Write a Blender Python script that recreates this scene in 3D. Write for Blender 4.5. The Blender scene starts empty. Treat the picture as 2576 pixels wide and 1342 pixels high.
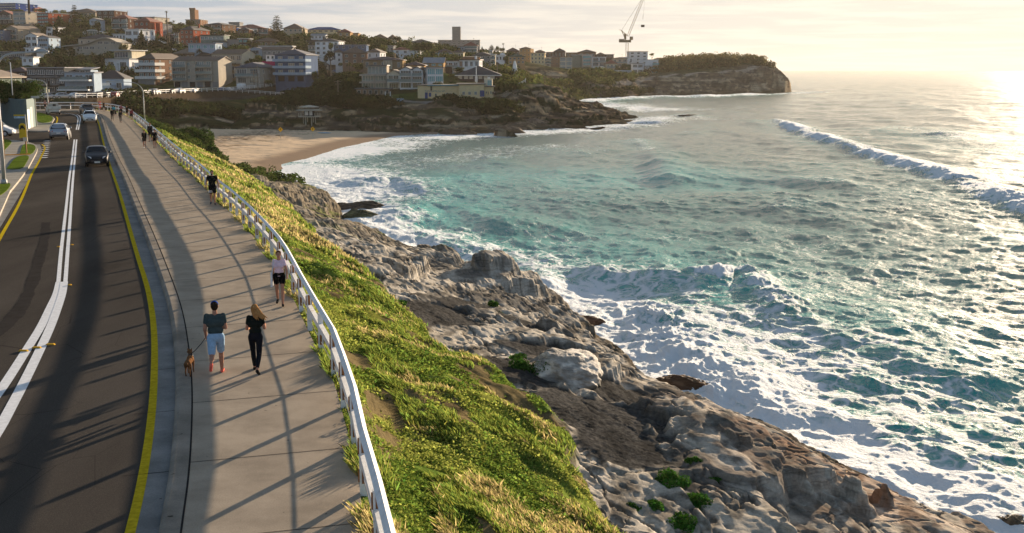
import bpy, bmesh, math, random
import numpy as np
from mathutils import Vector, Matrix
random.seed(7)
RNG = np.random.default_rng(11)
scene = bpy.context.scene
COL = scene.collection
R = math.radians
# ------------------------------------------------------------------ camera
CAM_H = 7.2                      # camera height above the footpath (z = 0)
PITCH = R(9.7)
FOC = 2918.0                     # focal length in units of a 2576 px wide picture
SEA = -11.0
cam_d = bpy.data.cameras.new("camera")
cam = bpy.data.objects.new("camera", cam_d)
COL.objects.link(cam)
cam.location = (0, 0, CAM_H)
cam.rotation_euler = (R(90) - PITCH, 0, 0)
cam_d.sensor_width = 36.0
cam_d.lens = 36.0 * FOC / 2576.0
cam_d.clip_start = 0.5
cam_d.clip_end = 40000.0
scene.camera = cam
# ------------------------------------------------------------------ light, sky, exposure
SUN_AZ = R(26.0)                 # to the right of the view axis
SUN_EL = R(7.8)
sd = bpy.data.lights.new("sun", 'SUN')
sd.energy = 5.0
sd.angle = R(0.47)
sd.color = (1.0, 0.80, 0.58)
sun = bpy.data.objects.new("sun", sd)
COL.objects.link(sun)
sun_dir = Vector((math.sin(SUN_AZ) * math.cos(SUN_EL), math.cos(SUN_AZ) * math.cos(SUN_EL), math.sin(SUN_EL)))
sun.rotation_euler = sun_dir.to_track_quat('Z', 'Y').to_euler()
sun.location = sun_dir * 100
world = bpy.data.worlds.new("World")
scene.world = world
world.use_nodes = True
wn, wl = world.node_tree.nodes, world.node_tree.links
wn.clear()
def wnode(t, **k):
 n = wn.new(t)
 for a, b in k.items(): setattr(n, a, b)
 return n
sky = wnode('ShaderNodeTexSky', sky_type='NISHITA', sun_disc=False)
sky.sun_elevation = SUN_EL
sky.sun_rotation = SUN_AZ
sky.altitude = 20
sky.air_density = 1.0
sky.dust_density = 1.6
sky.ozone_density = 1.6
tc = wnode('ShaderNodeTexCoord')
sep = wnode('ShaderNodeSeparateXYZ'); wl.new(tc.outputs['Generated'], sep.inputs[0])
# clouds lie on a flat sheet high above: direction / height
zc = wnode('ShaderNodeMath', operation='MAXIMUM'); wl.new(sep.outputs['Z'], zc.inputs[0]); zc.inputs[1].default_value = 0.0
zo = wnode('ShaderNodeMath', operation='ADD'); wl.new(zc.outputs[0], zo.inputs[0]); zo.inputs[1].default_value = 0.035
cx = wnode('ShaderNodeMath', operation='DIVIDE'); wl.new(sep.outputs['X'], cx.inputs[0]); wl.new(zo.outputs[0], cx.inputs[1])
cy = wnode('ShaderNodeMath', operation='DIVIDE'); wl.new(sep.outputs['Y'], cy.inputs[0]); wl.new(zo.outputs[0], cy.inputs[1])
cc = wnode('ShaderNodeCombineXYZ'); wl.new(cx.outputs[0], cc.inputs[0]); wl.new(cy.outputs[0], cc.inputs[1])
cn = wnode('ShaderNodeTexNoise'); wl.new(cc.outputs[0], cn.inputs['Vector'])
cn.inputs['Scale'].default_value = 0.75; cn.inputs['Detail'].default_value = 7; cn.inputs['Roughness'].default_value = 0.56
cn.inputs['Distortion'].default_value = 0.25
cr = wnode('ShaderNodeValToRGB'); wl.new(cn.outputs[0], cr.inputs[0])
cr.color_ramp.elements[0].position = 0.44; cr.color_ramp.elements[0].color = (0, 0, 0, 1)
cr.color_ramp.elements[1].position = 0.60; cr.color_ramp.elements[1].color = (1, 1, 1, 1)
# toward the sun the thin cloud glows
nrm = wnode('ShaderNodeVectorMath', operation='NORMALIZE'); wl.new(tc.outputs['Generated'], nrm.inputs[0])
dot = wnode('ShaderNodeVectorMath', operation='DOT_PRODUCT'); wl.new(nrm.outputs[0], dot.inputs[0]); dot.inputs[1].default_value = sun_dir
glo = wnode('ShaderNodeMapRange'); wl.new(dot.outputs['Value'], glo.inputs[0])
glo.inputs[1].default_value = 0.60; glo.inputs[2].default_value = 1.0; glo.inputs[3].default_value = 0.0; glo.inputs[4].default_value = 1.0
glp = wnode('ShaderNodeMath', operation='POWER'); wl.new(glo.outputs[0], glp.inputs[0]); glp.inputs[1].default_value = 1.7
ccol = wnode('ShaderNodeMix', data_type='RGBA'); wl.new(glp.outputs[0], ccol.inputs[0])
ccol.inputs[6].default_value = (3.3, 3.3, 3.45, 1); ccol.inputs[7].default_value = (6.5, 5.9, 4.9, 1)
cfac = wnode('ShaderNodeMath', operation='MULTIPLY'); wl.new(cr.outputs[0], cfac.inputs[0]); cfac.inputs[1].default_value = 0.8
hi_ = wnode('ShaderNodeMapRange', interpolation_type='SMOOTHSTEP'); wl.new(sep.outputs['Z'], hi_.inputs[0]); hi_.inputs[1].default_value = .10; hi_.inputs[2].default_value = .50; hi_.inputs[3].default_value = 1.0; hi_.inputs[4].default_value = 0.12
cfa = wnode('ShaderNodeMath', operation='MULTIPLY'); wl.new(cfac.outputs[0], cfa.inputs[0]); wl.new(hi_.outputs[0], cfa.inputs[1]); cfac = cfa
# high thin veil that whitens the whole sky a little
veil = wnode('ShaderNodeMix', data_type='RGBA'); vf_ = wnode('ShaderNodeMapRange'); wl.new(sep.outputs['Z'], vf_.inputs[0]); vf_.inputs[1].default_value = .1; vf_.inputs[2].default_value = .6; vf_.inputs[3].default_value = .92; vf_.inputs[4].default_value = .25; wl.new(vf_.outputs[0], veil.inputs[0])
skc = wnode('ShaderNodeMix', data_type='RGBA', blend_type='DARKEN'); skc.inputs[0].default_value = 1.0
wl.new(sky.outputs[0], skc.inputs[6]); skc.inputs[7].default_value = (5.0, 4.4, 3.4, 1); wl.new(skc.outputs[2], veil.inputs[6])
vcol = wnode('ShaderNodeMix', data_type='RGBA'); wl.new(glp.outputs[0], vcol.inputs[0])
vcol.inputs[6].default_value = (1.3, 2.0, 2.95, 1); vcol.inputs[7].default_value = (5.7, 5.2, 4.45, 1)
wl.new(vcol.outputs[2], veil.inputs[7])
smix = wnode('ShaderNodeMix', data_type='RGBA'); wl.new(cfac.outputs[0], smix.inputs[0])
wl.new(veil.outputs[2], smix.inputs[6]); wl.new(ccol.outputs[2], smix.inputs[7])
bg = wnode('ShaderNodeBackground'); bg.inputs['Strength'].default_value = 0.063
wl.new(smix.outputs[2], bg.inputs[0])
wo = wnode('ShaderNodeOutputWorld'); wl.new(bg.outputs[0], wo.inputs[0])
scene.render.engine = 'CYCLES'
scene.view_settings.view_transform = 'Standard'
scene.view_settings.look = 'None'
scene.view_settings.exposure = 1.52
scene.view_settings.gamma = 1.0
scene.cycles.use_denoising = True
scene.cycles.max_bounces = 5
scene.cycles.diffuse_bounces = 2
scene.cycles.glossy_bounces = 3
scene.cycles.transmission_bounces = 3
scene.cycles.volume_bounces = 1
scene.cycles.transparent_max_bounces = 6
scene.cycles.sample_clamp_indirect = 4.0
scene.cycles.sample_clamp_direct = 0.5
# ------------------------------------------------------------------ helpers: picture -> world
CT, ST = math.cos(PITCH), math.sin(PITCH)
def ray(px, py):
 u = (px - 1288) / FOC; v = -(py - 671) / FOC
 return u, CT + v * ST, -ST + v * CT
def gp(px, py, z=0.0):
 dx, dy, dz = ray(px, py); k = (z - CAM_H) / dz
 return np.array([dx * k, dy * k, z])
def gy(px, py, y):
 dx, dy, dz = ray(px, py); k = y / dy
 return np.array([dx * k, y, CAM_H + dz * k])
CROPS = dict(A=(0, 0, 7.883), B=(259, 22.2, 7.883), C=(518, 44.4, 7.883), D=(0, 133.2, 7.883), E=(784.6, 74, 7.883), F=(1036.3, 74, 7.883), G=(1295.3, 96.2, 6.96), V=(0, 0, 1.0), L=(0, 259, 6.042))
def cv(c, x, y):
 ox, oy, s = CROPS[c]
 return ox + x / s, oy + y / s
# ------------------------------------------------------------------ helpers: noise
def _hash(ix, iy, seed):
 n = (ix * 374761393 + iy * 668265263 + seed * 1442695041) & 0xFFFFFFFF
 n = ((n ^ (n >> 13)) * 1274126177) & 0xFFFFFFFF
 return ((n ^ (n >> 16)) & 0xFFFF) / 65535.0
def vnoise(x, y, seed=0):
 x = np.asarray(x, float); y = np.asarray(y, float)
 ix = np.floor(x).astype(np.int64); iy = np.floor(y).astype(np.int64)
 fx = x - ix; fy = y - iy
 fx = fx * fx * fx * (fx * (fx * 6 - 15) + 10); fy = fy * fy * fy * (fy * (fy * 6 - 15) + 10)
 a = _hash(ix, iy, seed); b = _hash(ix + 1, iy, seed); c = _hash(ix, iy + 1, seed); d = _hash(ix + 1, iy + 1, seed)
 return (a + (b - a) * fx) * (1 - fy) + (c + (d - c) * fx) * fy
def fbm(x, y, oct=5, seed=0, gain=0.5, lac=2.03):
 s = 0; a = 1; t = 0
 for i in range(oct):
  s = s + a * vnoise(x, y, seed + i * 17); t += a
  x = x * lac + 13.7; y = y * lac + 7.3; a *= gain
 return s / t
def ridged(x, y, oct=4, seed=0):
 s = 0; a = 1; t = 0
 for i in range(oct):
  s = s + a * (1 - np.abs(2 * vnoise(x, y, seed + i * 31) - 1)); t += a
  x = x * 2.1 + 5.1; y = y * 2.1 + 9.2; a *= 0.5
 return s / t
def sstep(a, b, x):
 t = np.clip((x - a) / (b - a), 0, 1); return t * t * (3 - 2 * t)
def mixc(a, b, t):
 return a * (1 - t[..., None]) + np.asarray(b) * t[..., None]
def dist_poly(x, y, pts):
 """distance to a polyline, side (+ = right of travel) and the parameter along it"""
 best = np.full(np.shape(x), 1e9); side = np.zeros(np.shape(x)); par = np.zeros(np.shape(x)); acc = 0
 for (x0, y0), (x1, y1) in zip(pts[:-1], pts[1:]):
  ex, ey = x1 - x0, y1 - y0; L2 = ex * ex + ey * ey + 1e-9; L = math.sqrt(L2)
  t = np.clip(((x - x0) * ex + (y - y0) * ey) / L2, 0, 1)
  dx = x - (x0 + t * ex); dy = y - (y0 + t * ey); d = np.hypot(dx, dy)
  m = d < best
  best = np.where(m, d, best); side = np.where(m, np.sign(ex * -dy + ey * dx), side); par = np.where(m, acc + t * L, par)
  acc += L
 return best, side, par, acc
# ------------------------------------------------------------------ helpers: objects
def tag(o, label=None, cat=None, group=None, kind=None):
 if label: o['label'] = label
 if cat: o['category'] = cat
 if group: o['group'] = group
 if kind: o['kind'] = kind
 return o
def empty(name, loc=(0, 0, 0), rz=0.0, label=None, cat=None, group=None):
 o = bpy.data.objects.new(name, None); COL.objects.link(o)
 o.location = [float(v) for v in loc]; o.rotation_euler = (0, 0, rz)
 return tag(o, label, cat, group)
class MB:
 """collects polygons; build() links them as one mesh object"""
 def __init__(s): s.v = []; s.f = []; s.m = []
 def add(s, vs, fs, mi=0):
  o = len(s.v); s.v += [tuple(map(float, p)) for p in vs]
  for f in fs: s.f.append(tuple(i + o for i in f)); s.m.append(mi)
  return s
 def box(s, c, d, mi=0, rz=0.0, taper=1.0):
  x, y, z = d[0] / 2, d[1] / 2, d[2] / 2; cs, sn = math.cos(rz), math.sin(rz); vs = []
  for k in (-1, 1):
   t = taper if k > 0 else 1.0
   for i, j in ((-1, -1), (1, -1), (1, 1), (-1, 1)):
    a, b = i * x * t, j * y * t
    vs.append((c[0] + a * cs - b * sn, c[1] + a * sn + b * cs, c[2] + k * z))
  return s.add(vs, [(0, 3, 2, 1), (4, 5, 6, 7), (0, 1, 5, 4), (1, 2, 6, 5), (2, 3, 7, 6), (3, 0, 4, 7)], mi)
 def beam(s, p0, p1, w, h, mi=0):
  p0 = Vector(p0); p1 = Vector(p1); d = (p1 - p0).normalized()
  up = Vector((0, 0, 1)) if abs(d.z) < 0.95 else Vector((0, 1, 0))
  sx = d.cross(up).normalized() * (w / 2); sz = sx.cross(d).normalized() * (h / 2)
  vs = [p + a * sx + b * sz for p in (p0, p1) for a, b in ((-1, -1), (1, -1), (1, 1), (-1, 1))]
  return s.add(vs, [(0, 1, 2, 3), (7, 6, 5, 4), (0, 4, 5, 1), (1, 5, 6, 2), (2, 6, 7, 3), (3, 7, 4, 0)], mi)
 def tube(s, pts, rad, n=8, mi=0):
  pts = [Vector(p) for p in pts]
  if not hasattr(rad, '__len__'): rad = [rad] * len(pts)
  vs = []; ref = Vector((0.31, 0.17, 0.93))
  for i, p in enumerate(pts):
   d = (pts[min(i + 1, len(pts) - 1)] - pts[max(i - 1, 0)]).normalized()
   if abs(d.dot(ref)) > 0.97: ref = Vector((0.9, 0.3, 0.1))
   a = d.cross(ref).normalized(); b = d.cross(a)
   for k in range(n):
    t = 2 * math.pi * k / n; vs.append(p + (a * math.cos(t) + b * math.sin(t)) * rad[i])
  fs = []
  for i in range(len(pts) - 1):
   for k in range(n):
    k2 = (k + 1) % n; fs.append((i * n + k, i * n + k2, (i + 1) * n + k2, (i + 1) * n + k))
  fs.append(tuple(range(n))[::-1]); fs.append(tuple(range((len(pts) - 1) * n, len(pts) * n)))
  return s.add(vs, fs, mi)
 def build(s, name, mats, parent=None, smooth=False):
  me = bpy.data.meshes.new(name); me.from_pydata(s.v, [], s.f)
  for m in (mats if isinstance(mats, (list, tuple)) else [mats]): me.materials.append(m)
  if len(set(s.m)) > 1: me.polygons.foreach_set('material_index', s.m)
  if smooth: me.polygons.foreach_set('use_smooth', [True] * len(s.f))
  me.update()
  o = bpy.data.objects.new(name, me); COL.objects.link(o)
  if parent is not None: o.parent = parent
  return o
def grid_mesh(name, X, Y, Z, mat, attrs=None, smooth=True, mask=None):
 """regular grid of vertices -> one mesh; attrs: {name: (n,m) float or (n,m,3) colour}"""
 n, m = X.shape
 co = np.stack([X, Y, Z], -1).reshape(-1, 3).astype(np.float32)
 i = np.arange(n * m).reshape(n, m)
 q = np.stack([i[:-1, :-1], i[:-1, 1:], i[1:, 1:], i[1:, :-1]], -1).reshape(-1, 4)
 if mask is not None:
  k = (mask[:-1, :-1] | mask[:-1, 1:] | mask[1:, 1:] | mask[1:, :-1]).reshape(-1); q = q[k]
 return raw_mesh(name, co, q, mat, attrs, smooth)
def raw_mesh(name, co, q, mat, attrs=None, smooth=True, parent=None):
 me = bpy.data.meshes.new(name)
 nv = len(co); nf = len(q); k = q.shape[1]
 me.vertices.add(nv); me.vertices.foreach_set('co', np.ascontiguousarray(co, np.float32).ravel())
 me.loops.add(nf * k); me.loops.foreach_set('vertex_index', np.ascontiguousarray(q, np.int32).ravel())
 me.polygons.add(nf); me.polygons.foreach_set('loop_start', np.arange(0, nf * k, k, dtype=np.int32))
 me.polygons.foreach_set('loop_total', np.full(nf, k, np.int32))
 me.polygons.foreach_set('use_smooth', np.full(nf, smooth, bool))
 for a, d in (attrs or {}).items():
  d = np.asarray(d)
  if d.size == nv * 3:
   at = me.color_attributes.new(a, 'FLOAT_COLOR', 'POINT')
   c = np.ones((nv, 4), np.float32); c[:, :3] = d.reshape(-1, 3); at.data.foreach_set('color', c.ravel())
  else:
   at = me.attributes.new(a, 'FLOAT', 'POINT'); at.data.foreach_set('value', d.astype(np.float32).ravel())
 for mt in (mat if isinstance(mat, (list, tuple)) else [mat]): me.materials.append(mt)
 me.update(calc_edges=True); me.validate(clean_customdata=False)
 o = bpy.data.objects.new(name, me); COL.objects.link(o)
 if parent is not None: o.parent = parent
 return o
def copy_tree(o, parent=None):
 c = o.copy(); COL.objects.link(c); c.parent = parent
 for ch in o.children: copy_tree(ch, c)
 return c
# ------------------------------------------------------------------ helpers: materials
def newmat(name):
 m = bpy.data.materials.new(name); m.use_nodes = True
 nt = m.node_tree; nt.nodes.clear()
 out = nt.nodes.new('ShaderNodeOutputMaterial'); b = nt.nodes.new('ShaderNodeBsdfPrincipled')
 nt.links.new(b.outputs[0], out.inputs[0])
 return m, nt, b
def tex(nt, kind, scale, coord='Object', **kw):
 t = nt.nodes.new('ShaderNodeTexCoord'); n = nt.nodes.new(kind)
 sc = kw.pop('stretch', None)
 if sc:
  mp = nt.nodes.new('ShaderNodeMapping'); mp.inputs['Scale'].default_value = sc
  nt.links.new(t.outputs[coord], mp.inputs[0]); nt.links.new(mp.outputs[0], n.inputs['Vector'])
 else: nt.links.new(t.outputs[coord], n.inputs['Vector'])
 n.inputs['Scale'].default_value = scale
 for k, v in kw.items():
  if k in n.inputs: n.inputs[k].default_value = v
  else: setattr(n, k, v)
 return n
def ramp(nt, src, stops, interp='LINEAR'):
 r = nt.nodes.new('ShaderNodeValToRGB'); nt.links.new(src, r.inputs[0]); r.color_ramp.interpolation = interp
 el = r.color_ramp.elements
 while len(el) < len(stops): el.new(0.5)
 for e, (p, c) in zip(el, stops):
  e.position = p; e.color = (*c, 1) if hasattr(c, '__len__') else (c, c, c, 1)
 return r
def mixn(nt, fac, a, b, mode='MIX'):
 m = nt.nodes.new('ShaderNodeMix'); m.data_type = 'RGBA'; m.blend_type = mode
 for i, s in ((0, fac), (6, a), (7, b)):
  if hasattr(s, 'links') or isinstance(s, bpy.types.NodeSocket): nt.links.new(s, m.inputs[i])
  elif hasattr(s, '__len__'): m.inputs[i].default_value = (*s[:3], 1)
  else: m.inputs[i].default_value = s
 return m.outputs[2]
def bump(nt, b, src, strength, dist):
 n = nt.nodes.new('ShaderNodeBump'); n.inputs['Strength'].default_value = strength; n.inputs['Distance'].default_value = dist
 nt.links.new(src, n.inputs['Height']); nt.links.new(n.outputs[0], b.inputs['Normal'])
_mc = {}
def paint(name, col, rough=0.6, var=0.15, scale=3.0, bumpd=0.0, metal=0.0, spec=None, coat=0.0):
 """plain coloured surface with a little wear"""
 key = (name, tuple(col), rough)
 if key in _mc: return _mc[key]
 m, nt, b = newmat(name)
 n = tex(nt, 'ShaderNodeTexNoise', scale, Detail=5.0, Roughness=0.6)
 c = np.array(col)
 r = ramp(nt, n.outputs[0], [(0.3, tuple(c * (1 - var))), (0.7, tuple(np.minimum(c * (1 + var), 1)))])
 nt.links.new(r.outputs[0], b.inputs['Base Color'])
 b.inputs['Roughness'].default_value = rough; b.inputs['Metallic'].default_value = metal
 b.inputs['Specular IOR Level'].default_value = spec if spec is not None else (.5 if rough < .5 else .0)
 if coat: b.inputs['Coat Weight'].default_value = coat; b.inputs['Coat Roughness'].default_value = 0.08
 if bumpd: bump(nt, b, n.outputs[0], 0.6, bumpd)
 _mc[key] = m
 return m
def attr_mat(name, rough=0.85, fine=0.25, scale=8.0, bumpd=0.03, stretch=None, spec=0.3, attr='Col', detail=8.0, strata=0):
 """albedo from the mesh's colour attribute, broken up by a fine noise"""
 m, nt, b = newmat(name)
 a = nt.nodes.new('ShaderNodeAttribute'); a.attribute_name = attr
 n = tex(nt, 'ShaderNodeTexNoise', scale, stretch=stretch, Detail=detail, Roughness=0.65)
 r = ramp(nt, n.outputs[0], [(0.25, 1 - fine), (0.75, 1 + fine)])
 r.color_ramp.elements[1].color = (min(1 + fine, 2),) * 3 + (1,)
 o = mixn(nt, 1.0, a.outputs['Color'], r.outputs[0], 'MULTIPLY')
 if strata:
  q = tex(nt, 'ShaderNodeTexNoise', strata, stretch=(.35, .22, 3.2), Detail=7.0, Roughness=.62, Distortion=.5)
  q2 = ramp(nt, q.outputs[0], [(0.38, .62), (0.5, 1.0), (0.66, 1.18)]); o = mixn(nt, 1.0, o, q2.outputs[0], 'MULTIPLY')
  ad = nt.nodes.new('ShaderNodeMath'); ad.operation = 'MULTIPLY_ADD'; nt.links.new(q.outputs[0], ad.inputs[0]); ad.inputs[1].default_value = 3.0; nt.links.new(n.outputs[0], ad.inputs[2]); hs = ad.outputs[0]
 else: hs = n.outputs[0]
 nt.links.new(o, b.inputs['Base Color']); b.inputs['Roughness'].default_value = rough
 b.inputs['Specular IOR Level'].default_value = spec
 if bumpd: bump(nt, b, hs, 0.7, bumpd)
 return m
# ------------------------------------------------------------------ layout lines shared by ground, path, road and sea
def wl_(pts, z=0.0): return np.array([gp(a, b, z) for a, b in pts])
PATH_R = wl_([(985, 1600), (950, 1430), (931, 1342), (911, 1284), (898, 1169), (867, 1061), (840, 956), (806, 895), (762, 805), (715, 700), (690, 660), (627, 582), (580, 534), (547, 506), (494, 448), (451, 414), (402, 364), (349, 314), (326, 295), (305, 285), (266, 277.5), (222, 275), (170, 274.5), (110, 275), (40, 276), (-60, 278)])
KERB = wl_([(350, 1600), (380, 1430), (396, 1342), (426, 1186), (440, 1037), (443, 956), (440, 880), (428.6, 780), (401.6, 691), (363, 583), (332, 506), (309, 444), (285, 395), (267, 348), (257, 308), (250, 290), (238, 282), (222, 280), (170, 279), (110, 279.5), (40, 281), (-60, 284)])
YEL = wl_([(250, 1600), (300, 1430), (325, 1342), (352, 1230), (375, 1094), (387, 965), (388, 830), (373, 730), (347, 652), (324, 571), (303, 494), (286, 444), (270, 400), (257, 348), (249, 312), (242, 296), (230, 287), (215, 285)], -0.15)
def smooth_line(P, n=240):
 s = np.r_[0, np.cumsum(np.hypot(*np.diff(P[:, :2], axis=0).T))]
 t = np.linspace(0, s[-1], n)
 Q = np.stack([np.interp(t, s, P[:, k]) for k in range(3)], 1)
 w = max(3, n // 40)
 for _ in range(3):
  E = np.pad(Q, ((w, w), (0, 0)), 'reflect', reflect_type='odd')
  k = np.ones(2 * w + 1) / (2 * w + 1)
  Q = np.stack([np.convolve(E[:, j], k, 'valid') for j in range(3)], 1)
 return Q
def resample(P, step):
 s = np.r_[0, np.cumsum(np.hypot(*np.diff(P[:, :2], axis=0).T))]
 t = np.arange(0, s[-1], step)
 return np.stack([np.interp(t, s, P[:, k]) for k in range(3)], 1)
def offset(P, d):
 T = np.gradient(P[:, :2], axis=0); T /= np.linalg.norm(T, axis=1)[:, None] + 1e-9
 Q = P.copy(); Q[:, 0] += T[:, 1] * d; Q[:, 1] -= T[:, 0] * d       # + = to the right of travel
 return Q
# near part of the picture is densely sampled: split into log spacing by smoothing in index space
def smooth_idx(P, it=2, w=1):
 # Chaikin corner cutting
 for _ in range(3):
  a = P[:-1] * 0.75 + P[1:] * 0.25; b = P[:-1] * 0.25 + P[1:] * 0.75
  P = np.vstack([P[:1], np.stack([a, b], 1).reshape(-1, 3), P[-1:]])
 return P
PATH_R = smooth_idx(PATH_R); KERB = smooth_idx(KERB); YEL = smooth_idx(YEL)
def x_at(P, y):
 """x of a line where it passes y (the part before the bend)"""
 k = np.argmax(P[:, 1]); Q = P[:k + 1]
 return np.interp(y, Q[:, 1], Q[:, 0])
FENCE = offset(PATH_R, 0.06)
def xF(y):
 k = np.argmax(FENCE[:, 1]); Q = FENCE[:k + 1]
 x = np.interp(y, Q[:, 1], Q[:, 0]); 
 return np.where(y < Q[0, 1], Q[0, 0] + (Q[0, 1] - y) * 0.2, x)
GR = [(1760, 1600, -4.8), (1640, 1400, -4.3), (1554, 1293, -4.0), (1495, 1200, -3.9), (1452, 1122, -3.8), (1404, 1060, -3.7), (1338, 984, -3.6), (1243, 932, -3.5), (1166, 894, -3.4), (1109, 860, -3.4), (1052, 798, -3.5), (1019, 756, -3.6), (960, 700, -3.8), (880, 670, -4.0), (804, 609, -4.3), (777, 572, -4.5), (748, 533, -4.8), (700, 503, -5.2), (658, 460, -5.8), (605, 438, -6.6), (572, 425, -7.5), (558, 405, -8.6), (545, 380, -9.4), (500, 340, -9.4), (450, 318, -8.6), (400, 300, -7.4)]
GRW = np.array([gp(a, b, c) for a, b, c in GR])
CR = [(3000, 1650), (2760, 1480), (2576, 1385), (2440, 1315), (2300, 1240), (2150, 1160), (2000, 1085), (1900, 1040), (1780, 1000), (1700, 965), (1600, 915), (1540, 860), (1470, 800), (1400, 745), (1330, 715), (1240, 700), (1150, 672), (1060, 640), (990, 600), (940, 578), (880, 570), (846, 540), (835, 505), (812, 472), (760, 446), (700, 436), (640, 432), (600, 427), (580, 415), (566, 400), (554, 380), (530, 352), (485, 328), (430, 308), (380, 296)]
CRW = np.array([gp(a, b, SEA + 2.0) for a, b in CR])
def interp_y(W, y, k):
 o = np.argsort(W[:, 1]); return np.interp(y, W[o, 1], W[o, k])
def xG(y): return np.maximum(interp_y(GRW, y, 0), xF(y) + 2.5)
def zG(y): return interp_y(GRW, y, 2)
def xC(y): return np.maximum(interp_y(CRW, y, 0), xG(y) + 1.5)
# ------------------------------------------------------------------ near bank height field
GRAVEL = [(1252, 808, -6.4, 2.0, 2.6), (1412, 862, -6.6, 1.5, 1.9), (1372, 925, -6.0, 1.7, 1.7), (1480, 1075, -5.0, 2.2, 3.0), (1545, 1010, -5.6, 1.8, 2.0), (1290, 930, -4.4, 1.5, 1.8), (1100, 790, -4.4, 1.6, 3.5), (1180, 760, -5.4, 1.7, 3.6), (1560, 1150, -4.9, 1.2, 1.8)]
PLUMPS = [(1690, 1245, -5.2, .55), (1750, 1290, -5.4, .5), (1640, 1290, -5.0, 0.32)]
def bank_height(X, Y):
 f = xF(Y); g = xG(Y); zg = zG(Y); c = xC(Y)
 t1 = np.clip((X - f) / (g - f), 0, 1); t2 = np.clip((X - g) / (c - g), 0, 1)
 near_edge = -0.04 - 0.45 * sstep(0.1, 1.4, X - f)
 z = near_edge + (zg + 0.45) * (0.35 * t1 + 0.65 * t1 ** 1.5)
 zc = SEA + 2.0
 z = z + (zc - zg) * (0.75 * t2 + 0.25 * t2 ** 3)
 z = z - sstep(0, 1, (X - c) / 3.2) * 3.6 - np.clip(X - c - 3.2, 0, 20) * 0.3
 # rock or soil?
 wob = (fbm(X / 2.3, Y / 4.5, 4, 5) - 0.5) * 2.6
 rockm = sstep(-0.35, 0.25, X - g + wob * 0.9)
 far = sstep(190, 235, Y)
 rockm = rockm * (1 - far)
 # grass mounds
 z = z + (1 - rockm) * sstep(0.3, 2.5, X - f) * ((fbm(X / 3.5, Y / 3.5, 4, 21) - 0.5) * 1.3 + (fbm(X / 0.9, Y / 0.9, 3, 22) - 0.5) * 0.28)
 # sandstone: broad swells, bedding planes dipping along the shore, ledges
 SS = Y * .96 - X * .28; TT = X * .96 + Y * .28          # along and across the shore
 wx = (fbm(X / 7, Y / 9, 3, 40) - 0.5) * 5
 big = (fbm((TT + wx) / 4.6, SS / 13, 4, 60) - 0.5) * 1.7
 z0_ = z + 0; z = z + rockm * big * sstep(0, 3, X - g)
 piny = gp(1262, 730, SEA + 2.2); dd = np.hypot((X - piny[0]) / 4.6, (Y - piny[1]) / 7.5) + (fbm(X / 2, Y / 3, 3, 61) - .5) * .4
 z = z + rockm * 2.3 * sstep(0, 1, 1 - dd)
 pin2 = gp(1115, 675, SEA + 2.2); dd = np.hypot((X - pin2[0]) / 3.2, (Y - pin2[1]) / 5.0)
 z = z + rockm * 2.0 * np.clip(1 - dd, 0, 1) ** 0.7
 for a, b, c_, d_ in [(1530, 960, 2.6, .8), (1330, 800, 3.2, 1.0), (1700, 1130, 3.4, .9), (1860, 1150, 3.0, .6), (1230, 880, 2.4, 1.0), (1180, 840, 2.2, 0.9), (2100, 1230, 4.0, 0.7), (1440, 960, 1.8, 1.1)]:
  p = gp(a, b, -6.0); dd = np.hypot((X - p[0]) / c_, (Y - p[1]) / (c_ * 1.6)); z = z + rockm * d_ * .5 * np.exp(-dd * dd * 1.5)
 tilt = X * 0.12 + Y * 0.02 + (fbm(X / 6, Y / 9, 4, 71) - 0.5) * 1.5
 for step, amt, seed in ((1.15, 0.8, 3), (0.36, 0.8, 9), (0.12, 0.7, 12)):
  k = (z + tilt) / step + (fbm(TT / (.9 + step * 2.4), SS / (3.2 + step * 8), 5, 80 + seed) - 0.5) * 1.0
  fl = np.floor(k); fr = k - fl; am = amt * rockm * (0.45 + 0.55 * sstep(0.32, 0.5, fbm(X / 5, Y / 8, 2, 90 + seed)))
  z = z + am * step * (0.14 * fr + 0.86 * sstep(0.84, 1.0, fr) - fr)
 crack = sstep(0.014, 0.0, np.abs(fbm(X / 2.6 + Y * .08, Y / 5.0, 4, 96) - 0.5)) + sstep(0.012, 0.0, np.abs(fbm(X / 4.0, Y / 2.2 - X * .1, 4, 98) - 0.5))
 z = z - rockm * np.clip(crack, 0, 1) * 0.22
 z = z + rockm * (ridged(TT / 1.0, SS / 4.5, 4, 95) - 0.6) * 0.10 - rockm * 0.08 * sstep(0.62, 0.75, fbm(X / 0.35, Y / 0.45, 2, 120)) + rockm * (fbm(X / 0.4, Y / 0.4, 3, 130) - 0.5) * 0.07
 # gravel lies in level hollows
 gm = np.zeros_like(X)
 for a, b, zz, rx, ry in GRAVEL:
  p = gp(a, b, zz); wv = (fbm(X / 1.1, Y / 1.4, 3, 140) - 0.5) * 1.0
  d = np.hypot((X - p[0]) / rx, (Y - p[1]) / ry) / 1.25 + wv * .8
  m = sstep(1.05, 0.88, d) * rockm
  z = z * (1 - m) + m * (z0_ * .8 + z * .2 - .25 + (fbm(X * 7, Y * 7, 2, 150) - .5) * .04); gm = np.maximum(gm, m)
 return z, rockm, gm, f, g, c
def bank_rows():
 ys = [-14.0]
 while ys[-1] < 262:
  y = ys[-1]; ys.append(y + max(0.07, max(y, 9.0) ** 2 / 21000.0 * 1.15))
 return np.array(ys)
ys = bank_rows(); NT = 520
tt = np.linspace(0, 1, NT)
YY = np.repeat(ys[:, None], NT, 1)
x0 = np.where(ys < 262, xF(np.minimum(ys, 214)) - 0.75, 0) - np.clip(ys - 214, 0, 60) * 0.9
x1 = xC(ys) + 7.0
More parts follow.
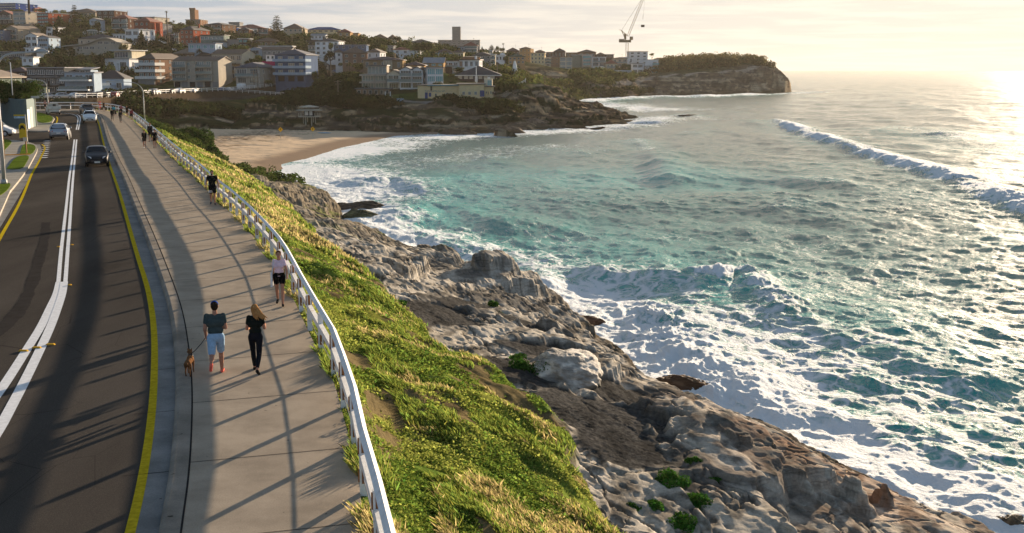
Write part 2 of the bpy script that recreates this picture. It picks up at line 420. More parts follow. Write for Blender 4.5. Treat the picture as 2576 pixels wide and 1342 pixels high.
XX = x0[:, None] + (x1 - x0)[:, None] * tt[None, :]
ZB, ROCK, GRAV, fF, gG, cC = bank_height(XX, YY)
ZB = ZB - 3.5 * sstep(160, 180, YY) * sstep(-2.5, 0, XX - cC) - 6 * sstep(222, 240, YY)
backf = sstep(205, 235, YY)
ZB = ZB * (1 - backf) + backf * np.minimum(ZB, -6.5 - 2.0 * sstep(225, 260, YY))
# slope for colouring of bare joints in the stone
gx = np.gradient(ZB, axis=1) / (np.gradient(XX, axis=1) + 1e-9)
n1 = fbm(XX / 1.2, YY / 1.2, 4, 200); n2 = fbm(XX / 0.35, YY / 0.35, 3, 210); n3 = fbm(XX / 5, YY / 7, 3, 220)
n4 = fbm(XX * 2.2 + ZB * 6, YY * 0.5 + ZB * 5, 4, 230)
rock = np.zeros(XX.shape + (3,)) + np.array([0.40, 0.36, 0.30])
rock = mixc(rock, [0.46, 0.42, 0.36], sstep(0.48, 0.7, n1) * 0.8)
rock = mixc(rock, [0.13, 0.115, 0.095], sstep(0.50, 0.66, n4) * 0.8)
rock = mixc(rock, [0.045, 0.04, 0.035], sstep(0.02, 0.0, np.abs(fbm(XX / 2.6 + YY * .08, YY / 5.0, 4, 96) - 0.5)) * 0.7)
rock = mixc(rock, [0.095, 0.088, 0.078], sstep(0.53, 0.62, fbm(XX / 2.6, YY / 3.8, 4, 240)) * 0.75)
ora = gp(2080, 1230, -8.0)
om = np.exp(-(((XX - ora[0]) / 4.5) ** 2 + ((YY - ora[1]) / 8) ** 2)) * sstep(0.4, 0.6, n1 * 0.5 + n2 * 0.5 + 0.04)
rock = mixc(rock, [0.42, 0.20, 0.09], om * 0.35)
wet = sstep(SEA + 2.6, SEA + 0.9, ZB + (n1 - 0.5) * 1.6)
rock = mixc(rock, [0.11, 0.085, 0.055], wet * 0.85)
farrock = sstep(80, 120, YY)
rock = mixc(rock, [0.20, 0.165, 0.115], farrock * (0.55 + 0.3 * (n1 > 0.5)))
moss = sstep(0.62, 0.7, fbm(XX / 3, YY / 3, 3, 260)) * farrock
rock = mixc(rock, [0.13, 0.16, 0.04], moss * 0.7)
gravc = np.array([0.052, 0.050, 0.047]) * (0.6 + 1.0 * _hash(np.floor(XX * 14).astype(np.int64), np.floor(YY * 11).astype(np.int64), 5))[..., None] 
grassc = np.zeros(XX.shape + (3,)) + np.array([0.12, 0.17, 0.03])
grassc = mixc(grassc, [0.24, 0.24, 0.05], sstep(0.45, 0.65, n3))
grassc = mixc(grassc, [0.08, 0.13, 0.025], sstep(0.5, 0.62, n1) * 0.8)
grassc = mixc(grassc, [0.13, 0.095, 0.055], sstep(0.55, 0.62, fbm(XX / 1.4, YY / 2.6, 4, 250)) * 0.9)
colb = mixc(grassc, rock, ROCK) if False else grassc * (1 - ROCK[..., None]) + rock * ROCK[..., None]
colb = colb * (1 - GRAV[..., None]) + gravc * GRAV[..., None]
edge = np.exp(-((ROCK - 0.5) / 0.25) ** 2) * sstep(0.35, 0.5, n2)
colb = mixc(colb, [0.07, 0.055, 0.04], edge * 0.8)
m_bank = attr_mat('bank_ground', 0.88, 0.32, 9.0, 0.035, spec=0.0, strata=1.6)
bank = grid_mesh('cliff_slope', XX, YY, ZB, m_bank, {'Col': colb})
tag(bank, kind='structure')
def bank_z_lookup(x, y):
 """height of the bank at points (bilinear on the row/column layout)"""
 x = np.atleast_1d(x).astype(float); y = np.atleast_1d(y).astype(float)
 i = np.clip(np.searchsorted(ys, y) - 1, 0, len(ys) - 2); fy = np.clip((y - ys[i]) / (ys[i + 1] - ys[i]), 0, 1)
 def row(k):
  t = np.clip((x - x0[k]) / (x1[k] - x0[k]), 0, 0.9999) * (NT - 1); j = t.astype(int); fx = t - j
  return ZB[k, j] * (1 - fx) + ZB[k, j + 1] * fx
 return row(i) * (1 - fy) + row(i + 1) * fy
# ------------------------------------------------------------------ sea
def ocean_tile(L, N, wind, wdir, seed, damp=0.0):
 r = np.random.default_rng(seed); k1 = np.fft.fftfreq(N, L / N) * 2 * np.pi
 KX, KY = np.meshgrid(k1, k1, indexing='ij'); K = np.hypot(KX, KY); K[0, 0] = 1
 Lw = wind ** 2 / 9.81
 c = (KX * math.cos(wdir) + KY * math.sin(wdir)) / K
 P = np.exp(-1 / (K * Lw) ** 2) / K ** 4 * (np.abs(c) ** 1.6 + 0.12) * np.where(c < 0, 0.35, 1)
 P *= np.exp(-(K * L / N * 0.35) ** 2); P[0, 0] = 0
 h = np.sqrt(P) * (r.normal(size=(N, N)) + 1j * r.normal(size=(N, N)))
 z = np.fft.ifft2(h).real; s = 1 / z.std(); z *= s
 dx = np.fft.ifft2(-1j * KX / K * h).real * s; dy = np.fft.ifft2(-1j * KY / K * h).real * s
 return z, dx, dy
def tile_at(T, L, x, y):
 N = T[0].shape[0]; u = (x / L % 1) * N; v = (y / L % 1) * N
 i = u.astype(int) % N; j = v.astype(int) % N; fu = u - np.floor(u); fv = v - np.floor(v); i2 = (i + 1) % N; j2 = (j + 1) % N
 return [a[i, j] * (1 - fu) * (1 - fv) + a[i2, j] * fu * (1 - fv) + a[i, j2] * (1 - fu) * fv + a[i2, j2] * fu * fv for a in T]
T1 = ocean_tile(211.0, 512, 9.0, R(186), 1); T2 = ocean_tile(47.0, 512, 4.6, R(200), 2); T3 = ocean_tile(13.0, 256, 2.4, R(215), 3)
HS = CAM_H - SEA
ang = np.r_[np.linspace(R(44), R(27), 90)[:-1], np.linspace(R(27), R(7), 560)[:-1], np.linspace(R(7), R(1.0), 330)[:-1], np.linspace(R(1.0), R(0.13), 90)]
rad = HS / np.tan(ang)
az = np.r_[np.linspace(R(-34), R(-15), 190)[:-1], np.linspace(R(-15), R(25.5), 900)[:-1], np.linspace(R(25.5), R(60), 200)]
RR, AZ = np.meshgrid(rad, az, indexing='ij')
SX = RR * np.sin(AZ); SY = RR * np.cos(AZ)
def sea_poly(pts, z=None): return [tuple(gp(a, b, SEA)[:2]) for a, b in pts]
fade1 = np.exp(-(RR / 2600) ** 2); fade2 = 1 / (1 + (RR / 420) ** 2); fade3 = 1 / (1 + (RR / 230) ** 4)
# calmer in the bay close to sand
beach_pts = sea_poly([(560, 470), (700, 425), (700, 414), (760, 400), (850, 372), (920, 357), (985, 343), (1060, 337), (1130, 340)])
dB, _, _, _ = dist_poly(SX, SY, beach_pts)
calm = 0.25 + 0.75 * sstep(5, 70, dB)
z1, a1, b1 = tile_at(T1, 211.0, SX, SY); z2, a2, b2 = tile_at(T2, 47.0, SX, SY); z3, a3, b3 = tile_at(T3, 13.0, SX, SY)
amp1 = 0.27 * calm * fade1; amp2 = 0.065 * fade2 * (0.5 + 0.5 * calm); amp3 = 0.055 * fade3
SZ = amp1 * z1 + amp2 * z2 + amp3 * z3
DX = (amp1 * a1 + amp2 * a2 + amp3 * a3) * 0.9; DY = (amp1 * b1 + amp2 * b2 + amp3 * b3) * 0.9
foam = np.zeros_like(SX); aer = np.zeros_like(SX); puff = np.zeros_like(SX)
# breakers: crest line (left to right in the picture), height, foam strength, width in front / behind
BREAK = [
 ([(1950, 303), (2010, 330), (2060, 350), (2110, 368), (2170, 385), (2240, 405), (2300, 425), (2380, 448), (2450, 478), (2510, 502), (2576, 525), (2700, 575), (2850, 640)], 1.35, 1.0, 2.6, 6, 1),
 ([(1597, 352), (1625, 372), (1650, 385)], 0.5, 0.7, 2.2, 5, 0),
 ([(1640, 380), (1670, 420), (1700, 470)], 1.5, 0.10, 3.5, 7, 0),
 ([(900, 470), (960, 455), (1020, 458), (1100, 490)], 1.1, 0.35, 3, 6, 0),
 ([(1180, 395), (1225, 400), (1280, 425)], 0.7, 0.45, 3, 5, 0),
 ([(1000, 575), (1080, 525), (1180, 530), (1290, 590)], 0.9, 0.25, 3, 6, 0),
 ([(1720, 735), (1790, 705), (1850, 690), (1905, 715), (1960, 770), (2010, 830)], 0.8, 0.8, 1.8, 3.5, 1),
 ([(1590, 745), (1640, 790), (1690, 850), (1760, 930), (1850, 1005), (1960, 1080)], 0.55, .95, 1.8, 4.0, 1),
 ([(1440, 690), (1560, 690), (1700, 720)], 0.7, 0.35, 2.5, 5, 0),
 ([(2010, 830), (2200, 880), (2400, 950), (2600, 1010)], 0.45, 0.5, 2.5, 5, 0),
 ([(1430, 265), (1520, 252), (1640, 246), (1760, 245), (1880, 240), (1960, 238)], 1.3, 0.9, 8, 12, 1),
 ([(2270, 318), (2400, 345), (2530, 375), (2640, 400)], 0.5, 0.5, 6, 12, 0),
 ([(1700, 292), (1730, 290), (1760, 296)], 0.6, 0.8, 3, 5, 0),
]
for pts, hgt, fo, wf, wb, pf in BREAK:
 P = sea_poly(pts); d, side, par, L = dist_poly(SX, SY, P)
 taper = np.clip(np.minimum(par, L - par) / min(0.22 * L, 14) + 0.02, 0, 1) * (.68 + .32 * sstep(.36, .5, fbm(par / 22, d * 0, 2, 77)))
 rag = (fbm(par / 6.0 + 3, d * 0 + 2.5, 3, int(hgt * 100)) - 0.5) * 3.0
 dd = d * side + rag * 0.5                     # side + is seaward or shoreward, by which way the line was drawn
 front = side < 0 if False else side > 0
 w = np.where(dd > 0, wf, wb) if True else 0
 prof = np.exp(-(dd / w) ** 2) * taper
 SZ += hgt * prof
 fz = np.where(dd > -1.0, np.exp(-(np.maximum(dd, 0) / (wf * 1.6)) ** 2), np.exp(-(dd / (wb * 0.8)) ** 2))
 foam = np.maximum(foam, fo * fz * taper)
 aer = np.maximum(aer, 0.55 * np.exp(-(dd / (wf + wb)) ** 2) * taper)
 if pf: puff = np.maximum(puff, fo * taper * np.exp(-((dd - wf * 0.35) / (wf * 1.15)) ** 2))
# foam fields
def field(pts, w, s, soft=1.0):
 d, _, _, _ = dist_poly(SX, SY, sea_poly(pts)); return s * np.exp(-(d / w) ** 2)
shore = [tuple(p[:2]) for p in CRW]
dS, sS, _, _ = dist_poly(SX, SY, [(a + 2.0, b) for a, b in shore])
foam = np.maximum(foam, 0.85 * np.exp(-(dS / 5.5) ** 2) + 0.42 * np.exp(-(dS / 15.0) ** 2))
foam = np.maximum(foam, field([(1400, 720), (1560, 800), (1700, 900), (1850, 1000), (2050, 1130), (2300, 1230), (2500, 1300)], 8.0, 0.93))
foam = np.maximum(foam, field([(1700, 790), (1850, 870), (2000, 960), (2200, 1080), (2450, 1200), (2650, 1290)], 10, 0.66))
foam = np.maximum(foam, field([(1960, 850), (2150, 950), (2400, 1060), (2650, 1150)], 11, 0.50))
foam = np.maximum(foam, field([(1100, 600), (1250, 640), (1450, 690), (1650, 740)], 10, 0.60))
foam = np.maximum(foam, field([(860, 510), (900, 540), (960, 560)], 8, 0.8))
foam = np.maximum(foam, field([(740, 425), (800, 430), (850, 470), (870, 490)], 16, 0.95))
foam = np.maximum(foam, field([(760, 400), (860, 385), (930, 375)], 14, 0.92))
foam = np.maximum(foam, field([(900, 372), (1000, 352), (1100, 345)], 18, 0.75))
foam = np.maximum(foam, field([(900, 430), (1100, 400), (1350, 370)], 22, 0.42))
foam = np.maximum(foam, field([(1000, 345), (1200, 340), (1400, 330), (1560, 318), (1650, 300)], 16, 0.72))
foam = np.maximum(foam, field([(1400, 262), (1480, 262), (1560, 268), (1650, 275)], 32, 0.7))
foam = np.maximum(foam, field([(1560, 300), (1720, 292), (1780, 300)], 14, 0.5))
foam = np.maximum(foam, field([(1900, 238), (1980, 236), (2060, 232)], 16, 0.6))
foam = np.maximum(foam, 0.36 * np.exp(-(RR / 230) ** 4) * (0.35 + fbm(SX / 14, SY / 30, 3, 301)))
foam = np.maximum(foam, 0.13)
# crests of the chop carry thin foam
crest = sstep(1.1, 2.6, z1 * 0.8 + z2 * 0.9)
foam = np.maximum(foam, crest * 0.34 * np.exp(-(RR / 900) ** 2))
foam = foam * (0.62 + 0.62 * fbm(SX / 5, SY / 9, 4, 305))
foam = np.minimum(foam, .84 + .10 * puff)
aer = np.maximum(aer, 0.85 * np.exp(-(dS / 30.0) ** 2))
aer = np.maximum(aer, field([(1900, 730), (1800, 730)], 6, 1.0))
aer = np.maximum(aer, field([(1000, 480), (1200, 560), (1500, 640), (1800, 760), (2100, 900), (2500, 1100)], 22, 0.8))
aer = np.maximum(aer, field([(950, 470), (1200, 450), (1700, 450)], 28, 0.75))
aer = np.maximum(aer, 0.45 * np.exp(-(RR / 240) ** 4))
aer = np.clip(aer * (0.65 + 0.7 * fbm(SX / 17, SY / 35, 3, 310)) + 0.18 * sstep(0.5, 2.2, z1), 0, 1)
# churned foam stands up in lumps
ls_ = np.maximum(1, RR / 130) ** .8; lump = fbm(SX / 1.5, SY / 2.2, 4, 320); lump2 = ridged(SX / .7, SY / 1.0, 3, 330); lumpf = fbm(SX / 4.5, SY / 6, 4, 321); fr_ = sstep(110, 220, RR); lump = lump * (1 - fr_) + lumpf * fr_
SZ += puff * (np.maximum(lump - 0.33, 0) * 1.0 + (lump2 - 0.5) * 0.5) * np.clip(160 / RR, 0.6, 1.2)
SZ += sstep(0.55, 0.9, foam) * (lump - 0.5) * 0.35 * (RR < 220)
SZ -= 8 * sstep(-52, -62, SX) * (SY > 140)
SZ = SEA + SZ * np.clip(1.2 - np.exp(-(dB / 12) ** 2) * 1.1, 0, 1)
SXX = SX - DX; SYY = SY - DY
def sea_mat():
 m, nt, b = newmat('sea_water')
 L = nt.links
 def attr(n):
  a = nt.nodes.new('ShaderNodeAttribute'); a.attribute_name = n; return a.outputs['Fac']
 fo, ae = attr('foam'), attr('aer')
 def math_(op, a, c, clamp=False):
  n = nt.nodes.new('ShaderNodeMath'); n.operation = op; n.use_clamp = clamp
  for i, s in enumerate((a, c)):
   if isinstance(s, (int, float)): n.inputs[i].default_value = s
   else: L.new(s, n.inputs[i])
  return n.outputs[0]
 # warped lace pattern
 t = nt.nodes.new('ShaderNodeTexCoord')
 wn_ = nt.nodes.new('ShaderNodeTexNoise'); wn_.inputs['Scale'].default_value = 0.33; wn_.inputs['Detail'].default_value = 4
 L.new(t.outputs['Object'], wn_.inputs['Vector'])
 sub = nt.nodes.new('ShaderNodeVectorMath'); sub.operation = 'MULTIPLY_ADD'; L.new(wn_.outputs['Color'], sub.inputs[0]); sub.inputs[1].default_value = (5, 5, 5)
 L.new(t.outputs['Object'], sub.inputs[2])
 st = nt.nodes.new('ShaderNodeVectorMath'); st.operation = 'MULTIPLY'; L.new(sub.outputs[0], st.inputs[0]); st.inputs[1].default_value = (1.0, 0.45, 0.2)
 lace = None
 for sc, wgt in ((0.55, 1.0), (1.5, 0.75)):
  v = nt.nodes.new('ShaderNodeTexVoronoi'); v.feature = 'DISTANCE_TO_EDGE'; v.inputs['Scale'].default_value = sc; L.new(st.outputs[0], v.inputs['Vector'])
  q = math_('SUBTRACT', 1.0, math_('MULTIPLY', v.outputs['Distance'], 2.6, True), True)
  q = math_('MULTIPLY', math_('POWER', q, 2.2), wgt)
  lace = q if lace is None else math_('MAXIMUM', lace, q)
 n2 = nt.nodes.new('ShaderNodeTexNoise'); n2.inputs['Scale'].default_value = 1.3; n2.inputs['Detail'].default_value = 9; n2.inputs['Roughness'].default_value = 0.7; n2.inputs['Distortion'].default_value = 0.6
 L.new(st.outputs[0], n2.inputs['Vector'])
 pat = math_('ADD', math_('MULTIPLY', lace, 0.42), math_('MULTIPLY', n2.outputs[0], 0.72))      # about 0.2 .. 1
 thr = math_('SUBTRACT', 1.02, math_('MULTIPLY', fo, 0.95))
 f = nt.nodes.new('ShaderNodeMapRange'); f.interpolation_type = 'SMOOTHSTEP'
 L.new(math_('SUBTRACT', pat, thr), f.inputs[0]); f.inputs[1].default_value = -0.08; f.inputs[2].default_value = 0.28
 F = f.outputs[0]
 body = mixn(nt, ae, (0.007, 0.080, 0.075), (0.014, 0.36, 0.33))
 tur = nt.nodes.new('ShaderNodeMapRange'); L.new(fo, tur.inputs[0]); tur.inputs[1].default_value = 0.45; tur.inputs[2].default_value = 1.0
 body = mixn(nt, tur.outputs[0], body, (0.08, 0.38, 0.39))
 colr = mixn(nt, F, body, (0.80, 0.84, 0.86))
 L.new(colr, b.inputs['Base Color'])
 r = nt.nodes.new('ShaderNodeMapRange'); L.new(F, r.inputs[0]); r.inputs[3].default_value = 0.16; r.inputs[4].default_value = 0.75
 L.new(r.outputs[0], b.inputs['Roughness']); b.inputs['IOR'].default_value = 1.333; b.inputs['Specular IOR Level'].default_value = 0.26
 n3 = nt.nodes.new('ShaderNodeTexNoise'); n3.inputs['Scale'].default_value = 1.6; n3.inputs['Detail'].default_value = 8; n3.inputs['Roughness'].default_value = 0.62
 L.new(st.outputs[0], n3.inputs['Vector'])
 n4_ = nt.nodes.new('ShaderNodeTexNoise'); n4_.inputs['Scale'].default_value = 5.5; n4_.inputs['Detail'].default_value = 6; n4_.inputs['Roughness'].default_value = .7; L.new(t.outputs['Object'], n4_.inputs['Vector'])
 hgt = math_('ADD', math_('ADD', n3.outputs[0], math_('MULTIPLY', F, 0.3)), math_('MULTIPLY', math_('MULTIPLY', n4_.outputs[0], F), .55))
 bump(nt, b, hgt, 0.8, 0.30)
 return m
sea = grid_mesh('sea', SXX, SYY, SZ, sea_mat(), {'foam': foam, 'aer': aer})
tag(sea, kind='structure')
# ------------------------------------------------------------------ road, kerb, gutter, footpath
from mathutils.geometry import tessellate_polygon
def flat_poly(name, pts, z, mat, kind='structure', thick=0.0, mats=None):
 P = [(float(p[0]), float(p[1])) for p in pts]
 tri = tessellate_polygon([[Vector((a, b, 0)) for a, b in P]])
 area = sum(P[i][0] * P[(i + 1) % len(P)][1] - P[(i + 1) % len(P)][0] * P[i][1] for i in range(len(P)))
 m = MB(); vs = [(a, b, z) for a, b in P]; fs = []
 for t in tri:
  a, b, c = (Vector(P[i]) for i in t)
  fs.append(t if (b - a).cross(c - a) > 0 else t[::-1])
 n = len(P)
 if thick:
  vs += [(a, b, z - thick) for a, b in P]
  for i in range(n):
   j = (i + 1) % n; fs.append((i, i + n, j + n, j) if area > 0 else (i, j, j + n, i + n))
 m.add(vs, fs); o = m.build(name, mat)
 if kind: o['kind'] = kind
 return o
def asphalt():
 m, nt, b = newmat('asphalt')
 n = tex(nt, 'ShaderNodeTexNoise', 55.0, Detail=4.0, Roughness=0.8)
 w = tex(nt, 'ShaderNodeTexNoise', 0.25, Detail=5.0, Roughness=0.6, stretch=(1, 0.25, 1))
 r = ramp(nt, n.outputs[0], [(0.3, (0.046, 0.042, 0.038)), (0.55, (0.080, 0.070, 0.060)), (0.75, (0.15, 0.13, 0.113))])
 r2 = ramp(nt, w.outputs[0], [(0.35, 0.72), (0.65, 1.12)])
 v = tex(nt, 'ShaderNodeTexVoronoi', 0.9, feature='DISTANCE_TO_EDGE', stretch=(1, 0.35, 1))
 ww = tex(nt, 'ShaderNodeTexNoise', 0.12, Detail=2.0)
 cr_ = ramp(nt, v.outputs[0], [(0.0, 0.55), (0.006, 1.0)]); crm = ramp(nt, ww.outputs[0], [(0.52, 0.0), (0.58, 1.0)])
 c = mixn(nt, 1.0, r.outputs[0], r2.outputs[0], 'MULTIPLY')
 c2 = mixn(nt, 1.0, c, cr_.outputs[0], 'MULTIPLY'); c = mixn(nt, crm.outputs[0], c, c2)
 nt.links.new(c, b.inputs['Base Color']); b.inputs['Roughness'].default_value = 0.85; b.inputs['Specular IOR Level'].default_value = .0
 bump(nt, b, n.outputs[0], 0.5, 0.012)
 return m
def concrete(name, c0, c1, stain=0.75, rough=0.85):
 m, nt, b = newmat(name)
 n = tex(nt, 'ShaderNodeTexNoise', 38.0, Detail=5.0, Roughness=0.75)
 w = tex(nt, 'ShaderNodeTexNoise', 0.8, Detail=6.0, Roughness=0.65)
 sp = tex(nt, 'ShaderNodeTexNoise', 6.0, Detail=2.0)
 r = ramp(nt, n.outputs[0], [(0.3, c0), (0.7, c1)]); r2 = ramp(nt, w.outputs[0], [(0.35, stain), (0.62, 1.08)])
 r3 = ramp(nt, sp.outputs[0], [(0.24, 0.35), (0.28, 1.0)])
 c = mixn(nt, 1.0, r.outputs[0], r2.outputs[0], 'MULTIPLY'); c = mixn(nt, 1.0, c, r3.outputs[0], 'MULTIPLY')
 nt.links.new(c, b.inputs['Base Color']); b.inputs['Roughness'].default_value = rough; b.inputs['Specular IOR Level'].default_value = .0
 bump(nt, b, n.outputs[0], 0.4, 0.006)
 return m
m_asph = asphalt(); m_path = concrete('footpath_concrete', (0.31, 0.255, 0.195), (0.45, 0.375, 0.29), 0.78)
m_gut = concrete('gutter_concrete', (0.20, 0.195, 0.185), (0.29, 0.28, 0.265), 0.7)
m_joint = paint('joint_dark', (0.035, 0.032, 0.03), 0.9)
m_yel = paint('yellow_line_paint', (0.50, 0.36, 0.02), 0.7, 0.25, 9)
m_wht = paint('white_line_paint', (0.72, 0.73, 0.74), 0.6, 0.12, 9)
ROADZ = -0.15
ry = np.r_[np.linspace(-15, 60, 120), np.linspace(61, 200, 100)]
kmax = KERB[:, 1].max()
ry = np.r_[ry, np.linspace(201, kmax - 0.02, 12)]
RX = np.linspace(0, 1, 12)
rgX = np.stack([-190 + (x_at(KERB, y) + 190) * RX ** 0.5 for y in ry])
rgY = np.repeat(ry[:, None], 12, 1)
road = grid_mesh('road', rgX, rgY, np.full_like(rgX, ROADZ), m_asph, smooth=False); tag(road, kind='structure')
def strip(mb, P, z, w0, w1, mi=0, zf=None):
 A = offset(P, w0); B = offset(P, w1); n = len(P)
 vs = [(a[0], a[1], z) for a in A] + [(a[0], a[1], z if zf is None else zf) for a in B]
 mb.add(vs, [(i, i + 1, n + i + 1, n + i)[::1 if w1 < w0 else -1] for i in range(n - 1)], mi)
# footpath
INNER = offset(KERB, 0.34)
fp = flat_poly('footpath', list(INNER[:, :2]) + list(PATH_R[::-1, :2]), 0.0, m_path)
mb = MB()
strip(mb, KERB, 0.0, 0.34, 0.375, 0)
cpath = resample(offset(KERB, 0.36), 0.5)
acc = 0
s_j = np.arange(3.0, 300, 3.9)
CK = resample(KERB, 0.25); TK = np.gradient(CK[:, :2], axis=0); TK /= np.linalg.norm(TK, axis=1)[:, None]
for s in s_j:
 i = int(s / 0.25)
 if i >= len(CK): break
 a = CK[i, :2] + 0.36 * np.array([TK[i, 1], -TK[i, 0]]); dv = np.array([TK[i, 1], -TK[i, 0]]); dv = dv * math.cos(0.05) + TK[i] * math.sin(0.05)
 # reach the right edge of the path
 for L in np.arange(1.5, 9, 0.05):
  p = a + dv * L; dd = np.min(np.hypot(PATH_R[:, 0] - p[0], PATH_R[:, 1] - p[1]))
  q = offset(PATH_R, 0)
  j = np.argmin(np.hypot(PATH_R[:, 0] - p[0], PATH_R[:, 1] - p[1])); t = PATH_R[min(j + 1, len(PATH_R) - 1), :2] - PATH_R[max(j - 1, 0), :2]
  if (t[0] * (p - PATH_R[j, :2])[1] - t[1] * (p - PATH_R[j, :2])[0]) < 0: break
 p = a + dv * (L - 0.03)
 tt_ = TK[i] * 0.011
 mb.add([(a[0] - tt_[0], a[1] - tt_[1], 0.004), (p[0] - tt_[0], p[1] - tt_[1], 0.004), (p[0] + tt_[0], p[1] + tt_[1], 0.004), (a[0] + tt_[0], a[1] + tt_[1], 0.004)], [(0, 1, 2, 3)])
 g0 = CK[i, :2] - dv * 0.02; g1 = CK[i, :2] - dv * 0.85
 mb.add([(g0[0] - tt_[0], g0[1] - tt_[1], ROADZ + .008), (g1[0] - tt_[0], g1[1] - tt_[1], ROADZ + .008), (g1[0] + tt_[0], g1[1] + tt_[1], ROADZ + .008), (g0[0] + tt_[0], g0[1] + tt_[1], ROADZ + .008)], [(3, 2, 1, 0)])
for v in range(len(mb.v)):
 if mb.v[v][2] == 0.0: mb.v[v] = (mb.v[v][0], mb.v[v][1], 0.004)
jo = mb.build('footpath_joints', m_joint); tag(jo, kind='structure')
# kerb with a rounded nose
mb = MB(); prof = [(0.36, -0.3), (0.345, 0.002), (0.09, 0.004), (0.035, -0.012), (0.0, -0.05), (-0.02, -0.16)]
lines = [offset(KERB, a) for a, _ in prof]; n = len(KERB)
for (a, za), (b, zb), A, B in zip(prof[:-1], prof[1:], lines[:-1], lines[1:]):
 vs = [(p[0], p[1], za) for p in A] + [(p[0], p[1], zb) for p in B]
 mb.add(vs, [(n + i, n + i + 1, i + 1, i) for i in range(n - 1)])
kb = mb.build('kerb', concrete('kerb_concrete', (0.23, 0.20, 0.165), (0.34, 0.30, 0.25), 0.65), smooth=True); tag(kb, kind='structure')
# gutter and yellow line
YIN = offset(YEL, 0.10)
ya = resample(YEL, 0.6)
# gutter strip between the kerb foot and the yellow line
kk = KERB[(KERB[:, 1] < kmax - 0.5)]
kk = kk[:np.argmax(kk[:, 1]) + 1] if False else kk
gut = flat_poly('gutter', [tuple(p) for p in np.vstack([offset(YEL, 0.02)[:, :2], KERB[(KERB[:, 0] > YEL[-1, 0]), :2][::-1]])], ROADZ + 0.004, m_gut)
mb = MB(); strip(mb, YEL, ROADZ + 0.008, 0.10, -0.07); yl = mb.build('yellow_edge_line', m_yel); tag(yl, kind='structure')
# centre lines
ZM = ROADZ + 0.005
def vline(pts, w, z=ZM): 
 P = smooth_idx(wl_(pts, ROADZ)); mb = MB(); strip(mb, P, z, -w / 2, w / 2); return mb
S6 = lambda x, y: (x / 2.59, 444 + y / 2.59)
mb = MB()
def addm(dst, src): dst.add(src.v, src.f)
addm(mb, vline([(187, 351.7), (180.5, 410), (174.5, 444), (168.7, 502), (159, 587), (153, 637), (147, 710)], 0.14))
addm(mb, vline([(192.8, 351.7), (187.5, 410), (184, 444), (179.5, 502), (173.7, 587), (169.8, 637), (164.5, 710)], 0.14))
addm(mb, vline([(192, 326.9), (195.6, 308), (196.8, 297), (192, 291), (180, 287), (160, 285), (137, 283.8), (100, 283.2)], 0.14))
addm(mb, vline([(197, 327), (201, 308), (202.5, 297), (199.4, 291.5), (193, 288.4)], 0.14))
cl = mb.build('double_centre_line', m_wht); tag(cl, kind='structure')
mb = MB()
addm(mb, vline([(149.5, 710), (143, 740), (128, 770), (104, 822), (70, 876), (40, 924), (0, 985), (-60, 1060)], 0.25))
addm(mb, vline([(161.5, 710), (158, 735), (150, 762), (131, 815), (107, 868), (60, 965), (20, 1040), (0, 1078), (-60, 1170)], 0.25, ZM + 0.004))
cl = mb.build('wide_centre_line', m_wht); tag(cl, kind='structure')
P = smooth_idx(wl_([(114, 560), (112, 598), (103, 632), (92.7, 668), (80, 710), (65.6, 749), (48, 778), (31, 799), (0, 830), (-50, 870)], ROADZ)); mb = MB(); P = resample(P, .12)
hw = .10 + .22 * fbm(np.arange(len(P)) / 14.0, np.zeros(len(P)), 4, 31) + .05 * np.random.default_rng(1).random(len(P)); Pa = np.array([offset(P, w)[i] for i, w in enumerate(-hw)]); Pb = np.array([offset(P, w)[i] for i, w in enumerate(hw * .8)])
mb.add([(p[0], p[1], ZM) for p in np.vstack([Pa, Pb])], [(i, i + 1, len(P) + i + 1, len(P) + i)[::-1] for i in range(len(P) - 1)]); tag(mb.build('road_seam', paint('bitumen_seam', (.042, .038, .035), .8)), kind='structure')
for i, (a, b) in enumerate(((59, 885), (92, 877), (127, 869), (147, 622.7), (181, 617.7), (175.6, 719))):
 p = gp(a, b, ROADZ); o = MB().box((0, 0, .02), (.26 if i < 3 else .12, .09, .035), 0, 0, .7).build('road_marker', paint('marker_amber', (.55, .32, .04), .6)); o.location = (p[0], p[1], ROADZ + .012)
 tag(o, ['amber raised road marker left of the wide white lines', 'amber raised road marker between the two wide white lines', 'amber raised road marker right of the wide white lines', 'small amber marker left of the double centre line', 'small amber marker right of the double centre line, farther one', 'small amber marker right of the double centre line where it widens'][i], 'road marker', 'raised road markers')
# give-way dashes at the side street
mb = MB()
P0 = gp(108, 357 + 40, ROADZ); 
for i in range(9):
 a = gp(110 - 0.0 + (124 - 110) * i / 8 * 0.62 + 0, 397 - i * 5.2, ROADZ)
 mb.box((a[0], a[1], ROADZ + 0.006), (0.55, 0.55 + i * 0.02, 0.004))
gw = mb.build('give_way_dashes', m_wht); tag(gw, kind='structure')
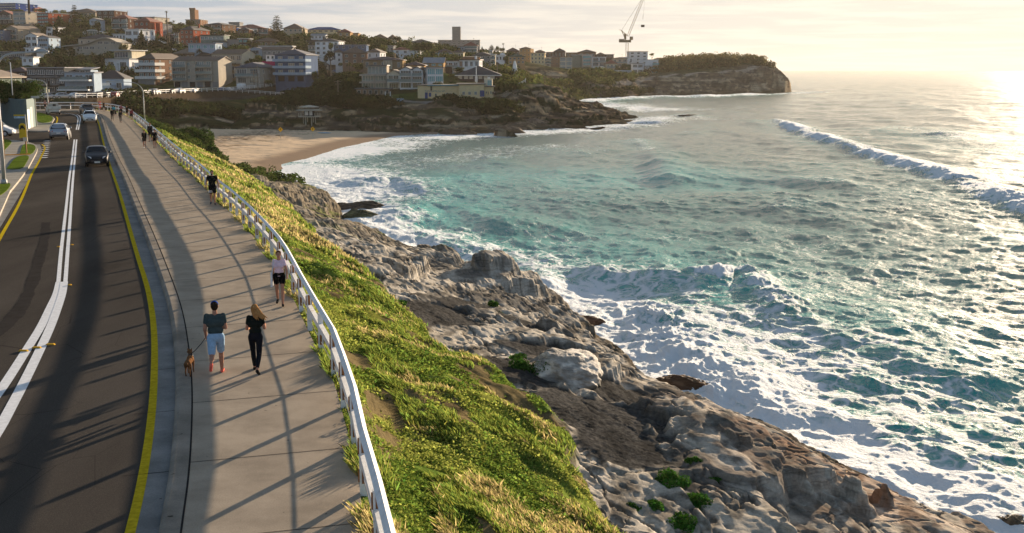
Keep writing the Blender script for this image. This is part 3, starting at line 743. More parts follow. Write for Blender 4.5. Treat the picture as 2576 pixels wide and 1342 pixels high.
# left kerb line, verge, pavement blocks
YL = smooth_idx(wl_([(-60, 700), (-20, 640), (0, 598), (50, 513.6), (77, 444), (82.8, 432.8), (99.3, 404.6), (112, 378), (113.5, 370), (106, 364)], ROADZ))
mb = MB(); strip(mb, YL, ROADZ + 0.008, -0.08, 0.08); o = mb.build('yellow_edge_line', m_yel); tag(o, kind='structure')
KL = [(-160, 820), (-60, 628), (-20, 565), (0, 537), (24.8, 481), (42.5, 459.6), (58, 440), (72.8, 417.9), (85, 396), (92.7, 381.5), (94.3, 373.2), (92, 366), (84, 361.5), (69.5, 357.2), (40, 353), (0, 352), (-120, 352), (-400, 420), (-500, 820)]
KLW = wl_(KL, 0.0)
m_side = concrete('side_concrete', (0.30, 0.275, 0.23), (0.40, 0.37, 0.32), 0.8)
pv = flat_poly('pavement', KLW[:, :2], 0.0, m_side, thick=0.2)
gl = smooth_idx(wl_([(-160, 850), (-60, 655), (0, 560), (50, 480), (80, 428), (99, 390), (101, 375), (96, 364)], ROADZ))
mb = MB(); strip(mb, gl, ROADZ + 0.004, 0.15, -1.1); o = mb.build('gutter', m_gut); tag(o, kind='structure')
KB = [(-300, 345), (0, 336), (60, 331), (71, 328.8), (100, 329.5), (122, 329), (127, 322), (131, 309), (137.4, 298), (134, 294.5), (118, 289), (104, 286), (90, 284.5), (40, 284), (-300, 286)]
KBW = wl_(KB, 0.0)
pv2 = flat_poly('pavement', KBW[:, :2], 0.0, m_side, thick=0.2)
yb = smooth_idx(wl_([(136, 331), (139, 318), (146, 299), (142, 294)], ROADZ)); mb = MB(); strip(mb, yb, ROADZ + .008, -0.09, 0.09); o = mb.build('yellow_edge_line', m_yel); tag(o, kind='structure')
def lawn_mat():
 m, nt, b = newmat('lawn')
 n = tex(nt, 'ShaderNodeTexNoise', 22.0, Detail=6.0, Roughness=0.75); w = tex(nt, 'ShaderNodeTexNoise', 0.9, Detail=3.0)
 r = ramp(nt, n.outputs[0], [(0.3, (0.05, 0.085, 0.012)), (0.7, (0.15, 0.21, 0.03))]); r2 = ramp(nt, w.outputs[0], [(0.4, 0.8), (0.6, 1.15)])
 c = mixn(nt, 1.0, r.outputs[0], r2.outputs[0], 'MULTIPLY'); nt.links.new(c, b.inputs['Base Color']); b.inputs['Roughness'].default_value = 0.9; b.inputs['Specular IOR Level'].default_value = .0
 bump(nt, b, n.outputs[0], 1.0, 0.08)
 return m
m_lawn = lawn_mat()
Lc = lambda x, y: (x / 6.042 * 1.351 * 1.0, 0)
def LV(pts): return [cv('Lz', a, b) for a, b in pts]
CROPS['Lz'] = (0, 259, 6.042)
LAWNS = [[(300, 790), (340, 640), (420, 632), (510, 640), (545, 680), (535, 720), (480, 792)],
         [(100, 1012), (245, 815), (462, 800), (400, 920), (350, 1000), (230, 1018)],
         [(-60, 1250), (185, 1215), (110, 1345), (-60, 1450)],
         [(-200, 560), (40, 560), (150, 570), (190, 600), (50, 745), (-200, 900)],
         [(548, 165), (600, 150), (690, 175), (780, 205), (815, 240), (765, 305), (552, 308)]]
for pts in LAWNS:
 W = wl_(LV(pts), 0.0); o = flat_poly('lawn', smooth_idx(np.vstack([W, W[:1]]))[:, :2][:-1], 0.05, m_lawn, thick=0.04)
# orange marker strip lying across the verge
mb = MB(); a, b_ = gp(*cv('Lz', 20, 812)), gp(*cv('Lz', 462, 798)); mb.beam((a[0], a[1], 0.09), (b_[0], b_[1], 0.09), 0.25, 0.06)
tag(mb.build('orange_strip', paint('orange_plastic', (0.65, 0.28, 0.04), 0.5)), 'flat orange strip laid across the grass verge beside the left kerb', 'strip')
# ------------------------------------------------------------------ footpath fence
def white_rust():
 m, nt, b = newmat('weathered_white_paint')
 n = tex(nt, 'ShaderNodeTexNoise', 5.0, Detail=7.0, Roughness=0.7); n2 = tex(nt, 'ShaderNodeTexNoise', 1.7, Detail=4.0)
 r = ramp(nt, n.outputs[0], [(0.3, (0.62, 0.61, 0.58)), (0.6, (0.80, 0.79, 0.77))]); r2 = ramp(nt, n2.outputs[0], [(0.66, (1, 1, 1)), (0.72, (0.62, 0.36, 0.2))])
 c = mixn(nt, 1.0, r.outputs[0], r2.outputs[0], 'MULTIPLY'); nt.links.new(c, b.inputs['Base Color']); b.inputs['Roughness'].default_value = 0.55
 bump(nt, b, n.outputs[0], 0.3, 0.01)
 return m
m_fence = white_rust(); m_rust = paint('rusty_patch', (0.30, 0.13, 0.05), 0.85, 0.5, 12)
root = empty('footpath_fence', (FENCE[0, 0], FENCE[0, 1], 0), 0, 'long white two rail post fence with rust stains along the seaward edge of the footpath', 'fence')
FS = resample(FENCE, 2.6); o_ = np.array(root.location)
keepT = np.gradient(FS[:, :2], axis=0)
for i in range(1, len(FS)):
 if FS[i, 0] < -150: break
 a = math.atan2(keepT[i, 1], keepT[i, 0])
 jit = (random.random() - .5) * 0.03
 mb = MB()
 mb.box((0, 0, 0.28), (0.085, 0.13, 1.46)); 
 for zz, hh in ((0.86, 0.30 + random.random() * .12), (0.33, 0.26)):
  if random.random() < 0.8: mb.box((0.0, 0.0, zz - 0.02), (0.106, 0.055, hh), 1); mb.box((0.0, 0.0, zz - 0.02), (0.06, 0.176, hh * .8), 1)
 p = mb.build('post', [m_fence, m_rust], root); p.location = (FS[i, 0] - o_[0], FS[i, 1] - o_[1], 0); p.rotation_euler = (jit, jit, a)
 lastp = i
FSr = FS[:lastp + 1] - np.array([o_[0], o_[1], 0])
def rail(name, z, half, diamond, mat, par=root, P=None):
 P = FSr if P is None else P
 mb = MB(); n = len(P); T = np.gradient(P[:, :2], axis=0); T /= np.linalg.norm(T, axis=1)[:, None]
 jit = [(random.random() - .5) * 0.02 for _ in range(n)]
 ring = [(0, half), (half, 0), (0, -half), (-half, 0)] if diamond else [(-half * .8, half), (half * .8, half), (half * .8, -half), (-half * .8, -half)]
 vs = [(P[i, 0] + T[i, 1] * a, P[i, 1] - T[i, 0] * a, P[i, 2] + z + b + jit[i]) for i in range(n) for a, b in ring]
 fs = [(i * 4 + k, i * 4 + (k + 1) % 4, i * 4 + 4 + (k + 1) % 4, i * 4 + 4 + k) for i in range(n - 1) for k in range(4)]
 fs += [(0, 1, 2, 3), tuple(range(n * 4 - 4, n * 4))[::-1]]
 mb.add(vs, [f[::-1] for f in fs]); return mb.build(name, mat, par)
rail('top_rail', 1.14, 0.078, True, m_fence); rail('middle_rail', 0.66, 0.074, False, m_fence)
mb = MB(); mb.tube([(p[0], p[1], 0.27) for p in FSr], 0.010, 6); mb.build('cable', paint('grey_cable', (0.25, 0.25, 0.25), 0.5), root)
# ------------------------------------------------------------------ street lamps, poles, signs by the road
m_galv = paint('galvanised_steel', (0.42, 0.42, 0.40), 0.45, 0.15, 3, metal=0.3); m_dk = paint('dark_metal', (0.03, 0.03, 0.03), 0.5)
m_lens = paint('lamp_lens', (0.75, 0.72, 0.62), 0.25); m_wpl = paint('white_plastic', (0.75, 0.75, 0.73), 0.45)
m_cream = paint('cream_post', (0.62, 0.58, 0.47), 0.5)
def lamp(base, top, reach, dirv, r0, label):
 """curved single-arm street lamp; base, top z, horizontal reach along dirv"""
 root = empty('street_lamp', base, 0, label, 'street lamp', 'street lamps along the coast road')
 h = top - base[2]; d = Vector((dirv[0], dirv[1], 0)).normalized()
 k = min(reach * 0.45, h * 0.3)
 mb = MB(); mb.tube([(0, 0, -0.3), (0, 0, h * 0.4), (0, 0, h - k)], [r0, r0 * 0.8, r0 * 0.6], 12); mb.tube([(0, 0, 0), (0, 0, .3)], [r0 * 1.5, r0 * 1.4], 12); mb.build('pole', m_galv, root, True)
 pts = []
 for i in range(13):
  a = i / 12 * math.pi / 2; pts.append(d * (k * (1 - math.cos(a))) + Vector((0, 0, h - k + k * math.sin(a) * 0.94)))
 pts += [d * (k + (reach - k) * t) + Vector((0, 0, h + (t - 0.1) * 0.12 - k * .05)) for t in (0.3, 0.6, 0.9)]
 mb = MB(); mb.tube(pts, [r0 * 0.6] * 6 + [r0 * 0.5] * 10, 10); mb.build('arm', m_galv, root, True)
 e = pts[-1]; L = 0.75
 mb = MB(); mb.tube([e - d * .1, e + d * (L * .25) + Vector((0, 0, .03)), e + d * (L * .6) + Vector((0, 0, .03)), e + d * L], [r0 * .5, .13, .16, .05], 12)
 hd = mb.build('lamp_head', m_galv, root, True)
 mb = MB(); mb.tube([e + d * (L * .35) - Vector((0, 0, .05)), e + d * (L * .6) - Vector((0, 0, .09)), e + d * (L * .85) - Vector((0, 0, .04))], [.07, .12, .05], 10); mb.build('lens', m_lens, hd, True)
 return root
b0 = gp(10.8, 464); D0 = b0[1]
topz = gy(0, 150, D0)[2]
e0 = gy(112, 132, D0)
lamp(b0, e0[2], e0[0] - b0[0] - 0.4, (1, 0.05), 0.13, 'nearest curved arm street lamp, standing on the grass verge at the left kerb')
b2 = gp(122.5, 287); t2 = gy(100, 201, b2[1]); e2 = gy(76, 200.8, b2[1])
l2 = lamp(b2, t2[2], b2[0] - e2[0], (-1, 0), 0.10, 'street lamp with grey control boxes on its pole, behind the white ute at the bend')
mb = MB(); zz = gy(122, 229, b2[1])[2]; mb.box((-0.28, 0, zz + 0.1), (.34, .3, .95)); mb.box((0.2, -.1, zz), (.3, .25, .5)); mb.build('control_box', paint('box_grey', (.45, .44, .36), .5), l2)
mb = MB(); zz = gy(122, 212, b2[1])[2]; mb.tube([(.35, 0, zz - .3), (.35, 0, zz + .5)], .16, 8); mb.build('antenna', m_dk, l2)
b3 = gp(364, 304, -0.6); t3 = gy(330, 206, b3[1]); e3 = gy(272, 206, b3[1])
lamp(b3, t3[2], b3[0] - e3[0], (-1, 0), 0.10, 'tall curved arm street lamp outside the footpath fence near the bend')
# white flag pole above the round wall
p0 = gp(31.7, 326); fa = gy(31.7, 240, 146); fb = gy(25.8, 157, 146)
# bus stop sign and street name sign
bb = gp(*cv('Lz', 405, 775)); zt = gy(*cv('Lz', 310, 310), bb[1])[2]; wS = 105 / 6.042 * bb[1] / FOC
r_ = empty('bus_stop_sign', bb, 0, 'yellow round topped bus stop sign on a brown post in the grass verge', 'sign')
mb = MB(); mb.box((0, 0, zt * 0.5 - .2), (.09, .09, zt)); mb.build('post', paint('brown_post', (.30, .17, .09), .7), r_)
n_ = 10; arc = [(-wS / 2 - .18, zt - 1.25), (wS / 2 - .18, zt - 1.25)] + [(-.18 + wS / 2 * math.cos(i / n_ * math.pi), zt - wS / 2 + wS / 2 * math.sin(i / n_ * math.pi)) for i in range(n_ + 1)]
mb = MB(); na = len(arc); mb.add([(a, -.09, b) for a, b in arc] + [(a, -.05, b) for a, b in arc], [tuple(range(na)), tuple(range(na, 2 * na))[::-1]] + [(i, i + na, (i + 1) % na + na, (i + 1) % na) for i in range(na)])
pn = mb.build('panel', paint('sign_yellow', (.55, .38, .03), .5), r_)
zb = zt - wS * .62
mb = MB(); mb.box((-.18, -.10, zb), (wS * .62, .012, .17)); mb.box((-.2, -.10, zb + .13), (wS * .42, .012, .11)); 
for sx in (-.35, .0): mb.box((sx, -.10, zb - .12), (.13, .012, .1))
mb.build('bus_symbol', m_dk, pn)
mb = MB(); mb.box((0, -.07, gy(*cv('Lz', 385, 555), bb[1])[2]), (.36, .08, .34)); mb.build('timetable_box', paint('box_pale', (.5, .46, .38), .5), r_)
sb = gp(*cv('Lz', 420, 612)); stz = gy(*cv('Lz', 400, 178), sb[1])[2]; kx = sb[1] / FOC / 6.042
r_ = empty('street_name_sign', sb, 0, 'grey post with a yellow street name blade above a white NO sign', 'sign')
mb = MB(); mb.tube([(0, 0, -.2), (-.02, 0, stz * .5), (-.08, 0, stz)], [.05, .045, .04], 8); mb.build('post', m_galv, r_, True)
def text(body, size, loc, mat, parent, name='lettering', align='LEFT', rx=90, rz=0):
 c = bpy.data.curves.new(name, 'FONT'); c.body = body; c.size = size; c.extrude = 0.004; c.align_x = align; c.align_y = 'CENTER'
 o = bpy.data.objects.new(name, c); COL.objects.link(o)
 dg = bpy.context.evaluated_depsgraph_get(); me = bpy.data.meshes.new_from_object(o.evaluated_get(dg)); me.name = name
 bpy.data.objects.remove(o); me.materials.clear(); me.materials.append(mat)
 o = bpy.data.objects.new(name, me); COL.objects.link(o); o.parent = parent; o.location = loc; o.rotation_euler = (R(rx), 0, R(rz)); return o
w1 = 165 * kx; w2 = 160 * kx
z1_ = gy(*cv('Lz', 310, 190), sb[1])[2]; z2_ = gy(*cv('Lz', 310, 221), sb[1])[2]
mb = MB(); mb.box((-w1 / 2 - .1, -.04, z1_), (w1, .03, 20 * kx)); mb.build('name_blade', paint('sign_yellow', (.55, .38, .03), .5), r_)
mb = MB(); mb.box((-w2 / 2 - .1, -.04, z2_), (w2, .03, 30 * kx)); nb = mb.build('notice_blade', paint('sign_pale_blue', (.45, .60, .72), .5), r_)
text('NO', 30 * kx, (-w2 - .06, -.065, z2_), paint('sign_navy', (.02, .05, .15), .5), nb)
mb = MB(); mb.box((-w2 * .32, -.06, z2_ + .05), (w2 * .42, .008, .03)); mb.box((-w2 * .32, -.06, z2_ - .06), (w2 * .38, .008, .03)); mb.build('small_print', paint('sign_navy', (.02, .05, .15), .5), nb)
# brown timber post at the left edge
tp = gp(8, 400 + 0); mb = MB(); mb.tube([(0, 0, -.2), (.02, 0, gy(2, 308, tp[1])[2])], [.16, .12], 9)
o = mb.build('timber_post', paint('old_timber', (.20, .13, .08), .9, .3, 6), None, True); o.location = tp; tag(o, 'stubby brown timber post at the left edge behind the nearest street lamp', 'post')
# ------------------------------------------------------------------ round garage wall at the corner, with hedge and house behind
WC = [(91, 318), (80, 321.5), (71, 324.5), (62, 325), (50, 324), (35, 320), (15, 313), (-15, 305), (-60, 297)]
WW = wl_(WC, 0.0); ztop = gy(85, 247, WW[0][1])[2]
rb = empty('garage_building', WW[0], 0, 'blue green garage with a rounded corner wall and hedge on its roof', 'building')
wl0 = [p - WW[0] for p in WW]
m_teal = paint('blue_green_render', (.085, .13, .13), .6, .12, 1.2, spec=.05)
mb = MB(); Q = [Vector(p) for p in wl0[:3]] + [Vector(p) for p in smooth_idx(np.array(wl0[2:]))[1:]]; back = [Vector((-70, 14, 0)), Vector((-9.0, 13, 0))]
ring = Q + back; n = len(ring)
mb.add([(p.x, p.y, -.2) for p in ring] + [(p.x, p.y, ztop + (.0 if i < len(Q) else 0)) for i, p in enumerate(ring)], [(i, (i + 1) % n, (i + 1) % n + n, i + n)[::-1] for i in range(n)])
mb.v = [tuple(v) for v in mb.v]
mb.add([(p.x, p.y, ztop - .15) for p in ring], [tuple(range(n))[::-1]])
mb.build('wall', m_teal, rb, False)
d01 = (Q[1] - Q[0]); d02 = (Q[2] - Q[0]).normalized(); nr = Vector((-d02.y, d02.x, 0)); nr = nr if nr.y < 0 else -nr; L02 = (Q[2] - Q[0]).length
def onwall(name, a, b, z0, z1, mat, th=.05):
 mb = MB(); c = Q[0] + d02 * (L02 * (a + b) / 2) + nr * th * .5; mb.box((c.x, c.y, (z0 + z1) / 2), (L02 * (b - a), th, z1 - z0), 0, math.atan2(d02.y, d02.x)); return mb.build(name, mat, rb)
onwall('white_door', .70, .97, .0, 2.3, m_wpl); onwall('grey_door', .34, .62, 0, 2.5, paint('door_grey', (.14, .15, .15), .4)); 
mb = MB(); mb.tube([(Q[0].x + .12, Q[0].y - .1, -.15), (Q[0].x + .12, Q[0].y - .1, ztop)], .06, 8); mb.build('downpipe', m_cream, rb)
mb = MB(); mb.box((Q[0].x + .1, Q[0].y, ztop + .1), (.9, .5, .25), 0, .5); mb.build('gutter_corner', m_galv, rb)
mb = MB(); f0 = gy(31.7, 240, WW[0][1]) - WW[0]; f1 = gy(25.8, 157, WW[0][1]) - WW[0]
o = MB().tube([tuple(f0), tuple(f1)], [.06, .045], 8).build('flag_pole', m_wpl, None, True); o.location = WW[0]; tag(o, 'slim bare white flag pole standing in the hedge above the rounded garage wall', 'flag pole')
# grey earth mound by the wall foot is a low rubble bank
# ------------------------------------------------------------------ cars
m_glass = paint('car_glass', (0.012, 0.015, 0.018), 0.06, 0.0, 1, spec=0.3); m_tyre = paint('tyre', (0.02, 0.02, 0.02), 0.85); m_rim = paint('alloy_rim', (0.45, 0.45, 0.46), 0.3, metal=0.7)
m_hl = paint('headlight', (0.75, 0.76, 0.78), 0.12, 0.05, 30); m_tl = paint('tail_light', (0.42, 0.015, 0.012), 0.2); m_blk = paint('black_trim', (0.015, 0.015, 0.016), 0.45); m_plate = paint('number_plate', (0.75, 0.75, 0.70), 0.5, 0.3, 60); m_chr = paint('chrome', (0.6, 0.6, 0.6), 0.15, metal=0.9)
CARS = dict(
 # stations from rear to front: (y, z_bottom, z_belt, z_top, half width, half width of the roof)
 hatch=dict(L=4.2, W=1.74, st=[(0.0, .42, .72, .74, .70, .55), (.06, .30, .88, .92, .80, .60), (.28, .22, .95, 1.28, .86, .60), (.75, .20, .96, 1.44, .87, .62), (1.9, .20, .95, 1.49, .87, .64), (2.45, .20, .94, 1.44, .87, .62), (3.15, .20, .93, 1.00, .86, .62), (3.75, .20, .84, .88, .82, .60), (4.1, .24, .68, .72, .74, .52), (4.2, .34, .56, .58, .62, .45)], cab=(2, 6), wh=(.78, 3.38), r=.31),
 suv=dict(L=4.6, W=1.86, st=[(0.0, .50, .80, .84, .74, .58), (.06, .36, 1.02, 1.06, .86, .64), (.30, .30, 1.08, 1.50, .92, .64), (.70, .28, 1.08, 1.66, .93, .66), (2.1, .28, 1.06, 1.69, .93, .68), (2.75, .28, 1.05, 1.62, .93, .66), (3.45, .28, 1.04, 1.10, .92, .66), (4.15, .28, .96, 1.00, .88, .64), (4.5, .34, .78, .82, .80, .56), (4.6, .42, .64, .66, .68, .48)], cab=(2, 6), wh=(.85, 3.72), r=.36),
 sedan=dict(L=4.7, W=1.80, st=[(0.0, .42, .74, .78, .72, .55), (.08, .30, .94, .98, .82, .62), (.75, .22, .98, 1.02, .88, .62), (1.35, .20, .97, 1.38, .89, .60), (2.3, .20, .95, 1.45, .89, .63), (2.85, .20, .94, 1.40, .89, .61), (3.6, .20, .92, .98, .88, .62), (4.2, .20, .84, .88, .84, .60), (4.6, .24, .68, .72, .76, .52), (4.7, .34, .56, .58, .64, .45)], cab=(2, 6), wh=(.95, 3.8), r=.32),
 van=dict(L=5.4, W=1.95, st=[(0.0, .45, 1.10, 2.1, .93, .86), (.05, .35, 1.12, 2.35, .96, .88), (.3, .30, 1.12, 2.42, .97, .88), (2.0, .30, 1.12, 2.45, .97, .88), (3.6, .30, 1.12, 2.43, .97, .88), (4.0, .30, 1.12, 2.30, .97, .84), (4.75, .30, 1.12, 1.35, .96, .76), (5.2, .30, .98, 1.04, .92, .72), (5.35, .36, .80, .84, .84, .6), (5.4, .45, .65, .67, .74, .5)], cab=(4, 6), wh=(.95, 4.45), r=.36),
 wagon=dict(L=4.1, W=1.76, st=[(0.0, .45, .82, .9, .76, .62), (.05, .32, .98, 1.4, .84, .68), (.2, .26, 1.0, 1.72, .88, .70), (.7, .24, 1.0, 1.80, .88, .71), (2.0, .24, .98, 1.80, .88, .72), (2.5, .24, .97, 1.70, .88, .68), (3.2, .24, .95, 1.05, .87, .66), (3.7, .24, .86, .90, .83, .60), (4.0, .28, .70, .74, .75, .52), (4.1, .36, .58, .60, .64, .45)], cab=(2, 6), wh=(.75, 3.3), r=.31))
def car_ring(s):
 y, zb, zl, zt, w, wr = s
 half = [(0, zb), (w * .78, zb), (w * .97, zb + .10), (w, (zb + zl) / 2 + .03), (w * .975, zl), (w * .96 if zt - zl < .12 else (w * .95), zl + min(.03, (zt - zl) * .3)), (wr + (w - wr) * .28 if zt - zl > .12 else w * .9, zl + (zt - zl) * .80), (wr * .80, zt - (zt - zl) * .03), (0, zt + .015)]
 R_ = [(a, y, b) for a, b in half]
 return R_ + [(-a, y, b) for a, b in half[-2:0:-1]]
def build_car(kind, col, name, label=None, metal=0.35, rough=0.28, group=None, simple=False, rails=False):
 c = CARS[kind]; st = c['st']; root = empty(name, (0, 0, 0), 0, label, 'car' if kind != 'van' else 'van', group)
 y0 = c['L'] / 2; mp = paint('car_paint_%.2f_%.2f_%.2f' % col, col, rough, 0.03, 2, metal=metal if sum(col) > .1 else 0, coat=0.6 if sum(col) > .1 else 0, spec=.5 if sum(col) > .1 else .18)
 rings = [car_ring((s[0] - y0,) + s[1:]) for s in st]; n = len(rings[0]); mb = MB()
 vs = [v for r in rings for v in r]
 fs = [(i * n + k, i * n + (k + 1) % n, (i + 1) * n + (k + 1) % n, (i + 1) * n + k) for i in range(len(rings) - 1) for k in range(n)]
 fs += [tuple(range(n))[::-1], tuple(range((len(rings) - 1) * n, len(rings) * n))]
 mb.add(vs, [f[::-1] for f in fs]); body = mb.build('body', [mp, m_blk], root, True)
 if not simple:
  sub = body.modifiers.new('s', 'SUBSURF'); sub.levels = 2; sub.render_levels = 2
 # glass: side, windscreen, rear, 8 mm proud of the shell
 a, b = c['cab']; roofi = [i for i in range(len(st)) if st[i][3] - st[i][2] > .2]
 def P(i, k, push=.012, t=None):
  s = rings[i][k]; return Vector(s)
 def pane(name, pts, off):
  mb = MB(); off = Vector(off); q = [Vector(p) + off for p in pts]; mb.add(q, [tuple(range(len(q)))]); o = mb.build(name, m_glass, root)
  sol = o.modifiers.new('t', 'SOLIDIFY'); sol.thickness = .012; sol.offset = 0; return o
 lo, hi = roofi[0], roofi[-1]
 for sgn in (1, -1):
  k5, k6 = (5, 6) if sgn > 0 else (n - 5, n - 6)
  def sidept(i, t): 
   p = Vector(rings[i][k5]).lerp(Vector(rings[i][k6]), t); return p
  if kind == 'van':
   pts = [sidept(4, .12) + Vector((0, .1, 0)), sidept(5, .12).lerp(sidept(6, .12), .7), sidept(5, .62) , sidept(4, .62) + Vector((0, .1, 0))]
   pts[0].z = pts[1].z = 1.25; pts[2].z = pts[3].z = 1.95
   pane('side_window', pts, (sgn * .02, 0, 0)); continue
  segs = [(lo, lo + (hi - lo) // 2), (lo + (hi - lo) // 2, hi)]
  mid = len(roofi) // 2
  for (i0, i1, e0, e1) in ((lo, roofi[mid], .25, -.05), (roofi[mid], hi, .05, .0)):
   A = sidept(i0, .12); B = sidept(i1, .12) if i1 != hi else sidept(hi, .12).lerp(sidept(hi + 1, .1), .62); Cc = sidept(i1, .88); Dd = sidept(i0, .88)
   if i0 == lo: A = A.lerp(B, .12); Dd = sidept(lo + 1, .88).lerp(Dd, .25)
   A.y += .04; B.y -= .05; Cc.y -= .03; Dd.y += .04
   mids = [sidept(j, .9) for j in range(i0 + 1, i1)] if i0 == lo else []
   pane('side_window', [A, B, Cc] + [Dd], (sgn * .012, 0, .0))
 f6, f7 = Vector(rings[hi][6]), Vector(rings[hi + 1][5])
 wt = rings[hi][7]; T1_ = Vector((wt[0] * 1.02, wt[1] + .02, wt[2] + .0)); B1_ = Vector((rings[hi + 1][6][0] * .95, rings[hi + 1][6][1] - .06, rings[hi + 1][7][2] + .01))
 t0 = Vector((T1_.x, T1_.y, T1_.z)).lerp(B1_, .08)
 pane('windscreen', [B1_, Vector((-B1_.x, B1_.y, B1_.z)), Vector((-t0.x, t0.y, t0.z)), t0], (0, .03, .035))
 rt = rings[lo][7]; zt = st[lo][3]; zb_ = st[lo][2]
 if kind != 'van':
  ra = Vector((st[lo][5] * .86, rings[lo + 1][0][1] - .12 - (0 if kind != 'sedan' else -.02), st[lo + 1][3] - .09)) if kind != 'sedan' else Vector((st[lo][5] * .86, rings[lo][0][1] - .05, st[lo][3] - .03))
  rb_ = Vector((st[lo][4] * .84, rings[lo - 1][0][1] + (.10 if kind != 'sedan' else .12), zb_ + .07))
  pane('rear_window', [rb_, Vector((-rb_.x, rb_.y, rb_.z)), Vector((-ra.x, ra.y, ra.z)), ra], (0, -.05, .02))
 # wheels
 if True:
  for sgn in (1, -1):
   for wy in c['wh']:
    mb = MB(); x = sgn * (c['W'] / 2 - .11); mb.tube([(x - .11 * sgn, wy - y0, c['r']), (x - .09 * sgn, wy - y0, c['r']), (x + .08 * sgn, wy - y0, c['r']), (x + .11 * sgn, wy - y0, c['r'])], [c['r'] * .9, c['r'], c['r'], c['r'] * .9], 20)
    w = mb.build('wheel', m_tyre, root)
    mb = MB(); mb.tube([(x + .06 * sgn, wy - y0, c['r']), (x + .118 * sgn, wy - y0, c['r'])], [c['r'] * .66, c['r'] * .6], 14); mb.build('rim', m_rim, w)
  # dark wheel arches
  for sgn in (1, -1):
   for wy in c['wh']:
    mb = MB(); x = sgn * (c['W'] / 2 - .04); mb.tube([(x - .05 * sgn, wy - y0, c['r'] + .02), (x + .045 * sgn, wy - y0, c['r'] + .02)], c['r'] * 1.14, 20); mb.build('wheel_arch', m_blk, root)
 fs_ = st[-2]; fy = fs_[0] - y0; fw = fs_[4]
 for sgn in (1, -1):
  mb = MB(); z = st[-3][2] - .13; mb.add([(sgn * (fw - .02), fy - .30, z - .01), (sgn * (fw - .34), fy + .045, z - .09), (sgn * (fw - .30), fy + .02, z + .06), (sgn * (fw + .045), fy - .42, z + .12)], [(0, 1, 2, 3)]); o = mb.build('headlight', m_hl, root); s_ = o.modifiers.new('t', 'SOLIDIFY'); s_.thickness = .05; s_.offset = 0
  rs = st[1]; mb = MB(); z = rs[2] - .12; mb.add([(sgn * (rs[4] - .30), rs[0] - y0 - .045, z - .04), (sgn * (rs[4] - .0), rs[0] - y0 + .0, z - .09), (sgn * (rs[4] + .03), rs[0] - y0 + .12, z + .08), (sgn * (rs[4] - .34), rs[0] - y0 - .03, z + .06)], [(0, 1, 2, 3)]); o = mb.build('tail_light', m_tl, root); s_ = o.modifiers.new('t', 'SOLIDIFY'); s_.thickness = .05; s_.offset = 0
  my = rings[hi][0][1] + .42; mb = MB(); mb.box((sgn * (c['W'] / 2 + .07), my, st[hi][2] + .10), (.22, .12, .15), 0, 0, .8); o = mb.build('mirror', mp if sum(col) > .3 else m_blk, root); bv = o.modifiers.new('b', 'BEVEL'); bv.width = .03; bv.segments = 2
  if not simple:
   for hy in (-.15, .55):
    mb = MB(); mb.box((sgn * (c['W'] / 2 - .005), hy, st[4][2] - .13), (.03, .16, .03)); mb.build('door_handle', m_chr if sum(col) > .3 else m_blk, root)
 mb = MB(); mb.box((0, c['L'] / 2 - .03, st[-1][1] + .10), (fw * 1.15, .08, .14)); mb.box((0, c['L'] / 2 - .08, st[-2][2] - .06), (fw * .7, .12, .07)); mb.build('grille', m_blk, root)
 mb = MB(); mb.box((0, c['L'] / 2 + .015, st[-1][1] + .03), (.40, .02, .12)); mb.build('number_plate', m_plate, root)
 mb = MB(); mb.box((0, -c['L'] / 2 - .02, (st[0][1] + st[0][2]) / 2 + .06), (.40, .02, .12)); mb.build('number_plate', m_plate, root)
 mb = MB(); mb.box((0, -c['L'] / 2 + .06, st[0][1] - .02), (fw * 1.6, .16, .12)); mb.build('rear_bumper_trim', m_blk, root)
 if rails:
  for sgn in (1, -1):
   mb = MB(); zt = max(s[3] for s in st); mb.tube([(sgn * .56, -1.35, zt - .02), (sgn * .58, -1.2, zt + .05), (sgn * .58, .6, zt + .06), (sgn * .56, .8, zt - .02)], .022, 6); mb.build('roof_rail', m_dk, root)
 return root
def put(o, p, heading, z=None):
 """heading: direction the front points, radians from +Y counter-clockwise"""
 o.location = (p[0], p[1], p[2] if z is None else z); o.rotation_euler = (0, 0, heading); return o
def head(dx, dy): return math.atan2(-dx, dy)
RZ = ROADZ + .01
c1 = build_car('hatch', (0.008, 0.010, 0.014), 'parked_car', 'black hatchback driving nearest the viewer beside the gutter')
c1.name = 'hatchback_car'; a = gp(238, 421, RZ); T_ = gp(238, 421, RZ) - gp(222, 370, RZ); put(c1, a + np.array([-.5, 2.0, 0]), head(-gp(238, 421, RZ)[0] * 0 + .36, -1.0))
c2 = build_car('suv', (0.72, 0.73, 0.74), 'suv_car', 'white SUV coming round the bend behind the black hatchback', metal=0.05); a = gp(224.5, 311, RZ); put(c2, a + np.array([-.6, 2.0, 0]), head(.35, -1))
c3 = build_car('suv', (0.010, 0.012, 0.016), 'suv_car', 'black SUV close behind the white SUV on the bend'); a = gp(222, 291, RZ); put(c3, a + np.array([-1.6, 4.0, 0]), head(.55, -1))
c4 = build_car('suv', (0.30, 0.33, 0.37), 'suv_car', 'silver grey SUV seen from behind with roof rails and red tail lights', metal=0.5, rails=True); a = gp(149, 353, RZ); put(c4, a + np.array([-.7, 2.2, 0]), head(-.30, 1))
c5 = build_car('wagon', (0.70, 0.70, 0.70), 'wagon_van', 'white small van parked in the side street at the left edge', metal=0.02); a = gp(28, 345, RZ); put(c5, a + np.array([-2.2, 1.2, 0]), head(1, .10))
c5['category'] = 'van'
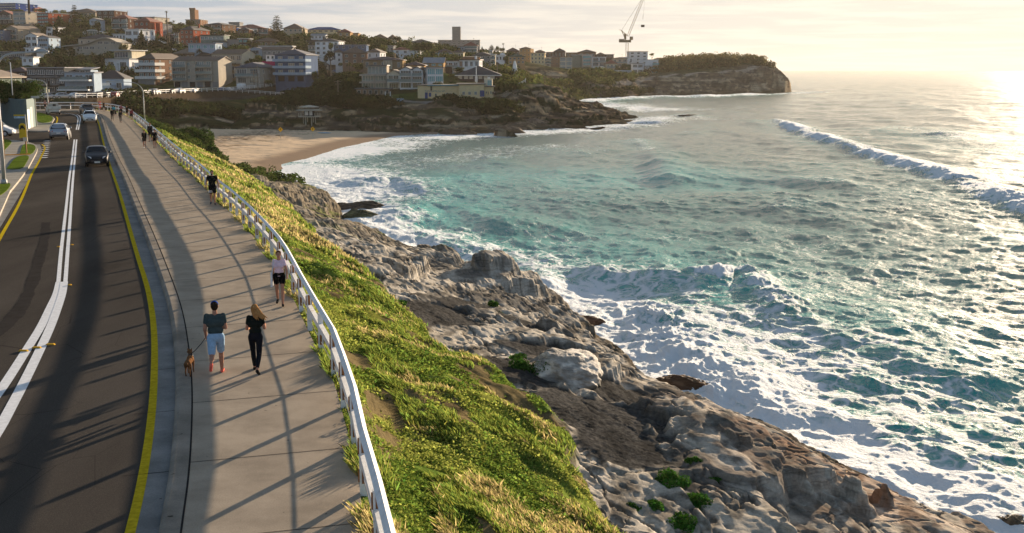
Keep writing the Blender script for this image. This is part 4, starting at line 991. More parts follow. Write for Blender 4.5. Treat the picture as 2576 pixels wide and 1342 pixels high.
# white ute with a canopy at the bend, seen from the back
def ute():
 r = build_car('sedan', (0.66, 0.66, 0.64), 'utility_truck', 'white utility truck with open tray waiting at the bend beside the grass', metal=0.02); r['category'] = 'utility truck'
 m = paint('tray_white', (.62, .62, .60), .5)
 mb = MB(); mb.box((0, -1.45, .95), (1.85, 2.1, .12)); mb.box((.92, -1.45, 1.15), (.05, 2.1, .42)); mb.box((-.92, -1.45, 1.15), (.05, 2.1, .42)); mb.box((0, -2.5, 1.15), (1.88, .05, .42)); mb.build('tray', m, r)
 mb = MB(); mb.box((0, -1.3, 1.55), (1.5, 1.6, .5), 0, 0, .8); mb.build('load_cover', paint('grey_cover', (.4, .4, .37), .8), r)
 mb = MB(); mb.box((0, -2.15, 1.5), (.45, .06, .35)); mb.build('dark_hatch', m_blk, r)
 return r
u = ute(); a = gp(121, 289.5, RZ); put(u, a + np.array([-.2, 2.5, 0]), head(-.55, 1))
# ------------------------------------------------------------------ people
SK = {}
def skinmat(c): return paint('skin', c, 0.55, 0.06, 20)
m_skin = skinmat((0.42, 0.22, 0.15))
def blob(mb, c, r, n=10):
 """ellipsoid"""
 c = Vector(c); vs = []; m = 2 * n
 for i in range(n + 1):
  t = math.pi * i / n
  for k in range(m):
   p = 2 * math.pi * k / m; vs.append((c.x + r[0] * math.sin(t) * math.cos(p), c.y + r[1] * math.sin(t) * math.sin(p), c.z + r[2] * math.cos(t)))
 fs = [(i * m + k, (i + 1) * m + k, (i + 1) * m + (k + 1) % m, i * m + (k + 1) % m) for i in range(n) for k in range(m)]
 mb.add(vs, fs)
def caps(mb, a, b, ra, rb):
 a = Vector(a); b = Vector(b); d = (b - a); L = d.length; d.normalize(); pts = []; rr = []
 for t in (-.98, -.8, -.4, 0): pts.append(a + d * ra * t); rr.append(ra * math.sqrt(max(0.02, 1 - t * t)))
 pts.append(a.lerp(b, .5)); rr.append((ra + rb) / 2)
 for t in (0, .4, .8, .98): pts.append(b + d * rb * t); rr.append(rb * math.sqrt(max(0.02, 1 - t * t)))
 mb.tube(pts, rr, 14)
def fuse(mb, name, mat, parent, vox=0.014, sm=4):
 o = mb.build(name, mat)
 rm = o.modifiers.new('r', 'REMESH'); rm.mode = 'VOXEL'; rm.voxel_size = vox; rm.use_smooth_shade = True
 s = o.modifiers.new('s', 'SMOOTH'); s.factor = 0.6; s.iterations = sm
 dg = bpy.context.evaluated_depsgraph_get(); me = bpy.data.meshes.new_from_object(o.evaluated_get(dg)); me.name = name
 old = o.data; bpy.data.objects.remove(o); bpy.data.meshes.remove(old)
 me.materials.clear(); me.materials.append(mat)
 for p in me.polygons: p.use_smooth = True
 o = bpy.data.objects.new(name, me); COL.objects.link(o); o.parent = parent; return o
def person(label, loc, hd, H=1.75, top=None, bottom=None, hair=None, shoes=(.02, .02, .02), pose=None, vox=0.014, sex='m', cat='person', group=None, sleeves=.5, legs=.5, hairstyle='short', bulk=1.0, socks=None, parts=None, topname='t_shirt', botname='shorts'):
 """local axes: x to the person's right, y forward, z up"""
 pz = dict(ls=.35, rs=-.25, lk=.15, rk=.35, la=-.3, ra=.3, le=.4, re=.4, lab=.12, rab=.12, lean=.04, hy=0, hn=0); pz.update(pose or {})
 k = H / 1.75; rt = empty('person', loc, hd, label, cat, group)
 sw = (.168 if sex == 'm' else .145) * k * (.5 + .5 * bulk); hw = (.088 if sex == 'm' else .092) * k
 hipz = .93 * k; sh = 1.43 * k
 lean = pz['lean']
 def up(z, x=0, y=0): return Vector((x, y + (z - hipz) * math.sin(lean), hipz + (z - hipz) * math.cos(lean)))
 J = {}
 low = 1e9
 for s, L in ((-1, 'l'), (1, 'r')):
  h = Vector((s * hw, 0, hipz)); a = pz[L + 's']; kn = h + Vector((s * .012, math.sin(a), -math.cos(a))) * .43 * k
  b = a - pz[L + 'k']; an = kn + Vector((0, math.sin(b), -math.cos(b))) * .42 * k
  ft = b * .6 + (.25 if b < -.4 else 0); toe = an + Vector((s * .02, math.cos(min(0, b * .8)) * .15, math.sin(min(0, b * .8)) * .15 - .045)) * k
  J[L] = (h, kn, an, toe); low = min(low, an.z - .075 * k, toe.z - .035 * k)
  S = up(sh, s * sw); aa = pz[L + 'a']; ab = pz[L + 'ab']
  el = S + Vector((s * math.sin(ab), math.sin(aa), -math.cos(aa) * math.cos(ab))).normalized() * .285 * k
  e2 = aa + pz[L + 'e']; inn = pz.get(L + 'in', .0)
  wr = el + Vector((s * (math.sin(ab) * .3 - inn), math.sin(e2), -math.cos(e2))).normalized() * .25 * k
  J[L + 'A'] = (S, el, wr)
 dz = -low
 def sh_(v): return v + Vector((0, 0, dz))
 for q in J: J[q] = tuple(sh_(v) for v in J[q])
 U = lambda z, x=0, y=0: sh_(up(z, x, y))
 bs = (.5 + .5 * bulk)
 def torso(mb, e=0.0, zlo=.92, zhi=1.45):
  b = bs * k
  caps(mb, U(.95 * k, -hw * .55), U(.95 * k, hw * .55), (.105 if sex == 'm' else .115) * b + e, (.105 if sex == 'm' else .115) * b + e)
  caps(mb, U(1.10 * k, -.055 * k), U(1.10 * k, .055 * k), (.105 if sex == 'm' else .088) * b + e, (.105 if sex == 'm' else .088) * b + e)
  caps(mb, U(1.28 * k, -.08 * k), U(1.28 * k, .08 * k), (.118 if sex == 'm' else .100) * b + e, (.118 if sex == 'm' else .100) * b + e)
  caps(mb, U(1.40 * k, -sw * .72), U(1.40 * k, sw * .72), .064 * b + e, .064 * b + e)
  caps(mb, U(1.10 * k), U(1.36 * k), .10 * b + e, .09 * b + e)
  if sex == 'f':
   for s in (-1, 1): blob(mb, U(1.27 * k, s * .068 * k, .075 * k), (.058 * k + e, .045 * k + e, .055 * k + e), 8)
 def arm(mb, L, e=0.0, frac=2.0):
  S, el, wr = J[L + 'A']
  f = min(frac, 1.0); caps(mb, S, S.lerp(el, f), .050 * k * bs + e, (.050 - .010 * f) * k * bs + e)
  if frac > 1: f = frac - 1; caps(mb, el, el.lerp(wr, f), .040 * k * bs + e, (.040 - .014 * f) * k * bs + e)
 def leg(mb, L, e=0.0, frac=2.0):
  h, kn, an, toe = J[L]; f = min(frac, 1.0)
  caps(mb, h + Vector((0, 0, .02)), h.lerp(kn, f), .082 * k * bs + e, (.082 - .028 * f) * k * bs + e)
  if frac > 1: f = frac - 1; m = kn.lerp(an, .3); m = m + Vector((0, -.012, 0)); caps(mb, kn, m, .053 * k + e, .052 * k * bs + e); caps(mb, m, kn.lerp(an, f), .052 * k * bs + e, (.052 - .018 * f) * k + e)
 # body
 mb = MB(); torso(mb)
 hc = U(1.635 * k, 0, .015) + Vector((0, pz['hn'] * .05, 0)); yaw = pz['hy']
 fx = Vector((math.sin(yaw), math.cos(yaw), 0)); fr = Vector((math.cos(yaw), -math.sin(yaw), 0))
 caps(mb, U(1.44 * k), U(1.56 * k, 0, .005), .056 * k, .05 * k)
 blob(mb, hc + Vector((0, -.008, .025 * k)), (.076 * k, .090 * k, .092 * k)); blob(mb, hc + fx * .022 * k - Vector((0, 0, .035 * k)), (.060 * k, .066 * k, .075 * k))
 blob(mb, hc + fx * .092 * k - Vector((0, 0, .012 * k)), (.013 * k, .022 * k, .022 * k), 6)
 for s in (-1, 1): blob(mb, hc + fr * s * .078 * k, (.012 * k, .02 * k, .03 * k), 6)
 for L, s in (('l', -1), ('r', 1)):
  arm(mb, L); leg(mb, L); h, kn, an, toe = J[L]; caps(mb, an, an - Vector((0, 0, .03)), .038 * k, .035 * k)
  S, el, wr = J[L + 'A']; d = (wr - el).normalized(); side = d.cross(Vector((0, 1, 0))); side = (side if side.length > .2 else Vector((1, 0, 0))).normalized()
  fwd = side.cross(d).normalized()
  palm = wr + d * .055 * k; caps(mb, wr, palm, .026 * k, .033 * k)
  for q, (o_, ln) in enumerate(((-.027, .062), (-.009, .075), (.009, .070), (.026, .055))):
   base = palm + fwd * o_ * k + d * .012; k1 = base + d * ln * .5 * k; k2 = k1 + (d * .7 - side * s * .5).normalized() * ln * .5 * k
   caps(mb, base, k1, .0095 * k, .009 * k); caps(mb, k1, k2, .009 * k, .008 * k)
  caps(mb, wr + d * .02 + fwd * .02, wr + d * .055 + fwd * .055 * k, .011 * k, .009 * k)
 fuse(mb, 'body', parts.get('skin', m_skin) if parts else m_skin, rt, vox)
 # face marks
 face = MB()
 for s in (-1, 1): blob(face, hc + fx * .078 * k + fr * s * .03 * k + Vector((0, 0, .018 * k)), (.010 * k, .008 * k, .007 * k), 5)
 face.build('eye', paint('eye_dark', (.03, .02, .02), .3), rt)
 face = MB(); blob(face, hc + fx * .084 * k - Vector((0, 0, .052 * k)), (.022 * k, .008 * k, .006 * k), 5); face.build('mouth', paint('lips', (.30, .09, .08), .5), rt)
 # clothes
 if top:
  mb = MB(); torso(mb, .009); 
  for L in 'lr': arm(mb, L, .011, sleeves)
  fuse(mb, topname, paint('cloth_%.2f_%.2f_%.2f' % top, top, .85, .15, 14, bumpd=.01), rt, vox)
 if bottom:
  mb = MB(); caps(mb, U(.95 * k, -hw * .6), U(.95 * k, hw * .6), .112 * k * bs + .012, .112 * k * bs + .012); caps(mb, U(1.0 * k, -.05 * k), U(1.0 * k, .05 * k), .10 * k * bs + .012, .10 * k * bs + .012)
  e = .022 if legs < 1 and botname == 'shorts' else .008
  for L in 'lr': leg(mb, L, e, legs)
  fuse(mb, botname, paint('cloth_%.2f_%.2f_%.2f' % bottom, bottom, .85, .15, 14, bumpd=.01), rt, vox)
 for L in 'lr':
  h, kn, an, toe = J[L]; mb = MB(); heel = an - Vector((0, .03, .045)) * k
  caps(mb, heel, toe - Vector((0, 0, .0)), .040 * k, .036 * k); caps(mb, an - Vector((0, 0, .03)), heel, .038 * k, .038 * k)
  so = fuse(mb, 'shoe', paint('shoe_%.2f_%.2f_%.2f' % tuple(shoes), shoes, .6, .1, 20), rt, max(vox, .012))
 hm = paint('hair_%.2f_%.2f_%.2f' % (hair or (.03, .02, .015)), hair or (.03, .02, .015), .6, .35, 30)
 mb = MB(); cback = hc - fx * .018 * k + Vector((0, 0, .042 * k))
 if hairstyle != 'bald':
  blob(mb, cback, (.084 * k, .092 * k, .084 * k)); blob(mb, hc - fx * .03 * k, (.078 * k, .07 * k, .09 * k))
 if hairstyle == 'beard': blob(mb, hc + fx * .04 * k - Vector((0, 0, .075 * k)), (.056 * k, .052 * k, .042 * k))
 if hairstyle == 'bun': blob(mb, hc - fx * .10 * k + Vector((0, 0, .05 * k)), (.035 * k, .035 * k, .035 * k))
 if hairstyle == 'long':
  for i in range(9):
   a = -1.3 + i * .33; st_ = hc - fx * (.06 * k * math.cos(a)) + fr * (.075 * k * math.sin(a)) + Vector((0, 0, .02))
   m1 = st_ - fx * .05 + fr * (.03 + .01 * i) - Vector((0, 0, .12 + .01 * (i % 3))); e1 = m1 + fr * (.03 + .012 * i) - fx * .02 - Vector((0, 0, .09 + .02 * (i % 4)))
   caps(mb, st_, m1, .030 * k, .026 * k); caps(mb, m1, e1, .026 * k, .010 * k)
 if mb.v: fuse(mb, 'hair', hm, rt, vox)
 return rt, J, hc, U
def on(px, py, z=0.0): return gp(px, py, z)
PT = np.array([-.22, 1.0]); HAWAY = head(-.22, 1); HTO = head(.22, -1)
# man with cap, walking away, seen from behind
man, MJ, mh, MU = person('man in navy cap, grey T-shirt and blue shorts walking a dog away from the viewer', on(547, 946), HAWAY, 1.86, top=(.055, .075, .075), bottom=(.30, .44, .60), hair=(.03, .02, .015), shoes=(.75, .16, .12), vox=.010, bulk=1.12, legs=.78,
 pose=dict(ls=-.5, lk=1.0, rs=.45, rk=.15, la=-.10, le=.75, lab=.17, lin=.1, ra=.05, re=1.35, rab=.14, rin=.35, lean=.03))
mb = MB(); c_ = mh + Vector((0, 0, .055)); blob(mb, c_, (.092, .103, .085)); caps(mb, c_ + Vector((-.03, .11, -.015)), c_ + Vector((.03, .11, -.015)), .03, .03)
fuse(mb, 'cap', paint('cap_navy', (.02, .07, .30), .8), man, .010)
# woman in black, walking away
wom, WJ, wh, WU = person('woman in black T-shirt and leggings with loose copper blonde hair walking away', on(646, 938), head(-.05, 1), 1.72, top=(.012, .016, .014), bottom=(.012, .013, .018), hair=(.38, .19, .07), sex='f', vox=.010, legs=1.88, botname='leggings', hairstyle='long',
 pose=dict(ls=.42, lk=.12, rs=-.36, rk=.55, la=.0, le=1.35, lab=.20, lin=.1, ra=.15, re=1.5, rab=.25, rin=.2, lean=.05))
mb = MB(); w_ = WJ['lA'][2]; mb.tube([w_ + Vector((.0, .08, .0)), w_ + Vector((.0, .09, .13))], [.033, .036], 12); o = mb.build('drink_bottle', m_blk); 
o.matrix_world = Matrix.Translation(wom.location) @ Matrix.Rotation(wom.rotation_euler.z, 4, 'Z'); tag(o, 'small black drink bottle held by the woman in black leggings', 'bottle')
# woman in pale pink shirt, walking towards the viewer
wp, PJ, ph, PU = person('woman in pale pink T-shirt and black shorts with a white bag walking towards the viewer', on(705, 768), head(.12, -1), 1.72, top=(.75, .56, .64), bottom=(.008, .008, .009), hair=(.13, .055, .03), sex='f', vox=.010, legs=.42, hairstyle='bun',
 pose=dict(ls=.30, lk=.08, rs=-.22, rk=.42, la=.38, le=.25, lab=.30, ra=-.18, re=.10, rab=.16, lean=.02))
S_ = PJ['rA'][0]; mb = MB(); mb.tube([S_ + Vector((-.01, .04, .05)), S_ + Vector((.045, .07, -.25)), S_ + Vector((.07, .03, -.40))], .018, 6); mb.tube([S_ + Vector((-.01, -.03, .05)), S_ + Vector((.045, -.09, -.25)), S_ + Vector((.07, -.05, -.40))], .018, 6)
mb.box(S_ + Vector((.085, .0, -.58)), (.06, .30, .42), 0, 0, .9); o = mb.build('tote_bag', paint('bag_white', (.68, .68, .70), .8)); o.matrix_world = Matrix.Translation(wp.location) @ Matrix.Rotation(wp.rotation_euler.z, 4, 'Z'); tag(o, 'white tote bag hanging from the shoulder of the woman in pale pink', 'bag')
# bearded man in black
bm, BJ, bh, BU = person('bearded muscular man in black T-shirt and black shorts with white leg stripes', on(536, 515), head(.25, -1), 1.84, top=(.012, .014, .014), bottom=(.012, .012, .014), hair=(.012, .010, .010), vox=.012, bulk=1.3, legs=.72, hairstyle='beard', shoes=(.04, .06, .09),
 pose=dict(ls=.25, lk=.12, rs=-.2, rk=.3, la=.15, le=.3, lab=.32, ra=-.08, re=.25, rab=.32))
h, kn = BJ['r'][0], BJ['r'][1]; mb = MB()
for t in (.45, .56, .67):
 p = h.lerp(kn, t); d = (kn - h).normalized() * .014; mb.tube([p - d, p + d], .116, 16)
mb.build('stripe', paint('stripe_white', (.7, .7, .7), .8), bm)
mb = MB(); mb.tube([BJ['lA'][2] - Vector((0, 0, .02)), BJ['lA'][2] + Vector((0, 0, .02))], .036, 10); mb.build('watch', m_blk, bm)
# trio
t1, _, _, _ = person('woman in black jumper holding a pale cup, left of the trio', on(364, 374), head(.2, -1), 1.68, top=(.012, .012, .013), bottom=(.012, .012, .013), hair=(.05, .03, .02), sex='f', sleeves=1.9, vox=.018, legs=.45, shoes=(.5, .5, .5), bulk=1.1, hairstyle='bun', pose=dict(ls=.3, lk=.1, rs=-.2, rk=.35, la=.1, le=.4, ra=.3, re=1.6, rin=.1))
w_ = _ if False else None
t2, _, _, _ = person('tall bald man in a dark jacket and shorts walking behind the trio', on(379, 357), head(.2, -1), 1.85, top=(.02, .022, .025), bottom=(.012, .012, .013), vox=.018, sleeves=1.9, legs=.7, hairstyle='bald', bulk=1.05, pose=dict(ls=-.2, lk=.3, rs=.25, rk=.1, la=.3, ra=-.3))
t3, _, th, _ = person('woman in black top, shorts and black hat, right of the trio', on(390, 373), head(.2, -1), 1.70, top=(.012, .012, .013), bottom=(.012, .012, .013), hair=(.1, .06, .04), sex='f', vox=.018, sleeves=1.9, legs=.48, bulk=1.1, pose=dict(ls=.12, lk=.05, rs=-.12, rk=.25, la=.1, ra=.1, rab=.3, lab=.3, le=.5, re=.5))
mb = MB(); blob(mb, th + Vector((0, 0, .06)), (.10, .11, .085)); mb.tube([th + Vector((0, 0, .05)), th + Vector((0, 0, .065))], .15, 16); fuse(mb, 'hat', m_blk, t3, .014)
FARP = [
 ((282.7, 304.2), HAWAY, dict(top=(.012, .012, .014), bottom=(.014, .014, .016), sleeves=1.9, legs=1.85, botname='trousers'), 'person all in black walking away, arms swinging, near the bend'),
 ((286.5, 293), HAWAY, dict(top=(.06, .30, .38), bottom=(.02, .02, .025), sleeves=1.8, legs=1.8, botname='trousers'), 'person with a turquoise top walking away beside a small child'),
 ((291.5, 294), HAWAY, dict(top=(.03, .03, .035), bottom=(.02, .02, .02), H=1.05), 'small child in dark clothes beside the turquoise walker'),
 ((303.8, 309.5), HAWAY, dict(top=(.025, .025, .028), bottom=(.07, .06, .055), sleeves=1.9, legs=1.85, botname='trousers'), 'person in dark hooded jacket carrying a grey bag, walking away'),
 ((305.5, 291), HTO, dict(top=(.30, .10, .12), bottom=(.02, .02, .02), sleeves=1.0), 'person in a dark red top hidden behind the hooded walker'),
 ((320.2, 294.5), HTO, dict(top=(.012, .012, .012), bottom=(.012, .012, .012), sleeves=.6), 'runner in black top and shorts beside the man in maroon'),
 ((331.7, 304.5), HTO, dict(top=(.22, .035, .05), bottom=(.012, .012, .014), sleeves=1.9, shoes=(.6, .6, .6)), 'man in maroon long sleeved top and black shorts close to the fence'),
 ((251.6, 276.5), HTO, dict(top=(.55, .08, .10), bottom=(.60, .05, .06), sleeves=.5, legs=1.6, botname='trousers'), 'person in white and bright red clothes at the far bend of the path'),
 ((261.8, 281), HTO, dict(top=(.012, .012, .013), bottom=(.012, .012, .013), sleeves=.4, sex='f'), 'jogger in black next to the person in bright red'),
 ((114, 277), HTO, dict(top=(.45, .25, .22), bottom=(.02, .02, .02), sleeves=.5), 'person in pink top standing left behind the white utility truck'),
 ((123, 277), HTO, dict(top=(.25, .05, .07), bottom=(.03, .03, .06), sleeves=.5), 'person in dark red top standing right behind the white utility truck')]
for i, ((px, py), hd, kw, lab) in enumerate(FARP):
 s = 1 if i % 2 else -1
 kw = dict(H=1.72, vox=.024, hair=(.04, .025, .02), legs=.6) | kw
 person(lab, on(px, py), hd, pose=dict(ls=.3 * s, rs=-.3 * s, la=-.3 * s, ra=.3 * s), **kw)
# dog and leash
def dog():
 rt = empty('dog', on(477, 943), head(-.08, 1), 'small brown short haired dog on a leash by the kerb, seen from behind', 'dog')
 mb = MB(); z = .36
 blob(mb, (0, .17, z + .03), (.095, .15, .115)); blob(mb, (0, .0, z + .01), (.085, .16, .095)); blob(mb, (0, -.17, z + .0), (.088, .12, .10))
 caps(mb, (0, .24, z + .06), (-.02, .33, z + .16), .068, .058)
 blob(mb, (-.035, .37, z + .20), (.062, .075, .060)); caps(mb, (-.06, .40, z + .185), (-.115, .44, z + .165), .038, .026)
 for s in (-1, 1):
  caps(mb, (-.035 + s * .045, .35, z + .24), (-.035 + s * .06, .345, z + .30), .020, .007)
  fy = .20 + s * .04; caps(mb, (s * .062, fy, z - .02), (s * .060, fy + .01, .17), .040, .023); caps(mb, (s * .060, fy + .01, .17), (s * .058, fy + s * .02, .03), .022, .017); blob(mb, (s * .058, fy + s * .02 + .015, .018), (.022, .032, .018), 6)
  hy = -.20 - s * .03; caps(mb, (s * .062, hy, z - .03), (s * .066, hy + .05, .22), .052, .034); caps(mb, (s * .066, hy + .05, .22), (s * .064, hy - .04, .13), .026, .019); caps(mb, (s * .064, hy - .04, .13), (s * .062, hy - .01, .03), .019, .016); blob(mb, (s * .062, hy + .01, .018), (.022, .034, .018), 6)
 caps(mb, (0, -.27, z + .04), (.03, -.36, z + .00), .020, .014); caps(mb, (.03, -.36, z + .00), (.11, -.42, z + .03), .014, .008)
 fuse(mb, 'body', paint('dog_fur', (.17, .085, .04), .75, .35, 9), rt, .008, 3)
 mb = MB(); mb.tube([(-.005, .262, z + .085), (-.012, .285, z + .115)], .072, 14); mb.build('collar', m_blk, rt)
 mb = MB(); blob(mb, (-.122, .445, z + .168), (.013, .013, .011), 5); mb.build('nose', m_blk, rt)
 rt.scale = (.88, .88, .88); return rt
dg_ = dog()
Wd = Matrix.Translation(dg_.location) @ Matrix.Rotation(dg_.rotation_euler.z, 4, 'Z') @ Matrix.Scale(.88, 4); Wm = Matrix.Translation(man.location) @ Matrix.Rotation(man.rotation_euler.z, 4, 'Z')
pa = Wd @ Vector((0, .25, .50)); pb = Wm @ (MJ['lA'][2] + Vector((0, .06, -.03)))
mb = MB(); mb.tube([pa, pa.lerp(pb, .33) - Vector((0, 0, .03)), pa.lerp(pb, .66) - Vector((0, 0, .03)), pb], .010, 6); tag(mb.build('dog_leash', m_blk), 'thin black leash from the man in the navy cap to the dog', 'leash')
# ------------------------------------------------------------------ far shore: beach, cliffs, hill, headland
SHORE_FAR = [(1066, 336), (1110, 339), (1150, 336), (1190, 338), (1230, 334), (1262, 335), (1300, 326), (1350, 327), (1400, 322), (1450, 325), (1500, 317), (1550, 312), (1590, 304), (1606, 299), (1585, 294), (1530, 290), (1480, 283), (1440, 275), (1415, 266), (1396, 262), (1392, 257), (1410, 255), (1450, 256), (1480, 251), (1520, 250), (1560, 251), (1600, 246), (1650, 244), (1700, 243), (1760, 241), (1830, 237), (1900, 235), (1950, 233), (1974, 230)]
SW = [tuple(gp(a, b, SEA)[:2]) for a, b in SHORE_FAR]
tipx, tipy = SW[-1]
SW += [(tipx + 12, tipy + 60), (tipx - 10, tipy + 160), (tipx - 60, tipy + 420), (tipx - 200, tipy + 900)]
ctl = []
def cz(px, py, z): p = gp(px, py, z); ctl.append(tuple(p))
def cy_(px, py, y): ctl.append(tuple(gy(px, py, y)))
# beach back, gully, park and foot of the cliffs
for a, b, y in [(300, 300, 300), (380, 300, 290), (420, 318, 292), (300, 285, 330), (200, 285, 330), (450, 322, 318), (520, 322, 325), (600, 322, 325), (700, 322, 326), (800, 326, 326), (880, 328, 326), (960, 331, 322), (1040, 333, 322)]: cy_(a, b, y)
for a, b, y in [(300, 272, 335), (420, 268, 345), (420, 300, 334), (520, 303, 342), (620, 303, 344), (720, 303, 344), (800, 303, 344), (880, 303, 342), (520, 272, 352), (620, 271, 354), (720, 271, 354), (800, 272, 352), (880, 276, 348), (960, 300, 340), (1040, 305, 336), (600, 262, 385), (700, 258, 390), (800, 262, 385), (860, 262, 375), (900, 258, 370)]: cy_(a, b, y)
# top of the wall / road
ROADF = [(-60, 250, 290), (100, 248.5, 296), (190, 247.8, 300), (246, 247.2, 308), (300, 242.5, 330), (354, 238.8, 352), (443, 234.7, 385), (520, 231.5, 408), (576, 229.5, 425), (640, 223.5, 445), (687, 218.6, 458), (730, 215.8, 475), (775, 212.5, 498), (815, 208.8, 525), (852, 204, 560), (880, 199.5, 590), (901, 195, 615)]
RF = np.array([gy(a, b, y) for a, b, y in ROADF])
for p in RF: ctl.append((p[0], p[1] + 2, p[2])); ctl.append((p[0] - 4, p[1] + 12, p[2]))
# land right of the road: terraces, club, lookout
for a, b, y in [(905, 246, 392), (950, 246, 385), (1000, 248, 380), (1050, 252, 378), (1120, 252, 376), (1200, 250, 376), (1245, 245, 380), (1290, 238, 385), (1330, 226, 392), (1380, 222, 400), (1300, 215, 420), (1360, 209, 430), (1260, 222, 410),
    (1010, 262, 366), (1060, 262, 362), (1150, 262, 362), (1240, 258, 366), (1300, 250, 378), (1350, 240, 388), (1392, 236, 398)]: cy_(a, b, y)
# rock platform
for a, b in [(1100, 325), (1180, 322), (1260, 318), (1320, 305), (1380, 300), (1440, 303), (1500, 302), (1550, 301), (1430, 288), (1480, 296)]: cz(a, b, SEA + 1.6 + (a % 3) * .5)
for a, b in [(1100, 308), (1180, 300), (1260, 300), (1330, 288), (1380, 276), (1400, 285)]: cz(a, b, -6.5)
# headland: path line and slopes
PATHF = [(1350, 213, 640), (1420, 212, 670), (1503, 207.5, 705), (1560, 201, 740), (1583, 198, 755), (1640, 191.5, 805), (1698, 185, 840), (1760, 181, 865), (1830, 177, 890), (1890, 172.4, 908), (1939, 164, 925)]
PF = np.array([gy(a, b, y) for a, b, y in PATHF])
for p in PF: ctl.append(tuple(p))
for a, b, y in [(1430, 232, 665), (1500, 228, 700), (1580, 222, 735), (1660, 215, 775), (1740, 210, 805), (1830, 202, 845), (1900, 192, 878), (1945, 180, 905), (1960, 168, 930),
    (1440, 246, 645), (1520, 240, 692), (1600, 236, 728), (1700, 232, 768), (1800, 227, 818), (1880, 222, 852), (1945, 215, 893), (1968, 195, 915)]: cy_(a, b, y)
for a, b, y in [(1700, 165, 925), (1760, 160, 935), (1820, 160, 940), (1880, 163, 940), (1930, 163, 940), (1660, 172, 900)]: cy_(a, b, y)
for a, b, y in [(1750, 170, 1080), (1880, 174, 1060), (1600, 160, 1110)]: cy_(a, b, y)
# hill behind: crest and slopes
for a, b, y in [(-100, 130, 560), (0, 195, 450), (150, 190, 450), (300, 190, 480), (0, 120, 600), (150, 125, 590), (300, 120, 600), (420, 150, 560), (0, 60, 740), (150, 60, 740), (300, 55, 760), (430, 75, 740), (560, 90, 740), (700, 90, 760), (850, 100, 780), (1000, 105, 800), (1150, 130, 820), (1300, 145, 840), (1450, 150, 900), (1550, 160, 930),
    (520, 150, 580), (620, 140, 600), (720, 150, 590), (820, 155, 620), (950, 150, 640), (1100, 160, 640), (1250, 165, 660), (950, 200, 500), (1050, 200, 480), (1150, 205, 460), (1250, 205, 440), (1300, 190, 560), (1400, 188, 640), (-100, 60, 760), (-250, 60, 760), (-250, 200, 450),
    (1340, 185, 640), (1440, 188, 720), (1540, 190, 790), (1620, 188, 850), (1660, 180, 880)]: cy_(a, b, y)
for a, b, y in [(0, 60, 1000), (400, 80, 1000), (800, 100, 1050), (1200, 130, 1100), (-300, 60, 1000)]: cy_(a, b, y)
BLD_CTL = []   # filled by the building table below before the ground is solved
# ------------------------------------------------------------------ buildings
def P_(name, c, r=.7, v=.12, s=.6): return paint(name, c, r, v, s)
m_wglass = paint('window_glass', (0.035, 0.045, 0.05), 0.08, 0.5, 0.35, spec=0.8); m_wglass2 = paint('pale_window_glass', (0.16, 0.22, 0.22), 0.12, 0.4, 0.4, spec=0.8)
m_wframe = paint('window_frame_white', (0.74, 0.73, 0.70), 0.5); m_slab = paint('slab_white', (0.66, 0.65, 0.62), 0.6)
m_rail = paint('rail_glass', (0.14, 0.20, 0.20), 0.15)
m_dark = paint('near_black_paint', (0.03, 0.03, 0.035), 0.7)  # even near-black for garage doors, clubhouse slot and tower cabin
def tiles(name, c):
 key = 'tiles' + name
 if key in _mc: return _mc[key]
 m, nt, b = newmat(name)
 n = tex(nt, 'ShaderNodeTexNoise', 1.1, Detail=6.0, Roughness=0.7); w = tex(nt, 'ShaderNodeTexWave', 2.2, bands_direction='Z', Distortion=0.4)
 c = np.array(c); r = ramp(nt, n.outputs[0], [(0.3, tuple(c * .7)), (0.7, tuple(c * 1.25))]); r2 = ramp(nt, w.outputs[0], [(0.0, 0.72), (0.5, 1.05)])
 nt.links.new(mixn(nt, 1.0, r.outputs[0], r2.outputs[0], 'MULTIPLY'), b.inputs['Base Color']); b.inputs['Roughness'].default_value = 0.8
 _mc[key] = m; return m
def bricks(name, c, c2):
 key = 'brick' + name
 if key in _mc: return _mc[key]
 m, nt, b = newmat(name)
 n = tex(nt, 'ShaderNodeTexNoise', 0.9, Detail=8.0, Roughness=0.7); w = tex(nt, 'ShaderNodeTexBrick', 2.2)
 w.inputs['Color1'].default_value = (*c, 1); w.inputs['Color2'].default_value = (*c2, 1); w.inputs['Mortar'].default_value = (*(np.array(c) * .8 + .03), 1); w.inputs['Mortar Size'].default_value = .015
 r = ramp(nt, n.outputs[0], [(0.3, 0.75), (0.7, 1.15)])
 nt.links.new(mixn(nt, 1.0, w.outputs[0], r.outputs[0], 'MULTIPLY'), b.inputs['Base Color']); b.inputs['Roughness'].default_value = 0.85; b.inputs['Specular IOR Level'].default_value = .0
 _mc[key] = m; return m
